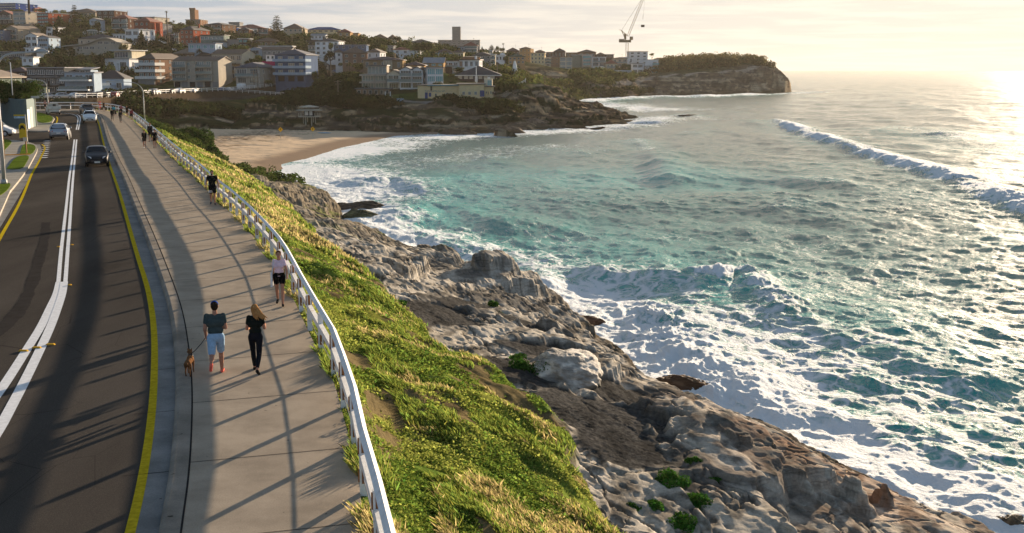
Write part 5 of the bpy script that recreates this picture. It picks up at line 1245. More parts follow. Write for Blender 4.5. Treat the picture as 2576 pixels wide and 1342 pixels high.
WALLM = dict(white=P_('wall_white', (.76, .76, .76)), cream=P_('wall_cream', (.64, .57, .43)), beige=P_('wall_beige', (.42, .35, .27)), tan=P_('wall_tan', (.36, .24, .13)), yel=P_('wall_yellow', (.72, .57, .33)), grey=P_('wall_grey', (.24, .24, .24)), dgrey=P_('wall_dark_grey', (.07, .075, .08)), blue=P_('wall_slate_blue', (.10, .14, .22)), lblue=P_('wall_pale_blue', (.36, .44, .52)), stone=P_('wall_grey_beige', (.42, .38, .32)), pink=P_('wall_salmon', (.42, .27, .19)), green=P_('wall_grey_green', (.20, .24, .21)), bscaf=P_('scaffold_cloth_blue', (.02, .05, .18)), teal=P_('wall_teal', (.10, .22, .24)),
   red=bricks('red_brick', (.30, .08, .05), (.36, .11, .065)), brown=bricks('brown_brick', (.22, .13, .085), (.27, .16, .105)), ybrick=bricks('tan_brick', (.30, .21, .12), (.36, .26, .15)), dbrick=bricks('dark_brick', (.08, .045, .035), (.11, .06, .045)), sand=bricks('sandstone_block', (.30, .20, .12), (.36, .25, .15)))
ROOFM = dict(red=tiles('roof_red', (.20, .055, .035)), brown=tiles('roof_brown', (.11, .075, .055)), dark=tiles('roof_dark', (.045, .04, .045)), blue=tiles('roof_blue_slate', (.05, .06, .09)), grey=tiles('roof_grey', (.13, .13, .13)), white=P_('roof_white', (.62, .62, .62)), metal=P_('roof_metal', (.30, .30, .31)), green=tiles('roof_green', (.05, .08, .05)), azure=P_('roof_azure', (.03, .09, .22)), tan=tiles('roof_tan', (.20, .15, .11)), purple=tiles('roof_plum', (.07, .04, .045)))
_wm = {}
def window_mesh(w, h, n, gm, fm):
 key = (round(w, 2), round(h, 2), n, gm.name, fm.name)
 if key not in _wm:
  mb = MB(); t = min(.07, h * .06)
  mb.add([(-w / 2, -.02, -h / 2), (w / 2, -.02, -h / 2), (w / 2, -.02, h / 2), (-w / 2, -.02, h / 2)], [(0, 1, 2, 3)], 1)
  mb.box((0, -.04, h / 2 + t / 2), (w + 2 * t, .10, t)); mb.box((0, -.06, -h / 2 - t / 2), (w + 2 * t, .14, t))
  for i in range(n + 1): mb.box((-w / 2 + w * i / n, -.04, 0), (t, .09, h))
  o = mb.build('window', [fm, gm]); _wm[key] = o.data; bpy.data.objects.remove(o)
 return _wm[key]
def add_window(root, x, y, z, w, h, n=2, rz=0.0, gm=None, fm=None, name='window'):
 o = bpy.data.objects.new(name, window_mesh(w, h, n, gm or m_wglass, fm or m_wframe)); COL.objects.link(o); o.parent = root; o.location = (x, y, z); o.rotation_euler = (0, 0, rz); return o
def hip(mb, w, d, z, h, ov=.5, cx=0, cy=0):
 w2, d2 = w / 2 + ov, d / 2 + ov; r = abs(w2 - d2)
 if w2 >= d2: rd = [(-r, 0), (r, 0)]
 else: rd = [(0, -r), (0, r)]
 b = [(-w2, -d2), (w2, -d2), (w2, d2), (-w2, d2)]
 vs = [(cx + x, cy + y, z) for x, y in b] + [(cx + x, cy + y, z + .18) for x, y in b] + [(cx + x, cy + y, z + h) for x, y in rd]
 fs = [(3, 2, 1, 0), (0, 1, 5, 4), (1, 2, 6, 5), (2, 3, 7, 6), (3, 0, 4, 7)]
 fs += [(4, 5, 9, 8), (5, 6, 9), (6, 7, 8, 9), (7, 4, 8)] if w2 >= d2 else [(4, 5, 8), (5, 6, 9, 8), (6, 7, 9), (7, 4, 8, 9)]
 mb.add(vs, fs)
def gable(mb, w, d, z, h, ov=.4, along='y', cx=0, cy=0):
 """ridge along y (gable faces front) or along x"""
 w2, d2 = w / 2 + ov, d / 2 + ov; t = .22
 if along == 'y': a = [(-w2, z), (0, z + h), (w2, z), (w2 - t, z - .02), (0, z + h - t), (-w2 + t, z - .02)]; vs = [(cx + x, cy - d2, q) for x, q in a] + [(cx + x, cy + d2, q) for x, q in a]
 else: a = [(-d2, z), (0, z + h), (d2, z), (d2 - t, z - .02), (0, z + h - t), (-d2 + t, z - .02)]; vs = [(cx - w2, cy + x, q) for x, q in a] + [(cx + w2, cy + x, q) for x, q in a]
 f = [(0, 1, 7, 6), (1, 2, 8, 7), (2, 3, 9, 8), (3, 4, 10, 9), (4, 5, 11, 10), (5, 0, 6, 11), (0, 5, 4, 1), (1, 4, 3, 2), (6, 7, 10, 11), (7, 8, 9, 10)]
 mb.add(vs, f)
NB = [0]; FOOT = []
def house(crop, x0, x1, ye, yb, D, label, wall='beige', roof='flat', rc='brown', yt=None, depth=12, rot=0.0, win='3x2', wm=None, balc=0, side=None, cat='building', glass=None, name='house', ridge=None, frame=None, swin=True, chim=0, parapet=None, ylow=None, base=None, ww=.55, wh_=.5):
 """crop coordinates of the facade: left, right, eave, foot, roof top; D = distance of the facade"""
 ax, ay = cv(crop, x0, ye); bx, by = cv(crop, x1, yb)
 pl = gy(ax, by, D); pr = gy(bx, by, D); pt = gy((ax + bx) / 2, ay, D)
 W = (pr[0] - pl[0]) / max(.6, math.cos(R(rot))); zb = pl[2]; Hh = pt[2] - zb; c0 = np.array([(pl[0] + pr[0]) / 2, D, zb])
 rt = empty(name, c0, -math.atan2(c0[0], c0[1]) * .0 - R(rot), label, cat)
 ctl.append((c0[0], c0[1], zb - .3)); 
 wmat = WALLM[wall]; mb = MB(); dd = depth; FOOT.append((c0[0], D + depth / 2, max(W, depth) * .5 + 1.5, D))
 mb.box((0, dd / 2, Hh / 2 - 2.5), (W, dd, Hh + 5.0))
 hr = 0
 if yt is not None and roof != 'flat': hr = gy((ax + bx) / 2, cv(crop, 0, yt)[1], D + (dd / 2 if roof != 'gable' else 0))[2] - pt[2]; hr = max(hr, .5)
 if roof == 'gable': mb.add([(-W / 2, .01, Hh), (W / 2, .01, Hh), (0, .01, Hh + hr * .96), (-W / 2, dd - .01, Hh), (W / 2, dd - .01, Hh), (0, dd - .01, Hh + hr * .96)], [(0, 1, 2), (5, 4, 3)])
 if roof == 'gablex': mb.add([(-W / 2 + .01, 0, Hh), (-W / 2 + .01, dd, Hh), (-W / 2 + .01, dd / 2, Hh + hr * .96), (W / 2 - .01, 0, Hh), (W / 2 - .01, dd, Hh), (W / 2 - .01, dd / 2, Hh + hr * .96)], [(2, 1, 0), (3, 4, 5)])
 mb.build('wall', wmat, rt)
 rm = ROOFM[rc]; mb = MB()
 if roof == 'hip': hip(mb, W, dd, Hh, hr, .55, 0, dd / 2)
 elif roof == 'gable': gable(mb, W, dd, Hh, hr, .45, 'y', 0, dd / 2)
 elif roof == 'gablex': gable(mb, W, dd, Hh, hr, .45, 'x', 0, dd / 2)
 elif roof == 'skill': mb.add([(-W / 2 - .6, -.9, Hh + .05), (W / 2 + .6, -.9, Hh + .05), (W / 2 + .6, dd + .5, Hh + hr), (-W / 2 - .6, dd + .5, Hh + hr), (-W / 2 - .6, -.9, Hh + .3), (W / 2 + .6, -.9, Hh + .3), (W / 2 + .6, dd + .5, Hh + hr + .25), (-W / 2 - .6, dd + .5, Hh + hr + .25)], [(3, 2, 1, 0), (4, 5, 6, 7), (0, 1, 5, 4), (1, 2, 6, 5), (2, 3, 7, 6), (3, 0, 4, 7)])
 else:
  ov = .5; mb.box((0, dd / 2, Hh + .16), (W + ov * 2, dd + ov * 2, .32))
 ro = mb.build('roof', rm, rt)
 for i in range(chim):
  mb = MB(); mb.box((W * (.25 - .45 * i), dd * .55, Hh + hr * .8 + .7), (.9, .7, 2.2)); mb.build('chimney', wmat, ro)
 # window grid: 'CxR' with options
 if win:
  nc, nr = (int(v) for v in win.split('x')); fl = Hh / nr; cw = W / nc
  g = m_wglass2 if glass == 'pale' else (WALLM['teal'] if glass == 'teal' else m_wglass); g = paint('teal_glass', (.10, .30, .32), .12, .2, .5, spec=.8) if glass == 'teal' else g
  for r in range(nr):
   for c in range(nc):
    q = random.Random(NB[0] * 100 + r * 10 + c); k = ww * q.uniform(.82, 1.12) if ww < .8 else ww; hh = wh_ * fl * (q.uniform(.9, 1.08) if wh_ < .7 else 1)
    add_window(rt, -W / 2 + cw * (c + .5), 0, fl * (r + .52), cw * k, hh, 1 if cw * k < 1.0 else (2 if cw * k < 2.4 else 4), 0, g)
  if swin and abs(rot) > 3:
   sx = 1 if rot > 0 else -1; ns = 2 if dd < 14 else 3
   for r in range(nr):
    for c in range(ns): add_window(rt, sx * W / 2, dd * (c + .5) / ns, fl * (r + .55), 1.1, fl * .42, 2, R(90) * sx, g)
 if balc:
  nr = int(win.split('x')[1]) if win else balc; fl = Hh / nr
  for r in range(1, nr) if balc == 1 else range(nr - balc, nr):
   if r == 0: continue
   mb = MB(); mb.box((0, -.8, fl * r), (W * .98, 1.6, .22)); s_ = mb.build('balcony', m_slab if balc != 9 else wmat, rt)
   mb = MB(); mb.box((0, -1.55, fl * r + .6), (W * .96, .06, .95)); mb.build('balustrade', m_rail, s_)
   if side is None:
    for i in range(-1, 2): 
     mb = MB(); mb.box((i * W * .47, -1.5, fl * (r + .5)), (.14, .14, fl)); mb.build('balcony_post', m_slab, s_)
 if Hh > 3 and random.random() < .35 and roof in ('hip', 'gablex'):
  mb = MB(); zz = Hh + hr; mb.tube([(W * .2, dd / 2, zz - .5), (W * .2, dd / 2, zz + 2.2)], .05, 5); mb.box((W * .2, dd / 2, zz + 2.1), (1.2, .05, .05)); mb.box((W * .2, dd / 2, zz + 1.8), (.8, .05, .05)); mb.build('antenna', m_dk, rt)
 NB[0] += 1
 return rt, W, Hh, dd, hr
H = house
# --- hilltop, left to right
H('A', -60, 330, 75, 235, 800, 'building wrapped in dark blue scaffold cloth at the top left corner of the hill', 'bscaf', 'flat', 'azure', rot=10, depth=26, win='7x3', name='apartment_building', ww=.8, glass='pale')
H('A', -60, 258, 290, 490, 730, 'dark house with red gabled roof below the blue scaffolded building', 'dgrey', 'gable', 'red', yt=210, rot=8, win='3x2', balc=1)
H('A', 262, 530, 238, 510, 720, 'olive grey flat roofed apartment block with three wide window bands', 'stone', 'flat', 'metal', rot=14, depth=22, win='2x3', ww=.9, glass='pale', name='apartment_building')
H('A', 560, 700, 185, 275, 820, 'small red brick block on the skyline behind the tall pole', 'red', 'hip', 'red', yt=140, rot=12, win='3x1')
H('A', 735, 985, 265, 545, 715, 'dark red brick block with pale banded windows and sunlit brick side', 'red', 'flat', 'metal', rot=16, depth=26, win='1x4', ww=.88, glass='pale', name='apartment_building')
H('A', 1300, 1910, 255, 372, 800, 'long beige apartment building with a wide brown hipped roof on the skyline', 'beige', 'hip', 'brown', yt=172, rot=5, depth=20, win='8x2', name='apartment_building')
H('A', 1915, 2290, 222, 480, 760, 'dark brick flat roofed block with an upper glass storey', 'dbrick', 'flat', 'metal', rot=8, depth=18, win='3x3', name='apartment_building')
H('A', 1780, 1945, 402, 560, 690, 'small white gabled house with a glazed front below the long brown roof', 'lblue', 'gable', 'grey', yt=352, win='1x2', ww=.7, glass='pale')
H('A', 1370, 1460, 392, 460, 730, 'little white gable between the dark pines', 'lblue', 'gable', 'metal', yt=352, win='1x1')
H('A', 300, 530, 560, 740, 660, 'beige house with long tan tiled roof behind the gabled beige house', 'beige', 'gablex', 'tan', yt=478, rot=14, win='3x1')
H('A', 92, 392, 580, 905, 620, 'beige gabled house with two deep balconies and sunlit side wall', 'beige', 'gable', 'tan', yt=508, rot=16, depth=18, win='2x3', balc=2)
H('A', -60, 88, 600, 905, 610, 'dark blue house at the left edge beside the beige gabled house', 'blue', 'flat', 'dark', win='2x3')
H('A', 918, 1052, 545, 730, 640, 'small white two storey block below the red brick block', 'white', 'flat', 'metal', rot=10, win='1x2')
H('A', 515, 745, 712, 945, 575, 'white gabled twin house with louvred upper windows', 'white', 'gable', 'tan', yt=650, rot=5, win='2x2', ww=.75)
H('A', 752, 985, 752, 1045, 560, 'white gabled house with dark framed balcony beside the louvred twin', 'lblue', 'gable', 'dark', yt=703, rot=5, win='1x3', ww=.72)
H('A', 1335, 1910, 985, 1190, 560, 'lower wing of the big grey house with banded windows', 'stone', 'flat', 'metal', win='4x2', depth=10, ww=.6)
H('A', 1560, 2250, 775, 930, 600, 'upper box of a big grey house with dark hipped roof', 'stone', 'hip', 'dark', yt=680, depth=16, win='5x1', ww=.3)
H('A', -60, 512, 1042, 1265, 500, 'low dark flat roofed house with a white roof slab at the left edge', 'dgrey', 'flat', 'metal', win='5x2', depth=12, ww=.7)
H('A', 515, 690, 962, 1170, 510, 'white cube house above the garden trees', 'white', 'flat', 'white', win='2x2', depth=10)
H('A', 440, 662, 1145, 1270, 470, 'short white garden pavilion below the white cube house', 'white', 'flat', 'white', win='2x1', depth=6)
H('B', 195, 520, 195, 500, 705, 'tall dark house with brown hip roof and three balcony levels', 'dbrick', 'hip', 'red', yt=118, rot=8, win='2x3', balc=2, ww=.75, glass='pale')
H('B', 560, 1040, 172, 300, 800, 'long flat grey apartment building on the skyline behind the round towered block', 'stone', 'flat', 'metal', rot=10, depth=22, win='6x2', name='apartment_building')
r_, W_, H_, D_, h_ = H('B', 620, 950, 255, 575, 690, 'dark red brick block with round corner bays and red pyramid roof', 'red', 'hip', 'red', yt=178, rot=10, depth=16, win='3x3', ww=.4, wh_=.42, name='apartment_building')
for i in (0, 1):
 mb = MB(); mb.tube([(W_ / 2 + .3, 1.5 + i * 6.5, -3), (W_ / 2 + .3, 1.5 + i * 6.5, H_ - .6)], 2.3, 16); mb.build('round_bay', WALLM['red'], r_)
H('B', 1062, 1180, 322, 500, 720, 'narrow pale house with curly gable edge beside the red brick towers', 'grey', 'gable', 'metal', yt=305, rot=14, win='1x2')
H('B', 438, 742, 418, 705, 620, 'white flat roofed house with strip windows beside the dark pine', 'white', 'flat', 'white', rot=18, depth=14, win='2x2', ww=.75)
H('B', 195, 520, 512, 620, 640, 'sunlit white flat roofed pavilion above the curved roof house', 'white', 'flat', 'white', rot=10, win='5x1', depth=10)
r_, W_, H_, D_, h_ = H('B', 1640, 1935, 222, 345, 980, 'distant brown brick tower block with a crowned lift tower', 'brown', 'flat', 'grey', rot=5, win='5x3', name='tower_block', depth=18)
mb = MB(); mb.box((-W_ * .12, 8, H_ + 4), (W_ * .34, 9, 9)); 
for i in (-1, 0, 1): mb.box((-W_ * .12 + i * W_ * .14, 4, H_ + 9), (1.5, 1.5, 1.6))
mb.build('lift_tower', WALLM['brown'], r_)
H('B', 1245, 1475, 376, 455, 770, 'low pale house with red roof at the top of the street', 'cream', 'hip', 'red', yt=348, win='4x1')
H('B', 1530, 1815, 425, 790, 640, 'bright red brick apartment block with small white windows at the street corner', 'red', 'hip', 'dark', yt=350, rot=14, depth=18, win='3x4', ww=.35, wh_=.42, chim=1, name='apartment_building')
H('B', 1440, 1526, 480, 790, 648, 'dark balcony wing of the bright red brick block', 'dbrick', 'flat', 'dark', win='1x3', balc=1, depth=10)
H('B', 1690, 2235, 695, 825, 560, 'low slate blue house with green striped window boxes', 'lblue', 'flat', 'metal', rot=4, win='4x1', glass='teal', depth=10)
r_, W_, H_, D_, h_ = H('B', 30, 545, 1000, 1260, 500, 'white modern house with white roof slab and set back glass top floor', 'white', 'flat', 'metal', rot=10, depth=13, win='2x1', ww=.45, wh_=.5)
mb = MB(); mb.box((W_ * .12, 9, H_ + 1.8), (W_ * .72, 12, 3.4)); mb.build('upper_storey', WALLM['cream'], r_)
mb = MB(); mb.box((W_ * .12, 8.2, H_ + 3.7), (W_ * .86, 15.5, .3)); mb.build('upper_roof', ROOFM['white'], r_)
add_window(r_, W_ * .05, 3, H_ + 1.8, W_ * .55, 2.2, 5)
def banded(r, W, Hh, zs, mat, out=1.6, ov=.6, hgt=1.0):
 for z in zs:
  mb = MB(); mb.box((0, -out / 2 + .1, z), (W + 2 * ov, out + .2, hgt)); mb.box((W / 2 + ov / 2, 3, z), (ov, 6, hgt)); mb.build('balcony', mat, r)
r_, W_, H_, D_, h_ = H('B', 715, 1062, 1000, 1505, 462, 'four storey white banded block with brown hip roof above garages', 'brown', 'hip', 'brown', yt=888, rot=12, depth=24, win='3x4', ww=.7, name='apartment_building', glass='pale')
banded(r_, W_, H_, [H_ * .80, H_ * .54, H_ * .27], m_slab, 1.8, .9, 1.15)
mb = MB(); mb.box((0, -.6, H_ * .12), (W_ * .98, .8, H_ * .24)); mb.build('garage_door', WALLM['grey'], r_)
H('B', 1410, 1815, 895, 1050, 560, 'brown brick flats with tan roof and white framed side windows', 'brown', 'hip', 'tan', yt=780, rot=4, depth=16, win='5x1', chim=1, ww=.4, name='apartment_building')
x436 = (436 - 518) * 7.883
r_, W_, H_, D_, h_ = H('C', x436, 275, 858, 1395, 455, 'long grey beige four storey block with recessed balconies and arched garages', 'stone', 'gablex', 'brown', yt=770, rot=7, depth=15, win=None, name='apartment_building')
fl = H_ / 4.1
for r in (1, 2, 3):
 for cx_, wv, n in ((-.36, .24, 6), (-.155, .055, 2), (.09, .17, 4), (.29, .09, 2)):
  add_window(r_, W_ * cx_ * 1.0, 0, fl * (r + .62), W_ * wv, fl * (.62 if wv > .06 else .42), n, 0, m_wglass2 if r % 2 else m_wglass)
 for cx_, wv in ((-.345, .30), (.19, .36)):
  mb = MB(); mb.box((W_ * cx_, -.7, fl * (r + .1)), (W_ * wv, 1.4, .25)); s_ = mb.build('balcony', WALLM['stone'], r_); mb = MB(); mb.box((W_ * cx_, -1.35, fl * (r + .1) + .6), (W_ * wv, .06, .9)); mb.build('balustrade', m_rail, s_)
  mb = MB(); mb.box((W_ * (cx_ - wv / 2), -.7, fl * (r + .55)), (.3, 1.4, fl * .9)); mb.box((W_ * (cx_ + wv / 2), -.7, fl * (r + .55)), (.3, 1.4, fl * .9)); mb.build('balcony_wall', WALLM['stone'], r_)
for i in range(6):
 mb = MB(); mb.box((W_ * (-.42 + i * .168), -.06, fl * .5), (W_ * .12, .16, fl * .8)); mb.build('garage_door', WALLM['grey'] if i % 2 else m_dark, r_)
H('D', -900, -130, 505, 690, 172, 'blue green house with brown tiled roof behind the hedge', 'green', 'hip', 'tan', yt=300, rot=3.5, depth=9, win='9x1', wh_=.6, ww=.4)
H('D', 140, 545, 385, 640, 400, 'dark red roofed house in shade beside the grey boat shed flats', 'dbrick', 'hip', 'purple', yt=285, win='2x2', depth=12)
r_, W_, H_, D_, h_ = H('D', 560, 1295, 305, 820, 385, 'dark three storey modern block with pale balcony edges', 'dgrey', 'flat', 'metal', win='4x3', depth=18, ww=.8, name='apartment_building')
banded(r_, W_ * .68, H_, [H_ * .66, H_ * .36, H_ * .05], WALLM['grey'], 2.2, .2, .35)
r_, W_, H_, D_, h_ = H('D', 1300, 1880, 400, 830, 365, 'white stepped house with planted terraces above a dark garage', 'lblue', 'flat', 'metal', win='3x2', depth=7, ww=.75, wh_=.55)
for z, w, x in ((H_ * .66, 1.0, -.05), (H_ * .22, 1.05, -.12)):
 mb = MB(); mb.box((W_ * x, -1.6, z), (W_ * w, 3.2, .5)); s_ = mb.build('terrace', m_slab, r_); mb = MB(); mb.box((W_ * x, -3.1, z + .7), (W_ * w * .9, .08, .9)); mb.build('balustrade', m_rail, s_)
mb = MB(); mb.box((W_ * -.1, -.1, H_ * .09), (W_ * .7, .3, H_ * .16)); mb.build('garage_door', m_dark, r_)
H('D', 1370, 1800, 345, 405, 395, 'slim glazed penthouse with sloping metal roof above the white stepped house', 'lblue', 'skill', 'metal', yt=300, win='4x1', depth=7, ww=.8)
r_, W_, H_, D_, h_ = H('D', 1890, 2334 + 130, 515, 790, 385, 'white cottage with broad dark hipped roof and front stairs', 'lblue', 'hip', 'dark', yt=345, depth=8, win='3x1', ww=.5, wh_=.35)
mb = MB(); mb.box((-W_ * .15, -2.5, H_ * .28), (W_ * .72, 5, H_ * .55)); mb.build('front_terrace', WALLM['lblue'], r_)
mb = MB(); mb.box((-W_ * .15, -5, H_ * .62), (W_ * .7, .08, .9)); mb.build('balustrade', m_wframe, r_)
H('C', -40, 340, 145, 405, 760, 'brown flats with stacked balconies and sunlit brick side on the skyline', 'brown', 'hip', 'dark', yt=105, rot=16, depth=18, win='3x3', balc=1, name='apartment_building')
H('C', -110, 362, 355, 470, 640, 'glass fronted long house with sliding windows below the balconied flats', 'green', 'flat', 'dark', rot=4, win='6x1', ww=.85, glass='pale', depth=10)
H('C', 150, 355, 490, 625, 630, 'dim lower storey with pale doors under the glass fronted house', 'lblue', 'flat', 'dark', win='2x1', depth=8, ww=.8)
H('C', 458, 668, 100, 205, 860, 'square pale rooftop tower with one dark window', 'grey', 'flat', 'metal', win='1x1', ww=.3, depth=12)
H('C', 540, 1150, 218, 300, 800, 'long building with low red tiled roof on the skyline', 'brown', 'hip', 'red', yt=138, depth=18, win='6x1', name='apartment_building')
H('C', 636, 860, 245, 430, 730, 'dark brown brick house with pyramid roof and a bright skylight', 'dbrick', 'hip', 'dark', yt=198, win='2x2')
H('C', 878, 1022, 225, 415, 770, 'narrow white three storey house front between brown flats', 'white', 'flat', 'metal', win='2x2', ww=.6, glass='pale')
H('C', 1030, 1240, 222, 430, 760, 'brown flats with glass balconies left of the tall Norfolk pine', 'brown', 'flat', 'brown', win='2x2', balc=1, name='apartment_building')
H('C', 495, 620, 208, 430, 780, 'dark navy narrow house under scaffolding cloth', 'bscaf', 'flat', 'dark', win='1x3')
H('C', 955, 1440, 478, 565, 660, 'low tan house with wide dark pyramid roof', 'brown', 'hip', 'brown', yt=398, win='5x1', ww=.35)
H('C', 1550, 1918, 220, 460, 770, 'beige apartment building with red brown hipped roof right of the Norfolk pine', 'beige', 'hip', 'brown', yt=125, depth=20, win='4x3', ww=.4, name='apartment_building')
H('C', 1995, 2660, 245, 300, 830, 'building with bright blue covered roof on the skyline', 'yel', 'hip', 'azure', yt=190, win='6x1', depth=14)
H('C', 645, 830, 425, 605, 650, 'small black and green flat roofed house with white fascia', 'dgrey', 'flat', 'white', win='2x2', glass='teal', ww=.75)
mbw = H('C', 425, 625, 440, 625, 640, 'tall grey brick retaining wall with an outside stair', 'grey', 'flat', 'grey', win=None, depth=4, cat='wall', name='retaining_wall')
r_, W_, H_, D_, h_ = H('C', 105, 740, 722, 1060, 545, 'beige brick flats with sunlit cream gable end', 'beige', 'gablex', 'brown', yt=632, rot=14, depth=14, win='5x2', ww=.7, name='apartment_building')
mb = MB(); mb.box((W_ / 2 + .06, D_ / 2, H_ / 2), (.12, D_ + .2, H_)); mb.add([(W_ / 2 + .12, 0, H_), (W_ / 2 + .12, D_, H_), (W_ / 2 + .12, D_ / 2, H_ + h_ * .9)], [(0, 1, 2)]); mb.build('gable_wall', WALLM['cream'], r_)
H('C', 480, 592, 930, 1240, 470, 'tan stair tower between the grey beige block and the blue roofed house', 'tan', 'flat', 'brown', win='1x2', depth=8)
r_, W_, H_, D_, h_ = H('C', 592, 1092, 1000, 1330, 452, 'two storey grey house with broad slate blue hipped roof and glass balconies', 'stone', 'hip', 'blue', yt=888, rot=9, depth=20, win='2x2', ww=.7, balc=1, wh_=.62)
H('C', 1195, 1372, 745, 945, 490, 'small white house beside the slate blue block with a magenta awning', 'white', 'flat', 'metal', win='2x2')
r_, W_, H_, D_, h_ = H('C', 1372, 1990, 745, 1275, 458, 'slate blue four storey apartment block with three pale blue balcony bands', 'blue', 'hip', 'blue', yt=632, rot=7, depth=17, win=None, name='apartment_building')
fl = H_ / 4
for r in (1, 2, 3):
 for cx_, wv in ((-.32, .14), (.04, .20), (.36, .12)): add_window(r_, W_ * cx_, 0, fl * (r + .5), W_ * wv, fl * .5, 3 if wv > .15 else 2, 0, paint('curtained_glass', (.38, .32, .22), .3, .4, .6))
banded(r_, W_, H_, [fl * 1.05 + .4, fl * 2.05 + .4, fl * 3.05 + .4], WALLM['lblue'], 1.5, .5, 1.0)
for cx_ in (-.3, .03, .33):
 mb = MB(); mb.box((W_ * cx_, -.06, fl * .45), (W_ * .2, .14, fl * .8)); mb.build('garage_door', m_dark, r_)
H('C', 860, 1115, 620, 760, 560, 'grey house with curved gable end below the white wave roof', 'lblue', 'gable', 'metal', yt=585, win='1x1', depth=14)
H('C', 1120, 1690, 640, 790, 555, 'row of grey town houses with brown roofs and a white wave roof', 'grey', 'gablex', 'brown', yt=580, win='6x1', depth=12)
H('C', 1060, 1700, 575, 640, 575, 'long low building with a thin white wavy roof slab', 'grey', 'flat', 'white', win='6x1', depth=9)
# --- middle and right
H('E', 68, 540, 242, 515, 620, 'white three storey house with dark hipped roof facing the street', 'white', 'hip', 'dark', yt=182, rot=4, depth=14, win='4x3', ww=.45)
H('E', -20, 270, 122, 200, 700, 'white trimmed pavilion house with pale metal roof above the white house', 'white', 'gablex', 'metal', yt=88, win='4x1', depth=9)
H('E', -60, 70, 330, 520, 630, 'grey terraces with glass rails left of the white three storey house', 'grey', 'flat', 'metal', win='2x2', balc=1)
H('E', 512, 762, 62, 245, 760, 'tall tan square house with red pyramid roof on the skyline', 'tan', 'hip', 'red', yt=-5, win='2x2', ww=.3, depth=13)
H('E', 766, 918, 82, 205, 790, 'small tan flat roofed block next to the tall tan square house', 'tan', 'flat', 'brown', win='2x1')
H('E', 437, 1078, 318, 400, 600, 'long slate blue flat roofed building behind the brown brick house', 'blue', 'flat', 'lblue' if False else 'metal', win='5x1', depth=10, ww=.4)
r_, W_, H_, D_, h_ = H('E', 612, 1092, 478, 690, 560, 'brown brick house with large dark hipped roof and white windows', 'brown', 'hip', 'brown', yt=350, rot=-6, depth=16, win='3x2', ww=.35, wh_=.45)
H('E', 470, 612, 460, 660, 575, 'white side wing left of the brown brick house', 'white', 'hip', 'brown', yt=395, rot=-8, win='1x2', ww=.3)
H('E', 1085, 1350, 458, 580, 580, 'white rendered wing with small windows right of the brown brick house', 'white', 'hip', 'brown', yt=385, rot=8, win='2x1', ww=.18)
r_, W_, H_, D_, h_ = H('E', 1024, 1800, 615, 800, 500, 'long tan brick house with red roof and a tall leadlight window', 'ybrick', 'hip', 'purple', yt=545, depth=14, win='5x1', ww=.35, chim=1)
add_window(r_, W_ * .12, -.4, H_ * .52, 3.6, H_ * .85, 3, 0, paint('curtained_glass', (.38, .32, .22), .3, .4, .6))
H('E', 1170, 1505, 190, 285, 800, 'wide building with red brown hipped roof between trees on the skyline', 'beige', 'hip', 'brown', yt=98, win='5x1', depth=18, ww=.3)
H('E', 1480, 1700, 205, 285, 780, 'cream wing with small windows beside the wide brown roofed building', 'cream', 'hip', 'brown', yt=106, win='4x1', ww=.3)
H('E', 1618, 1930, 410, 580, 620, 'white house with bright red roof and grey bay windows', 'white', 'hip', 'red', yt=348, rot=-4, win='2x2', ww=.35, depth=12)
H('E', 1932, 2105, 440, 570, 615, 'white balcony wing right of the red roofed white house', 'white', 'flat', 'white', win='2x1', balc=1, rot=6)
H('E', 1480, 1620, 335, 470, 660, 'grey blue flat roofed house behind the red roofed white house', 'grey', 'flat', 'metal', win='2x1')
H('E', 1910, 2400, 272, 350, 780, 'brown hip roofed house on the skyline left of the slab block', 'beige', 'hip', 'brown', yt=198, win='4x1', depth=16, ww=.3)
# glass terrace house
r_, W_, H_, D_, h_ = H('E', 990, 1500, 905, 1190, 402, 'three level glass terrace house stepping down towards the pool', 'stone', 'flat', 'grey', win='2x2', ww=.82, glass='pale', depth=14, balc=0, wh_=.68)
banded(r_, W_, H_, [H_ * .47, H_ * .98], WALLM['stone'], 2.0, .5, .5)
mb = MB(); mb.box((W_ * .08, 6, H_ + 1.6), (W_ * .75, 8, 3.0)); mb.build('upper_storey', WALLM['stone'], r_); mb = MB(); mb.box((W_ * .08, 5.5, H_ + 3.2), (W_ * .82, 10, .3)); mb.build('upper_roof', ROOFM['grey'], r_)
add_window(r_, W_ * .08, 2.0, H_ + 1.6, W_ * .68, 2.4, 5, 0, m_wglass2)
H('E', 880, 1552, 1190, 1312, 392, 'sandstone lower storey with glass doors under the glass terrace house', 'sand', 'flat', 'grey', win='6x1', depth=9, ww=.5, wh_=.6)
r_, W_, H_, D_, h_ = H('E', 1500, 1745, 895, 1200, 398, 'narrow cream house with balconies between the glass houses', 'cream', 'gable', 'tan', yt=800, win='1x2', ww=.75, balc=1, depth=14, wh_=.6)
for q, (a, b) in enumerate(((1745, 1985), (1985, 2195))):
 H('E', a, b, 812, 1175, 396, 'left gabled glass fronted house of the white framed pair' if q == 0 else 'right gabled glass fronted house of the white framed pair', 'white', 'gable', 'dark', yt=735, win='1x3', ww=.84, wh_=.76, depth=16, balc=1, side=1)
r_, W_, H_, D_, h_ = H('F', 310, 618, 772, 1060, 398, 'modern white house with big teal glass upper floor', 'white', 'flat', 'metal', rot=-20, win='2x2', ww=.9, glass='teal', wh_=.72, depth=16, balc=0)
H('F', 230, 625, 670, 745, 470, 'tan house with long pale metal roof', 'tan', 'gablex', 'metal', yt=560, win='3x1', depth=14, glass='teal')
H('F', -150, 240, 720, 760, 440, 'low house with dark plum hipped roof behind the white glass pair', 'tan', 'hip', 'purple', yt=640, win=None, depth=10)
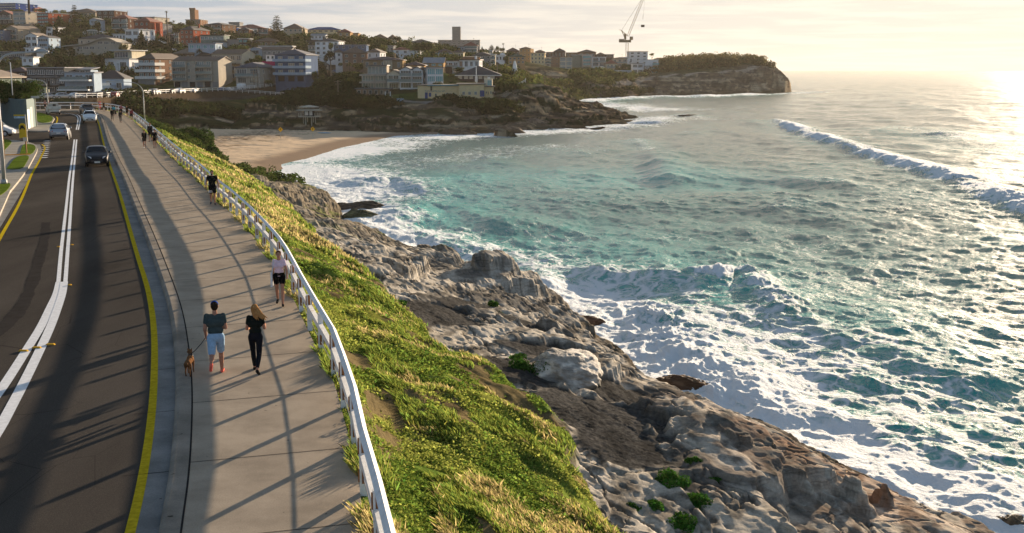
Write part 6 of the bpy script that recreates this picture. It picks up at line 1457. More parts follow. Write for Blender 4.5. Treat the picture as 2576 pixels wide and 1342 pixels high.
r_, W_, H_, D_, h_ = H('F', 622, 915, 632, 900, 500, 'white balcony house above a brown garage door', 'white', 'flat', 'brown', win='3x2', ww=.8, balc=1, side=1)
mb = MB(); mb.box((-W_ * .15, -1.2, 1.6), (W_ * .5, 2, 3.4)); mb.build('garage_door', WALLM['dbrick'], r_)
r_, W_, H_, D_, h_ = H('F', 922, 1335, 612, 770, 500, 'white art deco house with bay windows and roof chimney', 'white', 'flat', 'brown', rot=5, win='4x1', ww=.55, wh_=.6, depth=12, chim=1)
H('F', 980, 1330, 560, 615, 520, 'house with brown hipped roof above the white art deco house', 'brown', 'hip', 'brown', yt=535, win=None, depth=10)
r_, W_, H_, D_, h_ = H('F', 522, 1343, 220, 405, 1150, 'long grey slab apartment block on the skyline', 'grey', 'flat', 'grey', win='9x4', ww=.5, wh_=.4, depth=20, name='slab_block')
mb = MB(); mb.box((-W_ * .06, 4, H_ + 6), (W_ * .20, 10, 14)); mb.build('lift_tower', WALLM['grey'], r_)
r_, W_, H_, D_, h_ = H('F', 1045, 1290, 325, 500, 700, 'grey three storey house with red hipped roof in front of the slab block', 'grey', 'hip', 'red', yt=250, win='3x3', ww=.6, balc=1, side=1, glass='pale')
H('F', 900, 1045, 350, 500, 705, 'plain pale blue side wing left of the red hipped grey house', 'lblue', 'flat', 'grey', win='2x2', ww=.3)
H('F', 466, 800, 462, 590, 640, 'pale blue house with dark red hipped roof below the slab block', 'lblue', 'hip', 'purple', yt=385, win='4x1', ww=.35)
H('F', 800, 1025, 462, 580, 630, 'cream wing with row windows right of the pale blue house', 'cream', 'hip', 'purple', yt=415, win='4x1', ww=.6)
H('F', 440, 560, 370, 430, 760, 'small pale house with dark windows under the slab block', 'white', 'flat', 'metal', win='2x1')
H('F', 1200, 1558, 520, 770, 600, 'grey flats with dark blue grey hipped roof', 'grey', 'hip', 'dark', yt=452, rot=6, depth=16, win='4x3', ww=.35, name='apartment_building')
H('F', 1560, 1655, 508, 765, 600, 'slim cream balcony stack at the end of the grey flats', 'cream', 'flat', 'white', win='1x3', balc=1)
H('F', 1300, 1500, 432, 480, 740, 'low house with bright red roof right of the slab block', 'cream', 'hip', 'red', yt=388, win='3x1')
H('F', 1505, 1600, 425, 480, 730, 'small white gabled house beside the bright red roof', 'white', 'gable', 'red', yt=392, win='2x1')
r_, W_, H_, D_, h_ = H('F', 1665, 1850, 520, 640, 640, 'white house with a rounded arch roof', 'white', 'flat', 'white', win='3x1', ww=.6)
mb = MB(); n_ = 12; W2 = W_ * .3
vs = [(W_ * .2 + W2 * math.cos(math.pi * i / n_), y, H_ + W2 * .9 * math.sin(math.pi * i / n_)) for y in (0, 9) for i in range(n_ + 1)]
mb.add(vs, [tuple(range(n_ + 1))[::-1], tuple(range(n_ + 1, 2 * n_ + 2))] + [(i, i + 1, n_ + 2 + i, n_ + 1 + i) for i in range(n_)]); mb.build('arch_roof', WALLM['white'], r_)
H('F', 1912, 2240, 548, 690, 650, 'tan house with green tiled hipped roof', 'tan', 'hip', 'green', yt=488, win='4x2', ww=.5)
# clubhouse hall with the large dark roof
r_, W_, H_, D_, h_ = H('F', 885, 1745, 912, 1055, 425, 'low hall with a very large dark hipped roof and white windows', 'dbrick', 'hip', 'dark', yt=725, depth=20, win=None, name='community_hall')
for cx_, wv, n in ((-.42, .09, 3), (-.28, .09, 3), (-.16, .08, 3), (.05, .08, 3), (.18, .10, 4), (.32, .11, 4)): add_window(r_, W_ * cx_, 0, H_ * .72, W_ * wv, H_ * .42, n, 0, paint('curtained_glass', (.38, .32, .22), .3, .4, .6))
mb = MB(); mb.box((W_ * .245, -.08, H_ * .38), (1.0, .12, 2.1)); mb.build('white_door', m_wpl, r_); mb = MB(); mb.box((-W_ * .045, -.08, H_ * .4), (1.0, .12, 2.3)); mb.build('white_door', m_wpl, r_)
mb = MB(); mb.box((0, -.5, H_ - .1), (W_ + 1.2, .12, .28)); mb.build('fascia', m_slab, r_)
fp_ = gy(1036.3 + 1275 / 7.883, 205, 405)
o = MB().tube([(0, 0, -2), (0, 0, gy(1198, 166, 405)[2] - fp_[2])], .12, 8).build('flag_pole', m_wpl, None, True); o.location = fp_; tag(o, 'tall white flag pole in front of the large dark roofed hall', 'flag pole')
# cream surf club in two joined wings
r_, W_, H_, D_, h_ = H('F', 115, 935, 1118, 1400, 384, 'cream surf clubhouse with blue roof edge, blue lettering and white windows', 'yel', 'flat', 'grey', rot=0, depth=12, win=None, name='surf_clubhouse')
mb = MB(); mb.box((W_ * .12, -.35, H_ + .1), (W_ * .76, .5, .28)); mb.build('blue_edge', paint('edge_blue', (.05, .28, .36), .5), r_)
for cx_, wv, n, hh in ((-.06, .04, 1, .2), (.25, .15, 4, .24), (.40, .04, 1, .2)): add_window(r_, W_ * cx_, 0, H_ * .33, W_ * wv, H_ * hh, n)
mb = MB(); mb.box((-W_ * .29, -.06, H_ * .3), (.9, .1, 2.0)); mb.box((-W_ * .20, -.06, H_ * .36), (.7, .1, 1.3)); mb.build('blue_door', paint('door_blue', (.03, .07, .22), .5), r_)
mb = MB(); mb.box((-W_ * .17, -.05, H_ * .8), (.5, .08, 1.4)); mb.build('dark_slot', m_dark, r_)
text('TAMARAMA S.L.S.C.', .78, (-W_ * .33, -.04, H_ * .60), paint('letter_blue', (.03, .12, .22), .5), r_)
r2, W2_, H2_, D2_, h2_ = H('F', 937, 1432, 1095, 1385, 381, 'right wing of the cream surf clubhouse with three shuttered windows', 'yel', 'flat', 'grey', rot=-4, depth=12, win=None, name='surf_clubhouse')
for cx_ in (-.32, -.08, .16): add_window(r2, W2_ * cx_, 0, H2_ * .40, W2_ * .10, H2_ * .19, 3)
mb = MB(); mb.box((W2_ * .42, -.06, H2_ * .38), (1.4, .1, 2.0)); mb.build('blue_door', paint('door_blue', (.03, .07, .22), .5), r2)
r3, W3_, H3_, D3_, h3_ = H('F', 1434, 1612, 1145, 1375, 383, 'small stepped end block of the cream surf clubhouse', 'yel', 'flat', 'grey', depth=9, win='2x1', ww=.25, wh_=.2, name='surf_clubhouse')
mb = MB(); mb.box((-.2, 5, H3_ + 1.3), (W3_ * .9, 7, 2.6)); mb.build('upper_storey', WALLM['cream'], r3); add_window(r3, W3_ * .1, 1.5, H3_ + 1.3, 1.4, 1.6, 1, 0, paint('teal_glass', (.10, .30, .32), .12, .2, .5, spec=.8))
# --- headland row
H('G', -150, 78, 230, 330, 900, 'dark hip roofed houses at the left end of the headland row', 'dbrick', 'hip', 'purple', yt=165, win='4x1', ww=.3)
H('G', 80, 272, 190, 470, 860, 'tall tan tower block with brown hip roof', 'tan', 'hip', 'brown', yt=155, rot=8, depth=20, win='3x4', ww=.25, wh_=.35, name='apartment_building')
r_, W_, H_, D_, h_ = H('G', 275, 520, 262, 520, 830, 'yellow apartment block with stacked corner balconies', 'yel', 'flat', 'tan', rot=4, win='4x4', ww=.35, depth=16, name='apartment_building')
H('G', 525, 632, 345, 500, 840, 'slim cream stepped flats beside the yellow block', 'cream', 'flat', 'white', win='1x3', balc=1, side=1)
H('G', 110, 395, 492, 540, 800, 'low house with grey blue roof below the tan tower', 'grey', 'hip', 'blue', yt=432, win='3x1')
H('G', 605, 782, 345, 560, 850, 'salmon rendered side block with dark brown roof', 'pink', 'hip', 'brown', yt=300, win='2x3', ww=.15, wh_=.3)
H('G', 785, 1000, 335, 570, 845, 'four by two glass fronted flats framed in cream', 'cream', 'flat', 'brown', win='2x3', ww=.86, wh_=.8, glass='pale', depth=14, name='apartment_building')
H('G', 1002, 1170, 300, 520, 880, 'plain grey green modern block with pale floor lines', 'green', 'flat', 'white', win=None, depth=16, name='apartment_building')
H('G', 1172, 1350, 300, 490, 878, 'modern flats with green glass balconies in four rows', 'stone', 'flat', 'white', win='1x3', ww=.75, wh_=.6, glass='teal', depth=16, name='apartment_building')
H('G', 1352, 1590, 338, 600, 870, 'white framed flats with deep balconies and roof garden', 'white', 'flat', 'white', win='2x3', ww=.8, wh_=.7, balc=1, name='apartment_building')
H('G', 1210, 1372, 528, 660, 800, 'low grey terrace wing with planted roof', 'grey', 'flat', 'metal', win='2x1', ww=.7)
H('G', 1374, 1550, 505, 660, 795, 'glass fronted lower villa with white slab edges', 'white', 'flat', 'white', win='2x2', ww=.85, wh_=.75, glass='teal', depth=12)
H('G', 1602, 1790, 452, 590, 860, 'cream house with red gabled roof and verandas', 'cream', 'hip', 'red', yt=380, win='3x2', ww=.5, balc=1, side=1)
H('G', 1705, 1965, 358, 520, 900, 'beige flats with dark roof behind the red gabled house', 'beige', 'hip', 'dark', yt=335, win='3x2', ww=.6, balc=1, side=1)
H('G', 1998, 2322, 240, 460, 940, 'white four storey block with square windows beside the crane', 'white', 'flat', 'brown', win='3x4', ww=.4, wh_=.45, depth=18, name='apartment_building')
H('G', 1872, 2085, 340, 450, 920, 'plain white stucco wing below the crane', 'white', 'flat', 'white', win='2x1', ww=.2)
r_, W_, H_, D_, h_ = H('G', 2180, 2505, 382, 640, 880, 'white modern block with green glass corner balconies', 'white', 'flat', 'white', win=None, rot=4, depth=18, name='apartment_building')
for i in range(3):
 add_window(r_, W_ * .32, 0, H_ * (.78 - i * .28), W_ * .2, H_ * .15, 2, 0, paint('curtained_glass', (.38, .32, .22), .3, .4, .6)); mb = MB(); mb.box((W_ * .36, -.9, H_ * (.68 - i * .28)), (W_ * .36, 1.8, .3)); s_ = mb.build('balcony', m_slab, r_); mb = MB(); mb.box((W_ * .36, -1.8, H_ * (.72 - i * .28)), (W_ * .36, .08, 1.0)); mb.build('balustrade', paint('teal_glass', (.10, .30, .32), .12, .2, .5, spec=.8), s_)
H('G', 2060, 2238, 450, 620, 870, 'dark glazed villa with white portal frame', 'white', 'flat', 'dark', win='2x2', ww=.85, wh_=.5)
H('G', 2500, 2600, 355, 600, 960, 'brown flat block at the right end of the headland row', 'brown', 'flat', 'brown', win='2x3', ww=.3)
H('G', 2605, 2790, 362, 430, 980, 'low brown building behind the right end of the row', 'brown', 'flat', 'brown', win='3x1', ww=.3)
for q, (a, b, e, t, w, rc, lab) in enumerate([(362, 515, 240, 205, 'brown', 'brown', 'brown roof cluster behind the yellow block'), (515, 700, 250, 198, 'dbrick', 'metal', 'grey metal roofed house with a bright attic window'), (690, 880, 235, 178, 'dbrick', 'dark', 'dark pointed roof behind the salmon block'), (900, 1110, 258, 205, 'ybrick', 'metal', 'tan house with flat roof and lit window on the headland skyline'), (1110, 1420, 250, 200, 'brown', 'brown', 'long brown roof with parapet on the headland skyline'), (1425, 1590, 300, 252, 'dbrick', 'brown', 'dark brown gabled roof behind the white framed flats'), (1595, 1730, 290, 268, 'brown', 'metal', 'flat roofed house with chimney behind the beige flats')]):
 H('G', a, b, e, 350, 960 - q * 5, lab, w, 'hip' if rc != 'metal' else 'flat', rc, yt=t, win='3x1', ww=.35, depth=14)
# curved pool deck wall
p = gy(*cv('G', 1725, 655), 790); o = MB().box((0, 0, 1.2), (24, .6, 4.5)).box((9, 3, 2.6), (6, 5, 1.2)).build('pool_wall', WALLM['lblue']); o.location = p; tag(o, 'pale blue pool wall below the cream house on the headland', 'wall')
# big curved roof over the grey house
A = [(1245, 918), (1340, 905), (1450, 893), (1560, 885), (1700, 862), (1800, 835), (1880, 800), (1960, 770), (2040, 752), (2110, 748), (2190, 765), (2260, 795), (2340, 835), (2420, 850)]
pts = [gy(*cv('A', x, y), 552) for x, y in A]; c0 = gy(*cv('A', 1850, 1080), 552)
r_ = empty('curved_roof_house', c0, 0, 'big grey house under a long wavy curved roof', 'building'); ctl.append(tuple(c0))
mb = MB(); n = len(pts); vs = []
for dy, dz in ((-1.5, 0), (16, 0)):
 for p in pts: vs.append((p[0] - c0[0], dy, p[2] - c0[2]))
for dy, dz in ((-1.5, 0), (16, 0)):
 for p in pts: vs.append((p[0] - c0[0], dy, p[2] - c0[2] - .45))
fs = [(i, i + 1, n + i + 1, n + i) for i in range(n - 1)] + [(2 * n + i, 3 * n + i, 3 * n + i + 1, 2 * n + i + 1) for i in range(n - 1)] + [(2 * n + i, 2 * n + i + 1, i + 1, i) for i in range(n - 1)] + [(n + i, n + i + 1, 3 * n + i + 1, 3 * n + i) for i in range(n - 1)]
mb.add(vs, fs); mb.build('roof', WALLM['stone'], r_)
mb = MB(); q = [p for p in pts[2:]]; m_ = len(q)
vs = [(p[0] - c0[0], 0, p[2] - c0[2] - .46) for p in q] + [(p[0] - c0[0], 0, -4) for p in q] + [(p[0] - c0[0], 14, p[2] - c0[2] - .46) for p in q] + [(p[0] - c0[0], 14, -4) for p in q]
fs = [(m_ + i, m_ + i + 1, i + 1, i) for i in range(m_ - 1)] + [(0, 2 * m_, 3 * m_, m_), (m_ - 1, 2 * m_ - 1, 4 * m_ - 1, 3 * m_ - 1)] + [(2 * m_ + i, 2 * m_ + i + 1, 3 * m_ + i + 1, 3 * m_ + i) for i in range(m_ - 1)]
mb.add(vs, fs); mb.build('wall', WALLM['stone'], r_)
for a, b, w, h in ((1585, 955, 90, 45), (1700, 955, 105, 45), (1825, 955, 90, 45), (1985, 850, 95, 40), (2110, 855, 90, 40), (2240, 850, 80, 40), (1960, 955, 25, 35), (2090, 955, 25, 35)):
 p = gy(*cv('A', a, b), 552); k = 552 / FOC / 7.883; add_window(r_, p[0] - c0[0], 0, p[2] - c0[2], w * k, h * k, 3 if w > 50 else 1)
# glass vault on the white house
p = gy(*cv('A', 1835, 705), 660); k = 660 / FOC / 7.883; r_ = empty('glass_vault_house', p, 0, 'white house with a shallow arched glass vault roof', 'building'); ctl.append(tuple(p))
n_ = 14; Wv, Hv = 215 * k, 100 * k; vs = [(Wv * math.cos(math.pi * i / n_), y, Hv * math.sin(math.pi * i / n_)) for y in (0, 10) for i in range(n_ + 1)]
MB().add(vs, [tuple(range(n_ + 1))[::-1], tuple(range(n_ + 1, 2 * n_ + 2))] + [(i, i + 1, n_ + 2 + i, n_ + 1 + i) for i in range(n_)]).build('glass_vault', m_wglass2, r_)
mb = MB(); mb.tube([(Wv * math.cos(math.pi * i / n_), -.1, Hv * math.sin(math.pi * i / n_)) for i in range(n_ + 1)], .3, 6)
for i in range(1, 8): mb.box((Wv * (-.9 + i * .225), -.1, Hv * .35), (.12, .12, Hv * (.7 if 2 < i < 6 else .5)))
mb.build('frame', m_wframe, r_); MB().box((0, 5, -1.6), (2 * Wv, 10, 3.2)).build('wall', WALLM['white'], r_)
# ------------------------------------------------------------------ solve and build the far ground
# the sea floor and shoreline complete the controls
for (x, y) in SW:
 pass
SWn = np.array(SW); Tn = np.gradient(SWn, axis=0); Tn /= np.linalg.norm(Tn, axis=1)[:, None]
LEFTn = np.stack([-Tn[:, 1], Tn[:, 0]], 1)          # land lies to the left of travel (away from the viewer)
for (x, y), nrm_ in zip(SW, LEFTn):
 ctl.append((x - nrm_[0] * 5, y - nrm_[1] * 5, SEA - 2.5)); ctl.append((x + nrm_[0] * 2.0, y + nrm_[1] * 2.0, SEA + .9))
 ctl.append((x - nrm_[0] * 40, y - nrm_[1] * 40, SEA - 7))
C3 = np.array(ctl, float)
# drop near-duplicates
keep = []
for i in range(len(C3)):
 if all((C3[i, 0] - C3[j, 0]) ** 2 + (C3[i, 1] - C3[j, 1]) ** 2 > 2.5 for j in keep): keep.append(i)
C3 = C3[keep]; n = len(C3)
D2 = np.sqrt((C3[:, None, 0] - C3[None, :, 0]) ** 2 + (C3[:, None, 1] - C3[None, :, 1]) ** 2)
A_ = np.zeros((n + 3, n + 3)); A_[:n, :n] = D2 - np.eye(n) * 1.5; A_[:n, n:] = np.c_[np.ones(n), C3[:, :2]]; A_[n:, :n] = A_[:n, n:].T
sol = np.linalg.solve(A_, np.r_[C3[:, 2], 0, 0, 0])
def far_base(X, Y):
 sh = np.shape(X); x = np.ravel(X); y = np.ravel(Y); out = np.empty(len(x))
 for i in range(0, len(x), 20000):
  d = np.sqrt((x[i:i + 20000, None] - C3[None, :, 0]) ** 2 + (y[i:i + 20000, None] - C3[None, :, 1]) ** 2)
  out[i:i + 20000] = d @ sol[:n] + sol[n] + sol[n + 1] * x[i:i + 20000] + sol[n + 2] * y[i:i + 20000]
 return out.reshape(sh)
WALLP = RF[(RF[:, 1] > 300)]
fy_ = [248.0]
while fy_[-1] < 1250: fy_.append(fy_[-1] + max(.55, fy_[-1] ** 2 / 250000.0 * .9))
fy_ = np.array(fy_); fu = np.linspace(-.62, .36, 760)
FX = fy_[:, None] * fu[None, :]; FY = np.repeat(fy_[:, None], len(fu), 1)
ZF = far_base(FX, FY)
dSh, sSh, _, _ = dist_poly(FX, FY, [tuple(p) for p in SWn]); inland = np.where(sSh < 0, dSh, -dSh); inland = np.where(FX < SW[0][0] - 3, np.maximum(inland, 30), inland)
gxx = np.gradient(ZF, axis=1) / np.gradient(FX, axis=1); gyy = np.gradient(ZF, axis=0) / np.gradient(FY, axis=0); slope = np.hypot(gxx, gyy)
seaface = sstep(70, 15, inland) * (FX > -14) * (1.0)
rockf = np.clip(seaface * sstep(.10, .28, slope) + sstep(28, 10, inland) * (FX > -30), 0, 1)
rockf = np.maximum(rockf, sstep(.25, .5, slope) * sstep(4, 1, ZF) * (FY < 420))
head_ = sstep(600, 640, FY)
rockf = np.maximum(rockf, head_ * sstep(80, 50, inland) * sstep(.0, 1.0, (6 - ZF) / 6))
rockf = np.maximum(rockf, sstep(.40, .48, fbm(FX / 16, FY / 9, 4, 408)) * sstep(326, 330, FY) * sstep(374, 362, FY) * (FX < -14))
wxx = (fbm(FX / 22, FY / 22, 3, 400) - .5) * 20
und = (fbm((FX + wxx) / 14, FY / 10, 5, 410) - .5)
ZF = ZF + rockf * und * 5.0 + rockf * (ridged(FX / 5, FY / 4, 4, 415) - .6) * 1.6
tl = FX * .012 + (fbm(FX / 18, FY / 18, 3, 420) - .5) * 3
for stp, am in ((2.6, .95), (.9, .9)):
 kk_ = (ZF + tl) / stp; fr = kk_ - np.floor(kk_); ZF = ZF + rockf * am * stp * (np.where(fr < .72, -fr * .55, -.396 + (fr - .72) * 1.414))
veg = 1 - rockf
ZF = ZF + veg * (fbm(FX / 8, FY / 8, 4, 430) - .5) * 1.2 * sstep(4, 25, inland)
# beach
beach_y = 326 - np.clip((FX + 5) * .0, 0, 0)
n_f = fbm(FX / 6, FY / 6, 4, 440); n_g = fbm(FX / 2, FY / 1.5, 4, 445)
cf = np.zeros(FX.shape + (3,)) + np.array([.050, .068, .020])
cf = mixc(cf, [.09, .085, .035], sstep(.5, .65, n_f)); cf = mixc(cf, [.028, .042, .014], sstep(.55, .7, fbm(FX / 3, FY / 3, 3, 450)))
rk = np.zeros(FX.shape + (3,)) + np.array([.17, .125, .085])
rk = mixc(rk, [.50, .39, .26], sstep(.50, .64, fbm((FX + wxx) / 9, ZF / 1.3 + FY / 30, 4, 460)) * .85)
rk = mixc(rk, [.055, .045, .04], sstep(.48, .62, fbm(FX / 7 + 4, ZF * .9 + FY / 20, 4, 470)) * .8)
rk = mixc(rk, [.06, .048, .03], sstep(SEA + 2.4, SEA + .8, ZF) * .8)
lk = sstep(30, 12, np.hypot(FX - gy(1330, 228, 388)[0], (FY - 388) * 1.2)) * sstep(-3, -.5, ZF); rk = mixc(rk, [.36, .28, .22], lk * .6)
cf = cf * (1 - rockf[..., None]) + rk * rockf[..., None]
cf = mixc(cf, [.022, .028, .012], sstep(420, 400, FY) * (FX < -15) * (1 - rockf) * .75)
def wash(pts, w, colr, strength=1.0):
 global cf
 d, s, p, L = dist_poly(FX, FY, pts); m = sstep(w + .6, w - .2, d) * strength
 cf = mixc(cf, colr, m); return d, m
dR, sR, pR, LR = dist_poly(FX, FY, [tuple(p[:2]) for p in RF + np.array([-1.5, 6.0, 0])])
mR = sstep(7.2, 6.2, dR); zr = np.interp(pR, np.r_[0, np.cumsum(np.hypot(*np.diff(RF[:, :2], axis=0).T))], RF[:, 2])
ZF = np.where(mR > 0, ZF * (1 - mR) + mR * (zr - .12), ZF)
cf = mixc(cf, [.055, .05, .048], mR)
# the ground in front of the retaining wall drops away
dW, sW, pW, LW = dist_poly(FX, FY, [tuple(p[:2]) for p in RF]); zw = np.interp(pW, np.r_[0, np.cumsum(np.hypot(*np.diff(RF[:, :2], axis=0).T))], RF[:, 2])
front = (sW > 0) & (dW < 30)
drop = np.where(front, np.maximum(0, (zw - 3.6 - dW * .22) - ZF) * 0 + np.minimum(ZF, zw - 2.2 - dW * .22), ZF)
ZF = np.where(front & (FY < 600), drop, ZF)
gx2 = np.gradient(ZF, axis=1) / np.gradient(FX, axis=1); gy2 = np.gradient(ZF, axis=0) / np.gradient(FY, axis=0); sl2 = np.hypot(gx2, gy2)
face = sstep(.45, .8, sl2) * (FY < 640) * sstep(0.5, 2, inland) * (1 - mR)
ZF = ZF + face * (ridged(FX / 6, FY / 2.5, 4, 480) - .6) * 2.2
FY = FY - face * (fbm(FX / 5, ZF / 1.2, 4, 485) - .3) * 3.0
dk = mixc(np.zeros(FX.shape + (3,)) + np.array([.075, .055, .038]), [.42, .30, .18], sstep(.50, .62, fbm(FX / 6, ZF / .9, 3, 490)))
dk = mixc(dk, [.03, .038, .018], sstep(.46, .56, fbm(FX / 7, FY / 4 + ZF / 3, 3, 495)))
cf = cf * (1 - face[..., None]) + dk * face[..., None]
STREETS = [([(895, 205, 600), (870, 196, 590), (860, 185, 600), (850, 178, 625), (820, 168, 655), (800, 158, 690), (795, 150, 720)], 5.5),
           ([(500, 205, 520), (520, 165, 560), (500, 118, 620), (470, 110, 640), (440, 98, 680), (440, 85, 720)], 5.0), ([(1290, 186, 600), (1270, 170, 620), (1250, 163, 650)], 4.0)]
for pts, w in STREETS:
 wash([tuple(gy(*p)[:2]) for p in pts], w + 1.6, [.28, .25, .21]); wash([tuple(gy(*p)[:2]) for p in pts], w, [.055, .05, .048])
wash([tuple(p[:2]) for p in PF], 1.6, [.36, .30, .24])
wash([tuple(gy(*p)[:2]) for p in [(990, 247, 378), (1050, 254, 372), (1100, 256, 370)]], 2.5, [.20, .19, .18])
lawn_d, lm = wash([tuple(gy(*p)[:2]) for p in [(960, 246, 384), (1010, 245, 384), (1050, 244, 386)]], 5, [.05, .085, .02])
cf = np.clip(cf, 0, 1)
# keep everything under water well clear of the sea sheet
ZF = np.where(inland < -6, np.minimum(ZF, SEA - 2), ZF)
ZF = ZF - 7 * sstep(331, 322, FY) * (FX < -14)
# beach sand: gentle slope from the wet line
dBb, sBb, _, _ = dist_poly(FX, FY, beach_pts)
sandzone = (FX < gp(1075, 334, SEA)[0]) & (FY < 345) & (FX > -125)
zs = SEA + .2 + np.clip(np.where(sBb < 0, dBb, -dBb), -20, 80) * .035
m_far = attr_mat('far_ground', .9, .35, .9, .4, spec=0, strata=.35)
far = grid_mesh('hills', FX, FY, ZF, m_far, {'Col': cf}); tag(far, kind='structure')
def far_z(x, y):
 x = np.atleast_1d(np.asarray(x, float)); y = np.atleast_1d(np.asarray(y, float))
 i = np.clip(np.searchsorted(fy_, y) - 1, 0, len(fy_) - 2); fyv = np.clip((y - fy_[i]) / (fy_[i + 1] - fy_[i]), 0, 1)
 t = np.clip((x / y - fu[0]) / (fu[1] - fu[0]), 0, len(fu) - 1.001); j = t.astype(int); fx = t - j
 return (ZF[i, j] * (1 - fx) + ZF[i, j + 1] * fx) * (1 - fyv) + (ZF[i + 1, j] * (1 - fx) + ZF[i + 1, j + 1] * fx) * fyv
# sand sheet
bx = np.linspace(-130, 14, 420); by = np.r_[np.arange(150, 250, .35), np.arange(250, 345, .5)]
BX, BY = np.meshgrid(bx, by, indexing='xy')
dBb, sBb, pBb, _ = dist_poly(BX, BY, beach_pts); inb = np.where(sBb > 0, -dBb, dBb)
BZ = SEA + .05 + np.where(inb > 0, inb * .045 / (1 + inb / 60), inb * .06) + (fbm(BX / 5, BY / 3, 4, 500) - .5) * .35 * sstep(0, 8, inb) + (fbm(BX / .9, BY / .6, 3, 505) - .5) * .10 * sstep(4, 10, inb)
sc = np.zeros(BX.shape + (3,)) + np.array([.66, .50, .34])
weed = sstep(.60, .68, fbm(BX / 2.2, BY / .9, 4, 510)) * np.exp(-((inb - 22 - 6 * fbm(BX / 20, BY / 20, 2, 5)) / 7) ** 2)
sc = mixc(sc, [.10, .065, .035], weed)
BZ = np.where(BX > -21, np.minimum(BZ, SEA - .6 - (BX + 21) * .3), BZ)
rubble = np.exp(-((inb - 34) / 7.5) ** 2) * sstep(.42, .58, fbm(BX / .9, BY / .7, 3, 515)); sc = mixc(sc, [.17, .125, .09], rubble * .85)
BZ = BZ + rubble * (fbm(BX / .7, BY / .7, 2, 517) - .3) * .35
track = sstep(.6, .75, 1 - np.abs(np.sin(BY * 1.1 + BX * .1))) * sstep(30, 42, inb); sc = mixc(sc, [.40, .29, .19], track * .4)
sc = mixc(sc, [.30, .22, .155], sstep(9, 3.5, inb + 3 * (fbm(BX / 12, BY / 12, 2, 520) - .5)))
beach = grid_mesh('beach', BX, BY, BZ, attr_mat('sand', .9, .12, 3.0, .03, spec=0), {'Col': sc}); tag(beach, kind='structure')
def beach_z(x, y):
 i = np.clip(((np.asarray(x) - bx[0]) / (bx[1] - bx[0])).astype(int), 0, len(bx) - 1); j = np.clip(np.searchsorted(by, y), 0, len(by) - 1); return BZ[j, i]
# ------------------------------------------------------------------ retaining wall, roadside fence, far cars
m_stonewall = bricks('rough_sandstone', (.055, .042, .03), (.085, .062, .042))
mb = MB(); W_ = RF[2:]
nW = len(W_); vs = [(p[0], p[1] - .3, p[2] + .12) for p in W_] + [(p[0], p[1] - 1.6, p[2] - 2.6) for p in W_] + [(p[0], p[1] + .5, p[2] + .12) for p in W_] + [(p[0], p[1] + .5, p[2] - 2.6) for p in W_]
mb.add(vs, [(nW + i, nW + i + 1, i + 1, i) for i in range(nW - 1)] + [(i, i + 1, 2 * nW + i + 1, 2 * nW + i) for i in range(nW - 1)])
o = mb.build('retaining_wall', m_stonewall); tag(o, 'long rough sandstone retaining wall below the far coast road', 'wall')
rf = empty('roadside_fence', RF[0], 0, 'white two rail fence on top of the stone wall along the far coast road', 'fence')
FF = resample(RF[2:], 4.2); FFl = FF - RF[0]
for p in FFl[:100]: 
 mb = MB(); mb.box((p[0], p[1], p[2] + .65), (.20, .16, 1.25)); mb.build('post', m_fence, rf)
rail('top_rail', 1.22, .09, False, m_fence, rf, FFl); rail('middle_rail', .70, .065, False, m_fence, rf, FFl)
_cp = {}
def far_car(kind, col, x, y, hd, label, cat='car', group='cars parked along the far road', z=None):
 key = (kind, col)
 if key not in _cp:
  nm = 'parked_van' if kind == 'van' else 'parked_car'
  _cp[key] = build_car(kind, col, nm, 'x', metal=0.05 if sum(col) > 1.5 else .3, simple=True); r = _cp[key]
 else: r = copy_tree(_cp[key])
 zz = far_z(x, y)[0] if z is None else z
 r.location = (x, y, zz + .03); r.rotation_euler = (0, 0, hd); r['label'] = label; r['category'] = cat; r['group'] = group; return r
CW, CK, CG, CS, CB, CR_ = (.72, .72, .72), (.015, .017, .02), (.10, .11, .12), (.38, .40, .42), (.02, .06, .20), (.25, .03, .03)
def roadpos(px, off):
 k = np.interp(px, [a for a, _, _ in ROADF], np.arange(len(ROADF))); i = int(min(k, len(RF) - 2)); p = RF[i] * (1 - (k - i)) + RF[i + 1] * (k - i); t = RF[i + 1] - RF[i]
 return p[0] + 0, p[1] + off, p[2] - .1, head(t[0], t[1])
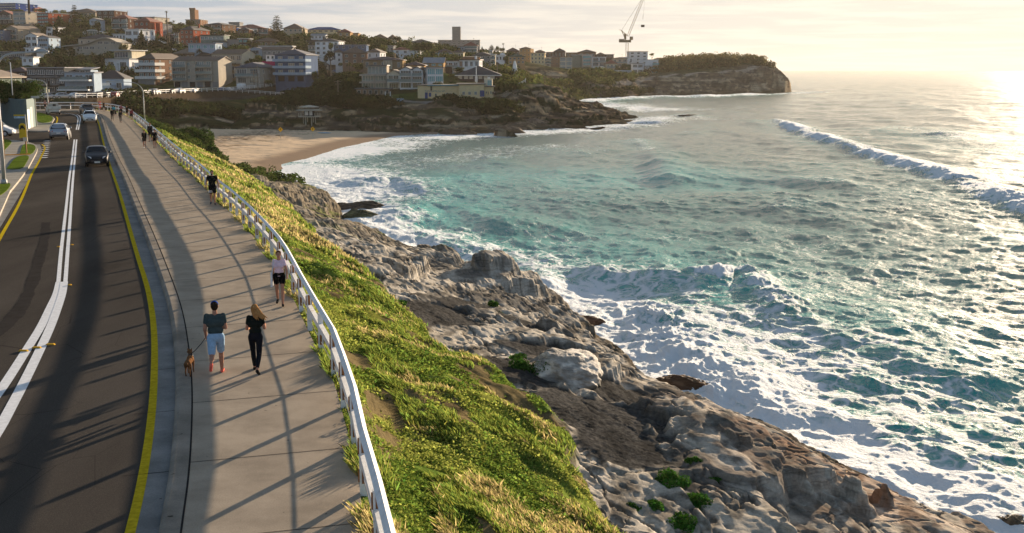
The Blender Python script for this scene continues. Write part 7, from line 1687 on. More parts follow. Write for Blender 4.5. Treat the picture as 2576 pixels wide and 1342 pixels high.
FC = [(108, 3.0, 'sedan', CS, 'pale car half hidden by the dark hedge left of the first posts'), (150, 3.0, 'hatch', CS, 'grey hatchback behind the hedge near the first fence posts'), (178, 3.2, 'sedan', CW, 'white car below the dark modern block'), (205, 8.5, 'sedan', CK, 'black car in front of the stepped white house'), (228, 8.5, 'suv', CK, 'black SUV at the dark garage of the stepped house'), (262, 8.5, 'hatch', CR_, 'dark red hatchback below the white cottage'), (346, 3.0, 'sedan', CW, 'white car by the fence left of the curved lamp post'), (362, 9.0, 'suv', CG, 'grey SUV below the white banded block'), (383, 3.0, 'suv', CW, 'white SUV with roof rack right of the curved lamp post'), (408, 9.0, 'hatch', CK, 'black hatchback at the garages of the banded block'), (447, 3.0, 'suv', CW, 'white four wheel drive below the grey beige block'), (482, 3.0, 'sedan', CW, 'white sedan at the middle of the grey beige block'), (572, 3.0, 'sedan', CW, 'white sedan below the right end of the grey beige block'), (545, 9.0, 'hatch', CB, 'dark blue hatchback under the arched garages'), (596, 8.5, 'van', CW, 'long white van below the tan stair tower'), (640, 9.0, 'sedan', CR_, 'dark red car beside the long white van'), (672, 9.0, 'suv', CK, 'black SUV below the slate blue hipped roof'), (700, 3.0, 'sedan', CW, 'white sedan by the fence below the slate blue block'), (706, 9.0, 'suv', CS, 'silver pick-up behind the white sedan'), (752, 9.0, 'sedan', CK, 'black sedan in front of the blue block garages'), (775, 3.0, 'hatch', CW, 'white hatchback by the fence right of the blue block'), (812, 3.0, 'wagon', CS, 'silver wagon by the fence before the street corner'), (833, 9.0, 'sedan', CS, 'grey sedan behind the silver wagon'), (866, 4.5, 'sedan', CW, 'white sedan turning at the street corner')]
for px, off, kd, cl, lab in FC:
 x, y, z, hd = roadpos(px, off); far_car(kd, cl, x, y, hd, lab, cat='van' if kd == 'van' else 'car', z=z)
SC = [('E', 105, 640, 640, 'suv', CW, 'white SUV parked high up the side street'), ('E', 70, 740, 610, 'suv', CW, 'white SUV facing downhill beside the timber poles'), ('E', 95, 615, 660, 'hatch', CW, 'white hatchback at the top of the side street queue'), ('E', 215, 690, 640, 'sedan', CS, 'silver sedan parked behind the timber poles'), ('E', 285, 720, 625, 'sedan', CG, 'grey sedan left of the bright blue car'), ('E', 445, 740, 600, 'sedan', CB, 'bright blue sedan on the side street'), ('E', 400, 775, 590, 'suv', CG, 'grey SUV in front of the bright blue sedan'), ('E', 545, 815, 575, 'sedan', CS, 'silver sedan nearest the corner of the side street'), ('E', 230, 815, 585, 'suv', CK, 'black SUV driving down the side street'),
      ('B', 1095, 655, 640, 'hatch', CW, 'white hatchback lowest on the steep street beside the lawn'), ('B', 1190, 605, 655, 'suv', CW, 'white SUV on the steep street above the white hatchback'), ('B', 1150, 570, 670, 'sedan', CW, 'white sedan third up the steep street'), ('B', 1390, 655, 640, 'suv', CG, 'grey SUV on the right side of the steep street'), ('B', 1370, 515, 700, 'sedan', CK, 'black sedan near the top of the steep street'), ('B', 1410, 765, 605, 'hatch', CW, 'white hatchback at the foot of the red brick block'), ('B', 935, 800, 590, 'suv', CB, 'dark blue SUV below the dark pine'), ('B', 850, 850, 575, 'hatch', CS, 'silver hatchback behind the white modern house'), ('B', 1420, 495, 715, 'sedan', CS, 'silver sedan uppermost on the steep street'),
      ('F', 1785, 695, 600, 'sedan', CS, 'silver car on the short lane right of the grey flats')]
for c, a, b, y, kd, cl, lab in SC:
 p = gy(*cv(c, a, b), y); far_car(kd, cl, p[0], y, R(20) if c == 'E' else R(-25), lab, group='cars parked on the hillside streets')
# ------------------------------------------------------------------ foliage
def leaf_mat(name, rough=.6, trans=.25, hue=None):
 m, nt, b = newmat(name)
 a = nt.nodes.new('ShaderNodeAttribute'); a.attribute_name = 'Col'
 nt.links.new(a.outputs['Color'], b.inputs['Base Color']); b.inputs['Roughness'].default_value = rough; b.inputs['Specular IOR Level'].default_value = .0
 tr = nt.nodes.new('ShaderNodeBsdfTranslucent'); nt.links.new(a.outputs['Color'], tr.inputs[0]); mx = nt.nodes.new('ShaderNodeMixShader'); mx.inputs[0].default_value = trans
 nt.links.new(b.outputs[0], mx.inputs[1]); nt.links.new(tr.outputs[0], mx.inputs[2]); out = [n for n in nt.nodes if n.type == 'OUTPUT_MATERIAL'][0]; nt.links.new(mx.outputs[0], out.inputs[0])
 return m
m_leaf = leaf_mat('leaves'); m_grass = leaf_mat('grass_blades', .55, .5); m_bark = paint('bark', (.10, .075, .055), .9, .3, 4)
def leaves(P, N, S, C, rng, elong=1.0, jit=.5):
 """one quad per point: P positions, N outward normals, S sizes, C colours"""
 n = len(P); r = rng.normal(size=(n, 3)); N = N + r * jit; N /= np.linalg.norm(N, axis=1)[:, None] + 1e-9
 a = np.cross(N, rng.normal(size=(n, 3))); a /= np.linalg.norm(a, axis=1)[:, None] + 1e-9; b = np.cross(N, a)
 a *= S[:, None] * .5 * elong; b *= S[:, None] * .5
 V = np.stack([P - a, P - b * .8 + a * .1, P + a, P + b * .8 + a * .1], 1).reshape(-1, 3); F = np.arange(4 * n).reshape(n, 4)
 return V, F, np.repeat(C, 4, 0)
def blob_points(blobs, n, rng, shell=.72):
 """points in the outer part of several ellipsoids"""
 w = np.array([b[3] * b[4] + b[3] * b[5] + b[4] * b[5] for b in blobs]); w = w / w.sum(); k = rng.choice(len(blobs), n, p=w); B = np.array(blobs)[k]
 d = rng.normal(size=(n, 3)); d /= np.linalg.norm(d, axis=1)[:, None]; rr = shell + (1 - shell) * rng.random(n) ** .6; rr = rr * (1 + .12 * rng.normal(size=n) * (rng.random(n) < .3))
 P = B[:, :3] + d * B[:, 3:6] * rr[:, None]; N = d / B[:, 3:6]; N /= np.linalg.norm(N, axis=1)[:, None]
 return P, N, k
def leafcol(base, n, rng, var=.35, clump=None, dry=.0):
 c = np.array(base)[None, :] * (1 + var * rng.normal(size=(n, 1))).clip(.35, 1.9)
 c[:, 0] *= (1 + .15 * rng.normal(size=n)).clip(.6, 1.5)
 if clump is not None: c *= clump[:, None]
 if dry: m = rng.random(n) < dry; c[m] = np.array([.20, .14, .06]) * (1 + .3 * rng.normal(size=(m.sum(), 1))).clip(.4, 1.6)
 return c.clip(.004, .9)
def crown_mesh(name, kind, seed, base, n=420, size=.09):
 """unit crown: about 1 wide (radius .5) and 1 tall, foot at z = 0"""
 rng = np.random.default_rng(seed); bl = []
 if kind == 'round':
  for i in range(9):
   a = rng.random() * 6.28; r = rng.random() * .26; z = .35 + rng.random() * .42; q = .17 + rng.random() * .13; bl.append((r * math.cos(a), r * math.sin(a), z, q, q, q * .8))
 elif kind == 'bush':
  for i in range(8):
   a = rng.random() * 6.28; r = rng.random() * .30; q = .16 + rng.random() * .14; bl.append((r * math.cos(a), r * math.sin(a), .18 + rng.random() * .45 * (1 - r), q, q, q * 1.1))
 elif kind == 'flat':
  for i in range(10):
   a = rng.random() * 6.28; r = rng.random() * .34; q = .15 + rng.random() * .10; bl.append((r * math.cos(a), r * math.sin(a), .62 + rng.random() * .25, q, q, q * .5))
 elif kind == 'cone':
  for i in range(16):
   t = i / 16; z = .12 + .85 * t; r = .42 * (1 - t) ** .8 + .03
   for k in range(3): a = rng.random() * 6.28; bl.append((r * .5 * math.cos(a), r * .5 * math.sin(a), z, r * .6, r * .6, .06))
 P, N, k = blob_points(bl, n, rng); cl = (.6 + .8 * rng.random(len(bl)))[k]
 V, F, C = leaves(P, N, size * (.6 + .8 * rng.random(n)), leafcol(base, n, rng, .3, cl), rng, 1.3)
 o = raw_mesh(name, V, F, m_leaf, {'Col': C}, smooth=False); me = o.data; bpy.data.objects.remove(o); return me
def norfolk_mesh(seed, base, tiers=17, gap=1.0):
 """tiered pine: unit height, radius about .2"""
 rng = np.random.default_rng(seed); Ps = []; Ns = []; Cs = []; S = []
 for t in range(tiers):
  z = .10 + .88 * (t / (tiers - 1)); R_ = (.235 * (1 - (t / tiers)) ** .75 + .012) * (1 if t % 2 else .9)
  nb = 9 if t < tiers * .7 else 6
  for b in range(nb):
   a = 6.28 * (b + rng.random() * .6) / nb; L = R_ * (.8 + .35 * rng.random())
   for s in np.linspace(.15, 1, max(3, int(26 * L / .2))):
    zz = z + s * s * L * .42 - s * L * .12; w = .013 + .012 * math.sin(math.pi * min(1, s * .9))
    for side in (-1, 0, 1):
     Ps.append((L * s * math.cos(a) - side * w * math.sin(a), L * s * math.sin(a) + side * w * math.cos(a), zz + rng.normal() * .004)); Ns.append((0, 0, 1)); Cs.append(.6 + .8 * rng.random()); S.append(.026)
 P = np.array(Ps); n = len(P); V, F, C = leaves(P, np.array(Ns, float), np.array(S), leafcol(base, n, rng, .2, np.array(Cs)), rng, 1.2, .35)
 o = raw_mesh('crown', V, F, m_leaf, {'Col': C}, smooth=False); me = o.data; bpy.data.objects.remove(o); return me
def palm_mesh(seed, base, nf=26, droop=1.0):
 """unit radius fronds around the origin"""
 rng = np.random.default_rng(seed); V = []; C = []
 for f in range(nf):
  a = rng.random() * 6.28; el = rng.random() * 1.5 - .35; L = .8 + .3 * rng.random(); col = np.array(base) * (.6 + .8 * rng.random()); p = np.zeros(3); 
  for s in range(6):
   t = s / 6; e = el - droop * t * 1.2; q = p + np.array([math.cos(a) * math.cos(e), math.sin(a) * math.cos(e), math.sin(e)]) * L / 6; w = .13 * (1 - abs(t - .35)) ; sd = np.array([-math.sin(a), math.cos(a), 0])
   V += [p - sd * w, p + sd * w - np.array([0, 0, .0]), q + sd * w * .8, q - sd * w * .8]; C += [col] * 4
   p = q
 V = np.array(V); o = raw_mesh('crown', V, np.arange(len(V)).reshape(-1, 4), m_leaf, {'Col': np.array(C).clip(.005, .9)}, smooth=False); me = o.data; bpy.data.objects.remove(o); return me
GD, GM, GO = (.030, .045, .014), (.055, .075, .020), (.10, .105, .030)
CM = {}
for kd in ('round', 'bush', 'flat', 'cone'):
 for cn, cc_ in (('d', GD), ('m', GM), ('o', GO)):
  CM[kd, cn] = [crown_mesh('crown', kd, hash(kd + cn) % 1000 + i if False else (ord(kd[0]) * 7 + ord(cn) * 3 + i * 11), cc_, 620 if kd != 'cone' else 900, .085) for i in range(2)]
NF = [norfolk_mesh(5, (.035, .042, .016)), norfolk_mesh(9, (.028, .040, .014), 13)]
PM = [palm_mesh(3, (.10, .10, .035)), palm_mesh(8, (.06, .07, .025), 30, 1.3)]
def mobj(name, me, parent, loc=(0, 0, 0), sc=(1, 1, 1), rz=0):
 o = bpy.data.objects.new(name, me); COL.objects.link(o); o.parent = parent; o.location = loc; o.scale = sc; o.rotation_euler = (0, 0, rz); return o
_tk = {}
def trunk_mesh(kind):
 if kind not in _tk:
  mb = MB()
  if kind == 'tree':
   mb.tube([(0, 0, -.1), (.01, 0, .25), (0, .01, .5)], [.035, .025, .018], 7)
   for a in (0.4, 2.3, 4.1, 5.4): mb.tube([(0, 0, .3), (.12 * math.cos(a), .12 * math.sin(a), .5), (.24 * math.cos(a), .24 * math.sin(a), .7)], [.016, .011, .005], 5)
  elif kind == 'pine': mb.tube([(0, 0, -.05), (0, 0, .5), (0, 0, 1.0)], [.018, .011, .003], 7)
  else: mb.tube([(0, 0, -.05), (.01, 0, .5), (0, 0, 1)], [.5, .38, .34], 8)
  o = mb.build('trunk', m_bark); _tk[kind] = o.data; bpy.data.objects.remove(o)
 return _tk[kind]
def tree(c, xc, yt, yb, w, D, kind, label, tone='d', cat='tree', group=None, name=None):
 a, t = cv(c, xc, yt); _, b = cv(c, xc, yb); k = D / FOC / CROPS[c][2]; pb = gy(a, b, D); H_ = gy(a, t, D)[2] - pb[2]; W_ = w * k * (1.15 if D > 300 and kind != 'palm' else 1)
 rz = random.random() * 6.28; dn = 2.0 if D > 350 else 0
 if kind in ('round', 'flat', 'bush', 'cone'):
  r = empty(name or ('shrub' if kind == 'bush' else 'tree'), pb, 0, label, cat if kind != 'bush' else 'shrub', group)
  if kind == 'bush': mobj('foliage', random.choice(CM[kind, tone]), r, (0, 0, -H_ * .05 - dn * .3), (W_, W_ * .9, H_ * 1.05), rz)
  else:
   mobj('crown', random.choice(CM[kind, tone]), r, (0, 0, H_ * (.0 if kind == 'round' else 0)), (W_, W_ * .9, H_ * 1.05), rz); mobj('trunk', trunk_mesh('tree'), r, (0, 0, -dn), (W_ * 1.1, W_ * 1.1, H_ + dn), rz)
 elif kind == 'norfolk':
  r = empty('pine_tree', pb, 0, label, 'pine tree', group); s = max(W_ / .42, 1); mobj('crown', NF[0 if w < 420 else 0], r, (0, 0, 0), (s, s, H_), rz); mobj('trunk', trunk_mesh('pine'), r, (0, 0, -dn), (H_, H_, H_ + dn), rz)
 elif kind == 'palm':
  r = empty('palm_tree', pb, 0, label, 'palm tree', group); rad = W_ / 2; mobj('crown', random.choice(PM), r, (0, 0, H_ - rad * .6), (rad, rad, rad * .9), rz); mobj('trunk', trunk_mesh('palm'), r, (0, 0, -dn), (max(.28, H_ * .022) * 1.5, max(.28, H_ * .022) * 1.5, H_ - rad * .6 + dn), rz)
 return r
TR = [
 ('A', 1505, 105, 700, 260, 705, 'norfolk', 'tall slender Norfolk pine beside the dark conifers on the left hillside', 'd'),
 ('A', 1490, 370, 690, 190, 690, 'cone', 'narrow dark cone shaped conifer in front of the slender Norfolk pine', 'd'),
 ('A', 1200, 320, 700, 370, 680, 'cone', 'broad dark conifer left of the cone shaped conifer', 'd'),
 ('A', 1130, 470, 1000, 330, 640, 'cone', 'lower broad dark conifer above the garden slope', 'd'),
 ('A', 1300, 540, 1000, 300, 640, 'round', 'dark bushy tree below the broad conifers', 'd'),
 ('A', 1480, 650, 960, 420, 625, 'round', 'spreading dark tree left of the big curved roof', 'd'),
 ('A', 1605, 400, 680, 140, 670, 'palm', 'dry crowned palm right of the slender Norfolk pine', 'd'),
 ('A', 820, 165, 300, 200, 790, 'flat', 'flat topped tree on the skyline left of the antenna', 'd'),
 ('A', 1110, 190, 340, 200, 780, 'round', 'round olive tree left end of the skyline clump above the conifers', 'o'),
 ('A', 1250, 190, 350, 190, 775, 'round', 'round tree on the skyline beside the long brown roof', 'o'),
 ('A', 360, 135, 245, 300, 770, 'bush', 'rooftop shrubs in front of the blue scaffolded building', 'o'),
 ('A', 250, 150, 240, 160, 775, 'bush', 'small shrub clump at the left end of the rooftop shrubs', 'm'),
 ('A', 1720, 460, 620, 180, 660, 'round', 'dark round tree behind the glass vault house', 'd'),
 ('A', 1960, 420, 660, 160, 655, 'round', 'dark tree right of the small gabled white house', 'd'),
 ('A', 780, 510, 660, 200, 640, 'bush', 'dark shrub in front of the red brick block base', 'd'),
 ('A', 905, 485, 600, 60, 640, 'cone', 'small golden cypress in front of the red brick block', 'o'),
 ('A', 2120, 615, 690, 100, 650, 'bush', 'clipped pale shrub right of the glass vault', 'o'),
 ('A', 740, 1120, 1290, 300, 500, 'round', 'green garden tree left of the yellow crowned tree', 'm'),
 ('A', 950, 1120, 1290, 260, 505, 'flat', 'yellow green flat crowned tree in the dark garden', 'o'),
 ('A', 1180, 1060, 1300, 330, 500, 'round', 'big dark garden tree below the curved roof house', 'd'),
 ('A', 1380, 1130, 1310, 280, 490, 'round', 'dark garden tree above the white stepped house', 'd'),
 ('A', 1850, 1010, 1250, 230, 520, 'palm', 'dark spreading palm left of the white modern house', 'd'),
 ('A', 2000, 1080, 1290, 240, 500, 'round', 'dark tree between the spreading palm and white modern house', 'd'),
 ('A', 60, 1200, 1340, 260, 430, 'round', 'dark tree at the left edge under the nearest lamp', 'd'),
 ('A', 300, 1180, 1330, 240, 440, 'round', 'dark tree left of the short white pavilion', 'd'),
 ('B', 250, 665, 850, 330, 560, 'round', 'wide olive tree left of the feathery palm', 'o'),
 ('B', 420, 690, 870, 240, 545, 'round', 'olive tree beside the feathery palm above the white modern house', 'o'),
 ('B', 600, 700, 880, 240, 540, 'palm', 'feathery golden palm behind the white modern house', 'o'),
 ('B', 770, 440, 800, 260, 615, 'cone', 'dark loose pine right of the white strip window house', 'd'),
 ('B', 540, 570, 720, 140, 600, 'palm', 'short palm in front of the sunlit pavilion', 'd'),
 ('B', 1292, 32, 770, 85, 640, 'palm', 'very tall thin palm standing alone at the steep street', 'd'),
 ('B', 1260, 210, 345, 110, 760, 'palm', 'left one of two short palms on the skyline under the very tall palm', 'd'),
 ('B', 1405, 220, 345, 110, 760, 'palm', 'right one of two short palms on the skyline under the very tall palm', 'd'),
 ('B', 1225, 275, 420, 160, 740, 'round', 'olive tree left of the skyline palms', 'o'),
 ('B', 1345, 250, 360, 130, 765, 'round', 'dark tree between the two skyline palms', 'd'),
 ('B', 1530, 275, 400, 200, 760, 'round', 'wide dark tree left of the distant brick tower', 'd'),
 ('B', 1720, 235, 400, 240, 755, 'round', 'dark tree in front of the distant brick tower', 'd'),
 ('B', 2030, 335, 520, 320, 690, 'round', 'broad dark tree right of the bright red brick block', 'd'),
 ('B', 2160, 400, 530, 160, 685, 'round', 'smaller dark tree touching the balconied brown flats', 'd'),
 ('B', 430, 130, 230, 180, 780, 'round', 'dark tree behind the red hip roof with three balcony levels', 'd'),
 ('B', 1100, 790, 890, 200, 585, 'bush', 'dry grassy shrub bank at the foot of the steep street', 'o'),
 ('B', 1260, 765, 860, 120, 590, 'bush', 'low shrub beside the white hatchback at the street foot', 'm'),
 ('B', 1920, 775, 920, 200, 560, 'palm', 'golden palm below the slate blue strip windowed house', 'o'),
 ('B', 100, 460, 530, 130, 660, 'bush', 'pale round shrub left of the tall dark house with balconies', 'o'),
 ('C', 1420, -35, 560, 330, 670, 'norfolk', 'large wide Norfolk pine standing above the roofs in the hill centre', 'd'),
 ('C', 1640, 340, 560, 140, 690, 'round', 'dark tree at the right foot of the large Norfolk pine', 'd'),
 ('C', 760, 290, 480, 260, 700, 'round', 'olive brown tree in front of the dark brown brick pyramid roof', 'o'),
 ('C', 900, 300, 520, 120, 680, 'palm', 'thin palm right of the olive brown tree', 'd'),
 ('C', 860, 440, 570, 160, 650, 'round', 'brown green tree right of the black and green house', 'o'),
 ('C', 1720, 460, 650, 160, 620, 'palm', 'golden palm right of the large Norfolk pine', 'o'),
 ('C', 1830, 520, 680, 220, 600, 'round', 'bushy tree behind the slate blue block', 'o'),
 ('C', 1880, 355, 480, 160, 700, 'palm', 'small palm in front of the beige flats skyline', 'm'),
 ('C', 1945, 195, 380, 90, 760, 'cone', 'thin dark cypress between beige flats and blue covered roof', 'd'),
 ('C', 310, 580, 660, 140, 600, 'bush', 'golden shrub below the dim pale doors storey', 'o'),
 ('C', 1040, 730, 900, 170, 510, 'round', 'round olive tree left of the small white house', 'o'),
 ('C', 1010, 810, 940, 280, 500, 'round', 'dark trees mass under the round olive tree', 'd'),
 ('C', 1250, 1180, 1290, 260, 448, 'bush', 'dark red green hedge between the two slate blue buildings', 'm'),
 ('C', 2160, 1000, 1210, 200, 462, 'bush', 'rounded green shrub at the right foot of the slate blue block', 'm'),
 ('C', 530, 385, 440, 90, 700, 'bush', 'small green shrub left of the navy narrow house', 'm'),
 ('E', 820, 110, 300, 260, 700, 'round', 'left tree of the olive skyline clump above the brown brick house', 'o'),
 ('E', 1010, 80, 300, 300, 690, 'round', 'tallest tree of the olive skyline clump', 'o'),
 ('E', 1130, 170, 350, 190, 670, 'round', 'right tree of the olive skyline clump', 'm'),
 ('E', 380, 255, 430, 150, 600, 'round', 'reddish brown tree in front of the white three storey house', 'o'),
 ('E', 370, 430, 650, 270, 580, 'round', 'dark green tree left of the white side wing', 'd'),
 ('E', 270, 480, 620, 130, 585, 'bush', 'dark shrub at the top of the side street lawn', 'd'),
 ('E', 1330, 190, 380, 280, 660, 'round', 'large dark tree right of the wide brown roof, upper', 'd'),
 ('E', 1290, 260, 500, 260, 640, 'round', 'large dark tree right of the wide brown roof, lower left', 'd'),
 ('E', 1430, 300, 540, 200, 630, 'round', 'olive tree left of the red roofed white house', 'o'),
 ('E', 1720, 135, 290, 200, 760, 'round', 'dark skyline tree right of the cream wing', 'd'),
 ('E', 1870, 200, 340, 220, 740, 'round', 'olive skyline tree left of the brown hip roofed house', 'o'),
 ('E', 2060, 290, 560, 260, 640, 'round', 'dark tree left of the pair in front of the slab block', 'd'),
 ('E', 2280, 250, 540, 340, 640, 'round', 'big dark tree of the pair in front of the slab block', 'd'),
 ('E', 920, 650, 860, 330, 510, 'round', 'wide olive tree at the street corner below the brown brick house', 'o'),
 ('E', 750, 640, 780, 180, 530, 'palm', 'palm beside the wide olive corner tree', 'm'),
 ('E', 570, 620, 700, 140, 560, 'bush', 'shrub at the foot of the white side wing', 'm'),
 ('E', 1900, 530, 660, 220, 560, 'round', 'olive tree below the white balcony wing', 'o'),
 ('E', 2110, 530, 650, 170, 560, 'round', 'green tree left of the long pale metal roof', 'm'),
 ('E', 1640, 760, 880, 160, 430, 'bush', 'dark shrubs behind the narrow cream house', 'd'),
 ('E', 40, 780, 960, 170, 500, 'bush', 'bright green shrub by the timber poles at the street mouth', 'm'),
 ('E', 300, 1110, 1240, 360, 405, 'round', 'dark green tree below the stone wall at its right end', 'd'),
 ('E', 90, 1180, 1330, 300, 395, 'round', 'dark tree under the stone wall left of the timber post', 'd'),
 ('F', 820, 490, 600, 200, 600, 'round', 'olive green tree in front of the pale blue house', 'o'),
 ('F', 860, 375, 500, 100, 640, 'palm', 'palm in front of the cream row windowed wing', 'm'),
 ('F', 950, 740, 890, 270, 440, 'round', 'dark green tree left of the large dark hall roof', 'd'),
 ('F', 770, 890, 1010, 200, 415, 'flat', 'yellow green flat crowned tree left of the dark hall', 'o'),
 ('F', 890, 960, 1040, 130, 412, 'flat', 'lower yellow green flat crowned tree touching the hall wall', 'o'),
 ('F', 510, 985, 1080, 260, 392, 'bush', 'terrace shrubs above the cream surf clubhouse', 'o'),
 ('F', 760, 1030, 1100, 110, 394, 'bush', 'small dark shrub behind the clubhouse roof edge', 'd'),
 ('F', 1130, 985, 1060, 300, 408, 'bush', 'hedge of light green shrubs in front of the hall', 'm'),
 ('F', 1580, 310, 420, 110, 800, 'norfolk', 'small Norfolk pine on the skyline above the bright red roof', 'd'),
 ('F', 1392, 345, 410, 50, 860, 'cone', 'tiny dark pine on the skyline right of the slab block', 'd'),
 ('F', 1690, 335, 470, 110, 780, 'round', 'dark skyline tree left of the tall skyline palm', 'd'),
 ('F', 1812, 265, 460, 70, 780, 'palm', 'tall thin palm on the skyline right of the slab block', 'd'),
 ('F', 1790, 370, 470, 180, 775, 'round', 'dark trees under the tall skyline palm', 'd'),
 ('F', 1850, 540, 660, 110, 640, 'round', 'dark tree right of the arch roofed white house', 'd'),
 ('F', 1740, 800, 960, 330, 470, 'bush', 'large rounded shrub right of the dark hall roof', 'm'),
 ('F', 1720, 1050, 1300, 330, 400, 'bush', 'large dark clipped shrub right of the surf clubhouse', 'd'),
 ('F', 2100, 960, 1080, 220, 420, 'bush', 'brown green shrub below the small white beacon', 'o'),
 ('G', 2400, 265, 360, 120, 960, 'flat', 'bare twiggy tree right of the white four storey block', 'o'),
 ('G', 2265, 410, 590, 60, 860, 'palm', 'dark palm in front of the white modern block', 'd'),
 ('G', 2015, 405, 560, 40, 850, 'palm', 'thin palm left of the dark glazed villa', 'd'),
 ('G', 1900, 450, 590, 170, 845, 'round', 'dark tree cluster in front of the headland villas', 'd'),
 ('G', 1780, 470, 590, 90, 845, 'round', 'dark tree right of the cream veranda house', 'd'),
 ('G', 2260, 575, 660, 140, 830, 'bush', 'round shrub below the white modern block', 'o'),
]
for i, t in enumerate(TR): tree(*t, group='trees and shrubs on the far hillside')
# ---- scrub that nobody could count: headland, cliff tops, slopes under the wall
def scrub(name, pts, base, n_each, size, seed, mat=m_leaf):
 rng = np.random.default_rng(seed); Vs, Fs, Cs = [], [], []; off = 0
 for (x, y, z, r, h, tone) in pts:
  bl = [(x + rng.normal() * r * .4, y + rng.normal() * r * .4, z + h * (.25 + .3 * rng.random()), r * (.5 + .3 * rng.random()), r * (.5 + .3 * rng.random()), h * .5) for _ in range(4)]
  P, N, k = blob_points(bl, n_each, rng); V, F, C = leaves(P, N, size * (.6 + .8 * rng.random(n_each)), leafcol(np.array(base) * tone, n_each, rng, .3), rng, 1.4)
  Vs.append(V); Fs.append(F + off); Cs.append(C); off += len(V)
 o = raw_mesh(name, np.vstack(Vs), np.vstack(Fs), mat, {'Col': np.vstack(Cs)}, smooth=False); o['kind'] = 'stuff'; return o
rg = np.random.default_rng(77)
def scatter(poly, n, r, h, tone=(.7, 1.3), zf=far_z):
 """poly: picture outline with distances -> world triangle fan sampling"""
 W = [gy(*p) for p in poly]; out = []; c = np.mean(W, 0)
 tri = [(c, W[i], W[(i + 1) % len(W)]) for i in range(len(W))]; ar = np.array([abs((b - a)[0] * (d - a)[1] - (b - a)[1] * (d - a)[0]) for a, b, d in tri]); ar /= ar.sum()
 for _ in range(n):
  a, b, d = tri[rg.choice(len(tri), p=ar)]; u, v = rg.random(2)
  if u + v > 1: u, v = 1 - u, 1 - v
  p = a + (b - a) * u + (d - a) * v; q = .6 + .9 * rg.random(); out.append((p[0], p[1], float(zf(p[0], p[1])[0]) if zf is far_z else zf(p[0], p[1]), r * q, h * q, rg.uniform(*tone)))
 return out
S1 = scatter([(1690, 150, 945), (1760, 142, 950), (1850, 148, 955), (1930, 160, 935), (1945, 166, 922), (1890, 169, 918), (1800, 174, 900), (1700, 181, 872), (1600, 190, 880), (1640, 178, 910)], 330, 4.2, 4.2)
for i in range(len(S1)):       # the crown of the knoll stands higher
 x, y, z, r, h, t = S1[i]; S1[i] = (x, y, z, r, h * (1 + 0.6 * math.exp(-((x - gy(1790, 150, 900)[0]) / 45) ** 2)), t)
scrub('headland_scrub', S1, (.16, .13, .05), 150, 1.1, 1)
S2 = scatter([(1240, 172, 560), (1300, 176, 600), (1400, 183, 690), (1500, 192, 760), (1640, 190, 830), (1560, 200, 745), (1480, 208, 690), (1400, 211, 650), (1350, 212, 560), (1280, 210, 440), (1255, 205, 430)], 380, 3.6, 3.4)
scrub('slope_scrub', S2, (.085, .095, .03), 170, .9, 2)
S3 = scatter([(1380, 216, 640), (1480, 212, 680), (1560, 205, 720), (1640, 200, 770), (1560, 222, 700), (1450, 225, 655)], 70, 2.6, 2.0)
scrub('ledge_scrub', S3, (.055, .06, .02), 100, 1.0, 3)
S4 = scatter([(260, 274, 325), (330, 270, 345), (450, 264, 370), (600, 258, 390), (700, 250, 410), (800, 241, 435), (880, 226, 490), (900, 235, 400), (860, 262, 370), (760, 275, 360), (600, 280, 362), (450, 285, 350), (330, 285, 325)], 460, 3.0, 1.7, (.45, 1.1))
S4 += scatter([(150, 274, 312), (250, 274, 322), (380, 272, 345), (380, 285, 330), (250, 285, 315)], 90, 2.6, 1.6, (.4, .8))
scrub('gully_scrub', S4, (.040, .052, .016), 170, .75, 4)
S5 = scatter([(1110, 260, 370), (1240, 256, 370), (1290, 250, 380), (1300, 262, 372), (1240, 275, 360), (1140, 268, 362)], 90, 2.2, 1.5, (.6, 1.1)) + scatter([(850, 258, 372), (940, 256, 372), (1000, 262, 366), (930, 282, 352), (840, 280, 356)], 90, 2.6, 2.4, (.45, .9)) + scatter([(1255, 205, 425), (1290, 215, 400), (1300, 225, 392), (1270, 230, 388), (1250, 220, 395)], 50, 1.8, 1.6, (.8, 1.3))
scrub('clifftop_scrub', S5, (.045, .055, .017), 150, .7, 5)
S6 = scatter([(-60, 200, 440), (-60, 90, 700), (0, 60, 800), (300, 60, 800), (560, 85, 790), (850, 100, 800), (1150, 128, 820), (1300, 150, 760), (1290, 185, 560), (1100, 185, 520), (900, 190, 560), (780, 205, 490), (600, 205, 490), (400, 205, 490), (200, 205, 450)], 1500, 2.6, 3.4, (.5, 1.25))
FT = np.array(FOOT)
ST_ = [[tuple(gy(*q)[:2]) for q in pts] for pts, w in STREETS]
def clear_(x, y): return (np.hypot(FT[:, 0] - x, FT[:, 1] - y) > FT[:, 2] + 1.0).all() and not ((np.abs(FT[:, 0] - x) < FT[:, 2] * .9) & (y < FT[:, 3]) & (y > FT[:, 3] - 9)).any() and min(float(dist_poly(np.array([x]), np.array([y]), q)[0][0]) for q in ST_) > 7 and y > 470
scrub('garden_greenery', [s for s in S6 if clear_(s[0], s[1])], (.040, .055, .017), 80, .95, 8)
S7 = []
for i in range(110):
 y = rg.uniform(160, 204); x = rg.uniform(float(xF(y)) + 3, float(xC(y)) - .5) if y < 205 else rg.uniform(float(xF(min(y, 212))) + 4, float(xF(min(y, 212))) + 14); S7.append((x, y, float(bank_z_lookup(x, y)[0]), 1.1, 1.2, rg.uniform(.7, 1.3)))
scrub('bank_scrub', S7, (.06, .085, .022), 120, .30, 9)
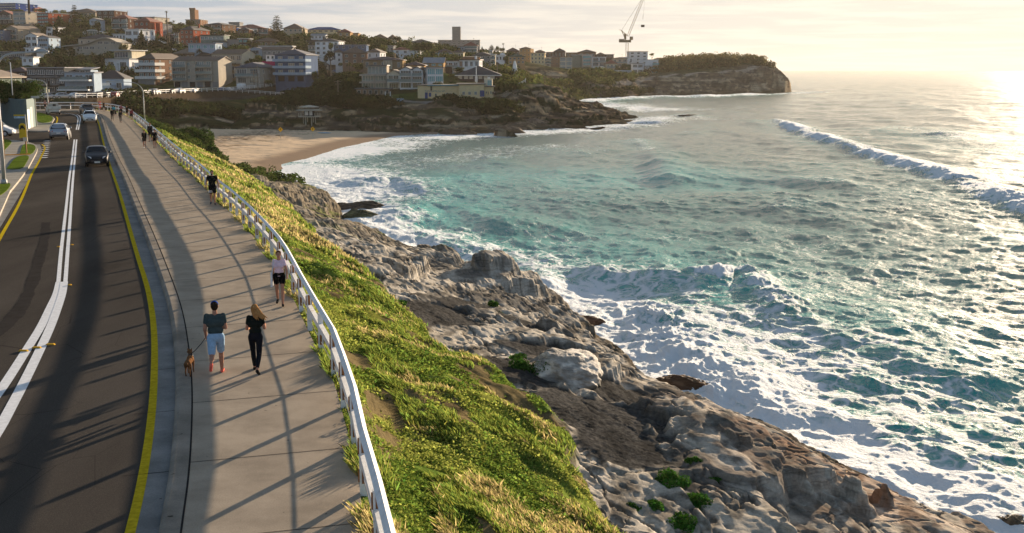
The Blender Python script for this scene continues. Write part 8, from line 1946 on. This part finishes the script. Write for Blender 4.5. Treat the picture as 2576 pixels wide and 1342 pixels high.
# ---- hedge and plants over the garage wall
HZ = ztop
hp = []
hx0, hx1 = gy(-60, 240, 150)[0], gy(84, 240, 150)[0]
for i in range(150):
 x = rg.uniform(hx0, hx1 - .5); y = 148.5 + rg.random() * 5 + (hx1 - x) * .02; hp.append((x, y, HZ - .4 + (0 if y < 151 else .3), .9, 1.2 + (1.1 if (x < hx0 + 9 or x > hx1 - 3.2) and y > 150 else 0), rg.uniform(.7, 1.2)))
h_ = scrub('hedge', hp, (.05, .075, .018), 160, .16, 6); del h_['kind']; tag(h_, 'thick mixed hedge spilling over the top of the rounded garage wall', 'hedge')
# ---- big shrub and tufts on the near slope by the bend
def near_shrub(px, py, y, w, h, label, base=(.055, .085, .02), n=9000, size=.22, dz=0, seed=3, name='shrub', zset=None):
 p = gy(px, py, y); rng = np.random.default_rng(seed); z = bank_z_lookup(p[0], p[1])[0] if zset is None else zset
 bl = []
 for i in range(16):
  a = rng.random() * 6.28; r = rng.random() ** .6 * .36; q = .15 + .12 * rng.random(); bl.append((r * w * math.cos(a), r * w * math.sin(a), h * (.20 + .45 * rng.random() * (1 - r)), q * w, q * w, q * h * 1.6))
 P, N, k = blob_points(bl, n, rng, .85); cl = (.65 + .7 * rng.random(16))[k]
 V, F, C = leaves(P, N, size * (.6 + .8 * rng.random(n)), leafcol(base, n, rng, .3, cl), rng, 1.4)
 r = empty(name, (p[0], p[1], z + dz), 0, label, 'shrub'); raw_mesh('foliage', V, F, m_leaf, {'Col': C}, smooth=False, parent=r)
 mb = MB(); 
 for a in range(5): mb.tube([(0, 0, -.4), (w * .12 * math.cos(a * 1.3), w * .12 * math.sin(a * 1.3), h * .3), (w * .25 * math.cos(a * 1.3), w * .25 * math.sin(a * 1.3), h * .6)], [.03 * h, .02 * h, .01 * h], 5)
 mb.build('stem', m_bark, r); return r
near_shrub(486, 388, 196, 7.4, 4.3, 'largest dense dark green coastal shrub on the slope above the beach', n=12000, size=.32, seed=1, dz=-.8)
near_shrub(524, 408, 180, 4.4, 2.5, 'dense coastal shrub in front of the largest one, nearer the sand', n=7000, size=.28, seed=2, dz=-.6)
for i, (a, b, z, r) in enumerate(PLUMPS + [(1790, 1240, -5.6, .3), (1590, 1265, -4.6, .3), (1742, 1205, -5.4, .32), (1715, 1330, -5.2, .42)]):
 p = gp(a, b, z); near_shrub(a, b, p[1], r * 2.2, r * 1.1, ['large rounded bright green succulent bush on the rock, left of the pair', 'rounded green bush right of the large succulent bush, at the bottom', 'low green bush between the grass bank and the large succulent bush', 'small green bush at the right end of the rock garden clump', 'small green bush at the foot of the grass bank beside the rocks', 'small green bush above the large succulent bush', 'green bush lowest in the picture on the wet rocks'][i], base=(.05, .13, .02), n=2600, size=.06, seed=20 + i, dz=-.25)
for i, (a, b, z, r) in enumerate([(1010, 795, -3.9, .35), (1240, 745, -6.3, .4), (1300, 895, -4.6, .4), (1315, 925, -4.5, .5), (1365, 960, -5, .7), (1255, 760, -6.2, .3)]):
 p = gp(a, b, z); near_shrub(a, b, p[1], r * 2, r * 1.0, ['tiny green tuft on bare rock at the grass edge', 'little green tuft in the upper gravel hollow', 'little green tuft above the pale round boulder', 'green tuft at the upper edge of the pale boulder', 'trailing green clump left of the pale boulder', 'very small tuft beside the upper gravel hollow'][i], base=(.05, .12, .02), n=1200, size=.07, seed=40 + i, dz=-.05)
# ---- grass and ground cover on the near bank
def blades(n, xs, ysv, hgt, wid, base, seed, lean=(-.15, -.1), col_fn=None):
 rng = np.random.default_rng(seed); z = bank_z_lookup(xs, ysv) - .03; n = len(xs)
 a = rng.random(n) * 6.28; sx = np.cos(a) * wid; sy = np.sin(a) * wid; hh = hgt * (.55 + .9 * rng.random(n)); lx = (lean[0] + rng.normal(size=n) * .32) * hh; ly = (lean[1] + rng.normal(size=n) * .32) * hh
 B = np.stack([xs, ysv, z], 1); V = np.stack([B - np.stack([sx, sy, 0 * sx], 1), B + np.stack([sx, sy, 0 * sx], 1), B + np.stack([lx * .45 + sx * .7, ly * .45 + sy * .7, hh * .62], 1), B + np.stack([lx, ly, hh], 1)], 1).reshape(-1, 3)
 C = col_fn(xs, ysv, rng) if col_fn else leafcol(base, n, rng, .3)
 return V, np.arange(4 * n).reshape(n, 4), np.repeat(C, 4, 0)
def bank_samples(n, ylo, yhi, seed, p=1.8):
 rng = np.random.default_rng(seed); u = rng.random(n); y = (ylo ** (1 - p) + u * (yhi ** (1 - p) - ylo ** (1 - p))) ** (1 / (1 - p)) 
 f = xF(y); g = xG(y); x = f - .05 + (g + 1.4 - f) * rng.random(n); return x, y, (x - f) / (g - f), rng
def keep_soil(x, y):
 _, rk_, _, _, _, _ = bank_height(x[None, :], y[None, :]); return rk_[0] < .45
VA, FA, CA = [], [], []; off = 0
def addb(t):
 global off
 VA.append(t[0]); FA.append(t[1] + off); CA.append(t[2]); off += len(t[0])
def gcol(x, y, rng):
 n = len(x); c = leafcol((.185, .235, .045), n, rng, .28)
 dry = sstep(.42, .58, fbm(x / 2.4, y / 2.4, 4, 600)) * .8; m = rng.random(n) < dry; c[m] = np.array([.44, .36, .16]) * (1 + .3 * rng.normal(size=(m.sum(), 1))).clip(.4, 1.7)
 return c
# low creeping cover everywhere on soil
x, y, t, rng = bank_samples(330000, 13, 75, 50, 2.2)
k = keep_soil(x, y) & (fbm(x / 1.4, y / 2.6, 4, 250) < .57 + .08 * rng.random(len(x))) & (fbm(x / .8, y / .8, 3, 605) > .36)
x, y = x[k], y[k]
dens = fbm(x / 2.0, y / 2.0, 3, 610)
def ccol(x, y, rng):
 n = len(x); c = leafcol((.14, .20, .035), n, rng, .35); yel = sstep(.45, .6, fbm(x / 2.6, y / 3.6, 4, 615)); m = rng.random(n) < yel * .8; c[m] = np.array([.29, .32, .07]) * (1 + .25 * rng.normal(size=(m.sum(), 1))).clip(.5, 1.6)
 return c
rngl = np.random.default_rng(4); zz = bank_z_lookup(x, y); hgt_ = (.03 + .14 * np.clip(fbm(x / .55, y / .55, 3, 620) - .35, 0, 1) * 2) * rngl.random(len(x))
P = np.stack([x, y, zz + hgt_], 1); N = np.tile([0.0, 0.0, 1.0], (len(x), 1)); sz = (.035 + .0011 * y) * (.7 + .6 * rngl.random(len(x)))
addb(leaves(P, N, sz, ccol(x, y, rngl), rngl, 1.2, .55))
# long grass in the lower right of the bank
x, y, t, rng = bank_samples(260000, 13, 60, 51, 2.3)
lg = (t > .22) & (fbm(x / 1.8, y / 1.8, 3, 630) > .42 + .003 * y) & keep_soil(x, y)
x, y = x[lg], y[lg]; addb(blades(0, x, y, .10 + .16 * fbm(x / 1.2, y / 1.2, 3, 631), .006 + .00035 * y, (.1, .15, .03), 52, (-.45, -.4), gcol))
# far bank grass, coarser
x, y, t, rng = bank_samples(110000, 60, 235, 53, 1.5)
k = keep_soil(x, y); x, y = x[k], y[k]; addb(blades(0, x, y, .25, .03 + .0006 * y, (.08, .12, .02), 54, (-.2, -.1), gcol))
# fringe along the fence foot
rng = np.random.default_rng(55); L = np.cumsum(np.r_[0, np.hypot(*np.diff(PATH_R[:, :2], axis=0).T)]); s = rng.random(42000) ** 2.0 * 150
xs_ = np.interp(s, L, PATH_R[:, 0]); ys_ = np.interp(s, L, PATH_R[:, 1]); clump = fbm(s / 1.3, s * 0 + 2, 3, 640)
o_ = (rng.random(len(s)) * .75 + .02 * (clump > .5) - .20 * sstep(.5, .7, clump) * rng.random(len(s))); kx = (clump > .40) | (rng.random(len(s)) < .3); xs_, ys_, o_, clump = (xs_ + o_)[kx], ys_[kx], o_[kx], clump[kx]
addb(blades(0, xs_, ys_, .06 + .16 * sstep(.4, .65, clump), .008 + .0003 * ys_, (.11, .19, .03), 56, (-.3, -.1), gcol))
gr = raw_mesh('grass', np.vstack(VA), np.vstack(FA), m_grass, {'Col': np.vstack(CA)}, smooth=False); gr['kind'] = 'stuff'
# ------------------------------------------------------------------ tower crane on the headland
cb = gy(1577, 150, 930); cr_ = empty('tower_crane', cb, 0, 'tall luffing tower crane with raised lattice jib on the headland skyline', 'crane')
m_cr = paint('crane_steel', (.30, .22, .13), .6); kc = 930 / FOC
def lattice(mb, p0, p1, w, n):
 p0, p1 = Vector(p0), Vector(p1); d = (p1 - p0).normalized(); a = Vector((0, 1, 0)); b = d.cross(a).normalized(); cs = [(a + b) * w / 2, (a - b) * w / 2, (-a - b) * w / 2, (-a + b) * w / 2]
 for c in cs: mb.beam(p0 + c, p1 + c, .15, .15)
 for i in range(n):
  q0, q1 = p0.lerp(p1, i / n), p0.lerp(p1, (i + 1) / n)
  for k in range(4): mb.beam(q0 + cs[k], q1 + cs[(k + 1) % 4], .08, .08)
mz = gy(1572, 108, 930)[2] - cb[2]; j1 = gy(1618, -4, 930) - cb; j1 = j1 + (j1 - np.array([0, 0, mz + 5])) * .12
mb = MB(); lattice(mb, (0, 0, -6), (0, 0, mz), 1.9, 14); mb.build('mast', m_cr, cr_)
mb = MB(); lattice(mb, (.5, 0, mz + 5), tuple(j1), 1.5, 26); mb.build('jib', m_cr, cr_)
mb = MB(); mb.box((-1.5, 0, mz + 1.2), (9, 2.4, 2.0)); mb.box((3.2, 0, mz + 3.4), (2.4, 2, 2.6)); mb.box((-1.6, 0, mz + 4.8), (1.6, 1.6, 4.5)); mb.build('machine_deck', m_cr, cr_)
mb = MB(); mb.box((-4.3, 0, mz + 1.6), (4.2, 2.6, 2.4)); mb.build('counterweight', paint('crane_weight', (.16, .13, .10), .8), cr_)
mb = MB(); mb.beam((-1, 0, mz + 2), (-4.6, 0, mz + 9.5), .5, .5); mb.beam((.5, 0, mz + 5), (-4.6, 0, mz + 9.5), .4, .4); mb.beam((-4.6, 0, mz + 9.5), (-6.4, 0, mz + 10), .3, .3); mb.build('a_frame', m_cr, cr_)
mb = MB(); mb.tube([(-4.6, 0, mz + 9.5), tuple(j1)], .09, 4); mb.build('luffing_rope', m_dk, cr_)
hk = gy(1618, 38, 930) - cb; hb = gy(1617, 62, 930) - cb
mb = MB(); mb.tube([tuple(j1), (hk[0] + .2, 0, hk[2])], .05, 4); mb.tube([(hk[0], 0, hk[2]), (hb[0], 0, hb[2] + 4)], .14, 4); mb.build('hoist_rope', m_dk, cr_)
mb = MB(); mb.box((hb[0], 0, hb[2] - 1.2), (2.6, 2.2, 1.7)); o = mb.build('hanging_load', m_dk); o.location = cb; tag(o, 'dark box shaped load hanging from the crane hook', 'load')
# ------------------------------------------------------------------ boulders and reef rocks
m_rock = attr_mat('boulder_rock', .8, .35, 2.2, .12, spec=.15, strata=1.4)
def boulder(px, py, y, w, d, h, label, seed, col=(.13, .11, .08), zf=None, name='boulder', dz=.0):
 p = gy(px, py, y); rng = np.random.default_rng(seed); n = 64; th = np.linspace(0, math.pi, n); ph = np.linspace(0, 2 * math.pi, 2 * n); T, Pp = np.meshgrid(th, ph, indexing='ij')
 X = np.sin(T) * np.cos(Pp); Y = np.sin(T) * np.sin(Pp); Z = np.cos(T); s = seed * 3.7
 r = 1 + (fbm(X * 1.3 + s + Z, Y * 1.3 + Z * .7, 4, seed) - .5) * .55 + (fbm(X * 5 + s, Y * 5 + Z * 5, 4, seed + 9) - .5) * .16
 Xs, Ys, Zs = [np.sign(v) * np.abs(v) ** 1.0 * r for v in (X, Y, Z)]
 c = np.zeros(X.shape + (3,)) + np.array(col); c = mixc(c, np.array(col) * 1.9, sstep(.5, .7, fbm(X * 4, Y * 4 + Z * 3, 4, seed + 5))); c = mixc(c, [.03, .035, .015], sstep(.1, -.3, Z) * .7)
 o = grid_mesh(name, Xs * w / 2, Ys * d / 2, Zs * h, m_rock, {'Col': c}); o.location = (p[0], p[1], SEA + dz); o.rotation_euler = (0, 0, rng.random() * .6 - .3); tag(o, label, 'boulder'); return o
BO = [(903, 562, 6.5, 4.5, 2.4, 'rounded green brown boulder standing in the surf, the nearer of the surf pair', (.085, .085, .045)), (908, 530, 8.5, 5, 1.9, 'long dark wet boulder in the surf behind the green brown one', (.07, .055, .04)), (862, 522, 4.5, 3.5, 1.0, 'low flat boulder joined to the rock shelf beside the surf pair', (.09, .07, .05)), (935, 548, 3, 2.4, .9, 'small wet rock right of the green brown surf boulder', (.06, .05, .035)),
      (1448, 812, 5.0, 2.0, 1.2, 'long red brown boulder at the foot of the near rocks by the foam', (.10, .05, .03)), (1712, 985, 4.5, 2.4, 1.4, 'red brown weed covered boulder at the water edge lower right', (.10, .055, .03)), (2535, 1335, 2.0, 1.6, 1.2, 'dark boulder at the bottom right corner', (.10, .075, .05)),
      (1150, 338, 11, 7, 2.6, 'brown boulder in the wash below the surf clubhouse, left', (.12, .085, .055)), (1265, 334, 12, 8, 3.2, 'larger brown boulder in the wash below the clubhouse rocks', (.13, .09, .06)), (1310, 325, 11, 8, 4.0, 'blocky brown boulder right of the larger wash boulder', (.14, .10, .065)), (1345, 321, 14, 9, 5.0, 'tallest brown block on the rock platform edge', (.14, .10, .07)), (1395, 322, 9, 6, 2.0, 'flat brown rock right of the tallest block', (.12, .085, .06)),
      (1730, 291, 12, 7, .8, 'low black reef rock awash beyond the platform, farther of two', (.05, .04, .03)), (1712, 301, 9, 6, .6, 'low black reef rock awash beyond the platform, nearer of two', (.05, .04, .03)), (1475, 283, 16, 9, 2.8, 'round topped boulder at the far end of the rock platform', (.11, .08, .055))]
for i, (a, b, w, d, h, lab, c) in enumerate(BO):
 y = gp(a, b, SEA)[1]; boulder(a, b, y, w, d, h, lab, 60 + i, c, dz=-.42 * h)
p = gp(1480, 975, -5.4); bz = bank_z_lookup(p[0], p[1])[0]
o = boulder(1425, 975, p[1], 3.0, 4.4, .95, 'pale pitted boulder between two dark gravel hollows', 99, (.34, .31, .27)); o.location.z = bank_z_lookup(o.location.x, o.location.y)[0] + .1
# ------------------------------------------------------------------ beach things
for i, (a, b) in enumerate(((706, 336), (787, 333))):
 p = gy(a, b, gp(a, b, SEA + 2.0)[1]); z = float(beach_z(np.array([p[0]]), np.array([p[1]]))[0])
 r = empty('warning_sign', (p[0], p[1], z), 0, ['yellow diamond warning sign on the sand, left of two', 'yellow diamond warning sign on the sand, right of two'][i], 'sign')
 mb = MB(); mb.tube([(0, 0, -.3), (0, 0, 2.6)], .05, 6); mb.build('post', m_galv, r)
 mb = MB(); mb.add([(0, -.07, 1.6), (.6, -.07, 2.25), (0, -.07, 2.9), (-.6, -.07, 2.25), (0, -.03, 1.6), (.6, -.03, 2.25), (0, -.03, 2.9), (-.6, -.03, 2.25)], [(0, 1, 2, 3), (7, 6, 5, 4), (0, 4, 5, 1), (1, 5, 6, 2), (2, 6, 7, 3), (3, 7, 4, 0)]); pn = mb.build('panel', paint('sign_amber', (.75, .42, .02), .5), r); mb = MB(); mb.box((0, -.08, 2.3), (.12, .02, .5)); mb.build('symbol', m_dk, pn)
p = gy(816, 328, 318); z = float(beach_z(np.array([p[0]]), np.array([p[1]]))[0]); r = empty('rescue_board', (p[0], p[1], z + .12), 0, 'pale blue rescue board lying on the shaded sand', 'board'); mb = MB(); blob(mb, (0, 0, .05), (1.9, .5, .14)); mb.build('board', paint('board_blue', (.08, .28, .45), .4), r, True)
mb = MB(); mb.box((0, 0, .2), (.8, .2, .06)); mb.build('strap', m_wpl, r)
# lifeguard tower with two round roofs
p = gy(779, 314, 338); tz = gy(779, 267, 338)[2] - p[2]; r = empty('lifeguard_tower', p, 0, 'lifeguard lookout tower with two stacked disc roofs behind the beach', 'tower'); m_tw = paint('tower_timber', (.50, .46, .38), .8)
mb = MB()
for a in range(6): mb.tube([(1.7 * math.cos(a * 1.047), 1.7 * math.sin(a * 1.047), -1.5), (1.7 * math.cos(a * 1.047), 1.7 * math.sin(a * 1.047), tz * .42)], .14, 6)
mb.build('stilts', m_tw, r); mb = MB(); mb.tube([(0, 0, tz * .42), (0, 0, tz * .46)], 3.2, 20)
for a in range(14): mb.beam((3.1 * math.cos(a * .449), 3.1 * math.sin(a * .449), tz * .46), (3.1 * math.cos(a * .449), 3.1 * math.sin(a * .449), tz * .62), .1, .1)
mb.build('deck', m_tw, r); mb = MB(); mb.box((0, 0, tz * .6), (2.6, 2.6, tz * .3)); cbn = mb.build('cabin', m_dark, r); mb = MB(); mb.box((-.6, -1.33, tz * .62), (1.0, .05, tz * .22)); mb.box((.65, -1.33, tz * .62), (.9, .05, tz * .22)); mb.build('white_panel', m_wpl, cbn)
for i, (z, ra) in enumerate(((tz * .78, 3.9), (tz * .95, 2.9))):
 mb = MB(); mb.tube([(0, 0, z - .12), (0, 0, z), (0, 0, z + .3), (0, 0, z + .5)], [ra * .96, ra, ra * .5, .2], 22); mb.build('disc_roof', m_tw, r)
# stairs with handrails down the cliff
def stair(pts, label, cat='stairs', rails=True, w=1.6, mat=None):
 W_ = [gy(*p) for p in pts]; r = empty('cliff_stairs' if cat == 'stairs' else 'path_railing', W_[0], 0, label, cat); m = mat or paint('stair_timber', (.26, .23, .18), .8)
 Q = [Vector(q - W_[0]) for q in W_]; mb = MB()
 if cat == 'stairs':
  for a, b in zip(Q[:-1], Q[1:]): mb.beam(a, b, w, .25)
  mb.build('flight', m, r)
 for s in ((-1, 1) if cat == 'stairs' else (1,)):
  mb = MB(); off = Vector((0, s * w * .5, 0))
  for a, b in zip(Q[:-1], Q[1:]):
   mb.beam(a + off + Vector((0, 0, 1.05)), b + off + Vector((0, 0, 1.05)), .12, .12); mb.beam(a + off + Vector((0, 0, .6)), b + off + Vector((0, 0, .6)), .08, .08); n_ = max(2, int((b - a).length / 2))
   for i in range(n_): q = a.lerp(b, i / n_) + off; mb.beam(q, q + Vector((0, 0, 1.1)), .12, .12)
  mb.build('handrail', m, r)
stair([(853, 400 / 1.0 - 100, 350), (880, 291, 350), (905, 281, 356), (925, 280, 357), (950, 268, 362), (988, 249, 372)], 'long timber cliff stairs rising from the beach to the lawn')
stair([(853 - 0, 300, 349), (848, 306, 346)], 'short lowest flight of stairs at the back of the sand')
stair([(630, 300, 352), (665, 284, 362), (700, 275, 370), (730, 260, 385), (800, 252, 392)], 'stairs and ramp climbing the gully slope left of the lookout tower')
stair([(1262, 247, 382), (1275, 238, 386), (1300, 221, 396)], 'stairs from the clubhouse up to the rocky lookout')
stair([(1252, 246, 381), (1268, 246, 382)], 'short level railing at the clubhouse end', 'railing')
stair([(1305, 218, 398), (1322, 209, 400), (1322, 206, 408)], 'pale railing on top of the rocky lookout', 'railing', mat=m_wpl)
stair([(577, 232, 424), (640, 236, 425), (705, 241, 420), (770, 249, 412)], 'pale railing of the ramp branching down from the coast road', 'railing', mat=m_fence)
# beacon, poles
p = gy(1295, 189, 520); mb = MB(); mb.tube([(0, 0, -1), (0, 0, 3.6), (0, 0, 4.2), (0, 0, 6.2)], [1.8, .9, .9, .3], 10); o = mb.build('white_beacon', m_wpl); o.location = p; tag(o, 'small white conical beacon above the scrub slope', 'beacon')
m_tim = paint('pole_timber', (.24, .19, .14), .85)
POLES = [('B', 1322, 745, 465, 640, 'timber power pole at the foot of the steep street'), ('C', 955, 1330, 1045, 448, 'left one of two timber poles in front of the slate blue roofed house'), ('C', 1028, 1320, 960, 446, 'taller timber pole right of its twin at the slate blue roofed house'), ('C', 1158, 1290, 1120, 448, 'short pale pole left of the slate blue block'), ('C', 1712, 580, 345, 640, 'power pole with crossarm right of the large Norfolk pine'), ('E', 145, 770, 505, 600, 'timber pole with crossarm at the top of the side street'), ('E', 120, 960, 640, 520, 'near timber pole at the mouth of the side street'), ('E', 380, 950, 680, 500, 'slim pole standing in the side street'), ('E', 520, 1280, 1010, 392, 'timber post at the corner of the stone wall above the cliff'), ('E', 855, 300, 190, 700, 'timber pole among the skyline trees'), ('B', 885, 780, 650, 600, 'thin red and white sign pole beside the steep street lawn'), ('B', 95, 520, 360, 655, 'slim lamp pole with double head above the vault house'), ('A', 578, 205, -60, 700, 'tall dark pole cutting the skyline at the top left'), ('A', 1855, 640, 420, 665, 'thin dark pole in front of the small gabled house'), ('F', 1692, 810, 700, 470, 'slim pale lamp pole beside the short lane')]
for c, a, yb, yt, D, lab in POLES:
 x_, y_ = cv(c, a, yb); p = gy(x_, y_, D); h = gy(x_, cv(c, a, yt)[1], D)[2] - p[2]; r = empty('utility_pole', p, 0, lab, 'pole', 'poles along the far streets')
 mb = MB(); t_ = .75 if 'tall dark' in lab else .2; mb.tube([(0, 0, -2), (0, 0, h)], [t_, t_ * .75], 7); mb.build('pole', m_dk if 'dark' in lab else m_tim, r)
 if 'crossarm' in lab or 'timber p' in lab or 'double' in lab: mb = MB(); mb.box((0, 0, h - .5), (2.4, .16, .16)); mb.box((0, 0, h - 1.3), (1.8, .14, .14)); mb.build('crossarm', m_tim, r)
# magenta awning, pool
p = gy(*cv('C', 1300, 950), 470); mb = MB(); mb.add([(-4, -1.5, 0), (4, -1.5, 0), (4, 1.5, 1.6), (-4, 1.5, 1.6), (-4, -1.5, -.15), (4, -1.5, -.15), (4, 1.5, 1.45), (-4, 1.5, 1.45)], [(0, 1, 2, 3), (7, 6, 5, 4), (0, 4, 5, 1), (1, 5, 6, 2), (2, 6, 7, 3), (3, 7, 4, 0)]); o = mb.build('awning', paint('magenta_cloth', (.40, .01, .08), .7)); o.location = p; tag(o, 'magenta awning between the slate blue hipped roof and the slate blue block', 'awning')
p = gy(975, 252, 376); r = empty('swimming_pool', p, 0, 'pale blue pool with glass edge on the lawn below the glass terrace house', 'pool'); mb = MB(); mb.box((0, 0, .1), (10, 5, .7)); mb.build('pool_shell', WALLM['lblue'], r); mb = MB(); mb.box((0, 0, .47), (9.2, 4.2, .04)); mb.build('pool_water', paint('pool_blue', (.12, .38, .45), .1), r); mb = MB(); mb.box((-.6, -1, 1.5), (.25, .25, 2.4)); mb.box((1.0, -1, 1.5), (.25, .25, 2.4)); mb.build('pool_column', m_wpl, r)
# a few walkers on the far side
for i, (a, b, D, col, lab) in enumerate([(1228, 243, 379, (.02, .02, .02), 'left one of three walkers in front of the clubhouse windows'), (1240, 243.5, 379, (.02, .02, .03), 'middle one of three walkers in front of the clubhouse windows'), (1244, 242.5, 380, (.30, .28, .26), 'right one of three walkers, in pale clothes, by the clubhouse'), (1370, 213, 425, (.02, .02, .02), 'walker in black standing on the rocky lookout'), (1542, 204, 742, (.5, .5, .48), 'walker in white on the headland path'), (1590, 196.5, 775, (.5, .45, .42), 'second walker in pale clothes farther along the headland path')]):
 p = gy(a, b, D); z = far_z(p[0], p[1])[0]; person(lab, (p[0], p[1], max(z, p[2])), random.random() * 6, H=1.75, top=col, bottom=(.03, .03, .04), vox=.05, hair=(.03, .02, .02), pose=dict(ls=.3, rs=-.3))
# ------------------------------------------------------------------ air
hzb = MB(); hzb.box((1700, 4000, 30), (17000, 8600, 104))
m = bpy.data.materials.new('haze'); m.use_nodes = True; nt = m.node_tree; nt.nodes.clear()
o_ = nt.nodes.new('ShaderNodeOutputMaterial'); pv_ = nt.nodes.new('ShaderNodeVolumePrincipled'); pv_.inputs['Density'].default_value = 0.00005; pv_.inputs['Color'].default_value = (1.0, .89, .74, 1); pv_.inputs['Anisotropy'].default_value = .5
nt.links.new(pv_.outputs[0], o_.inputs['Volume'])
hzo = hzb.build('haze', m); hzo['kind'] = 'stuff'
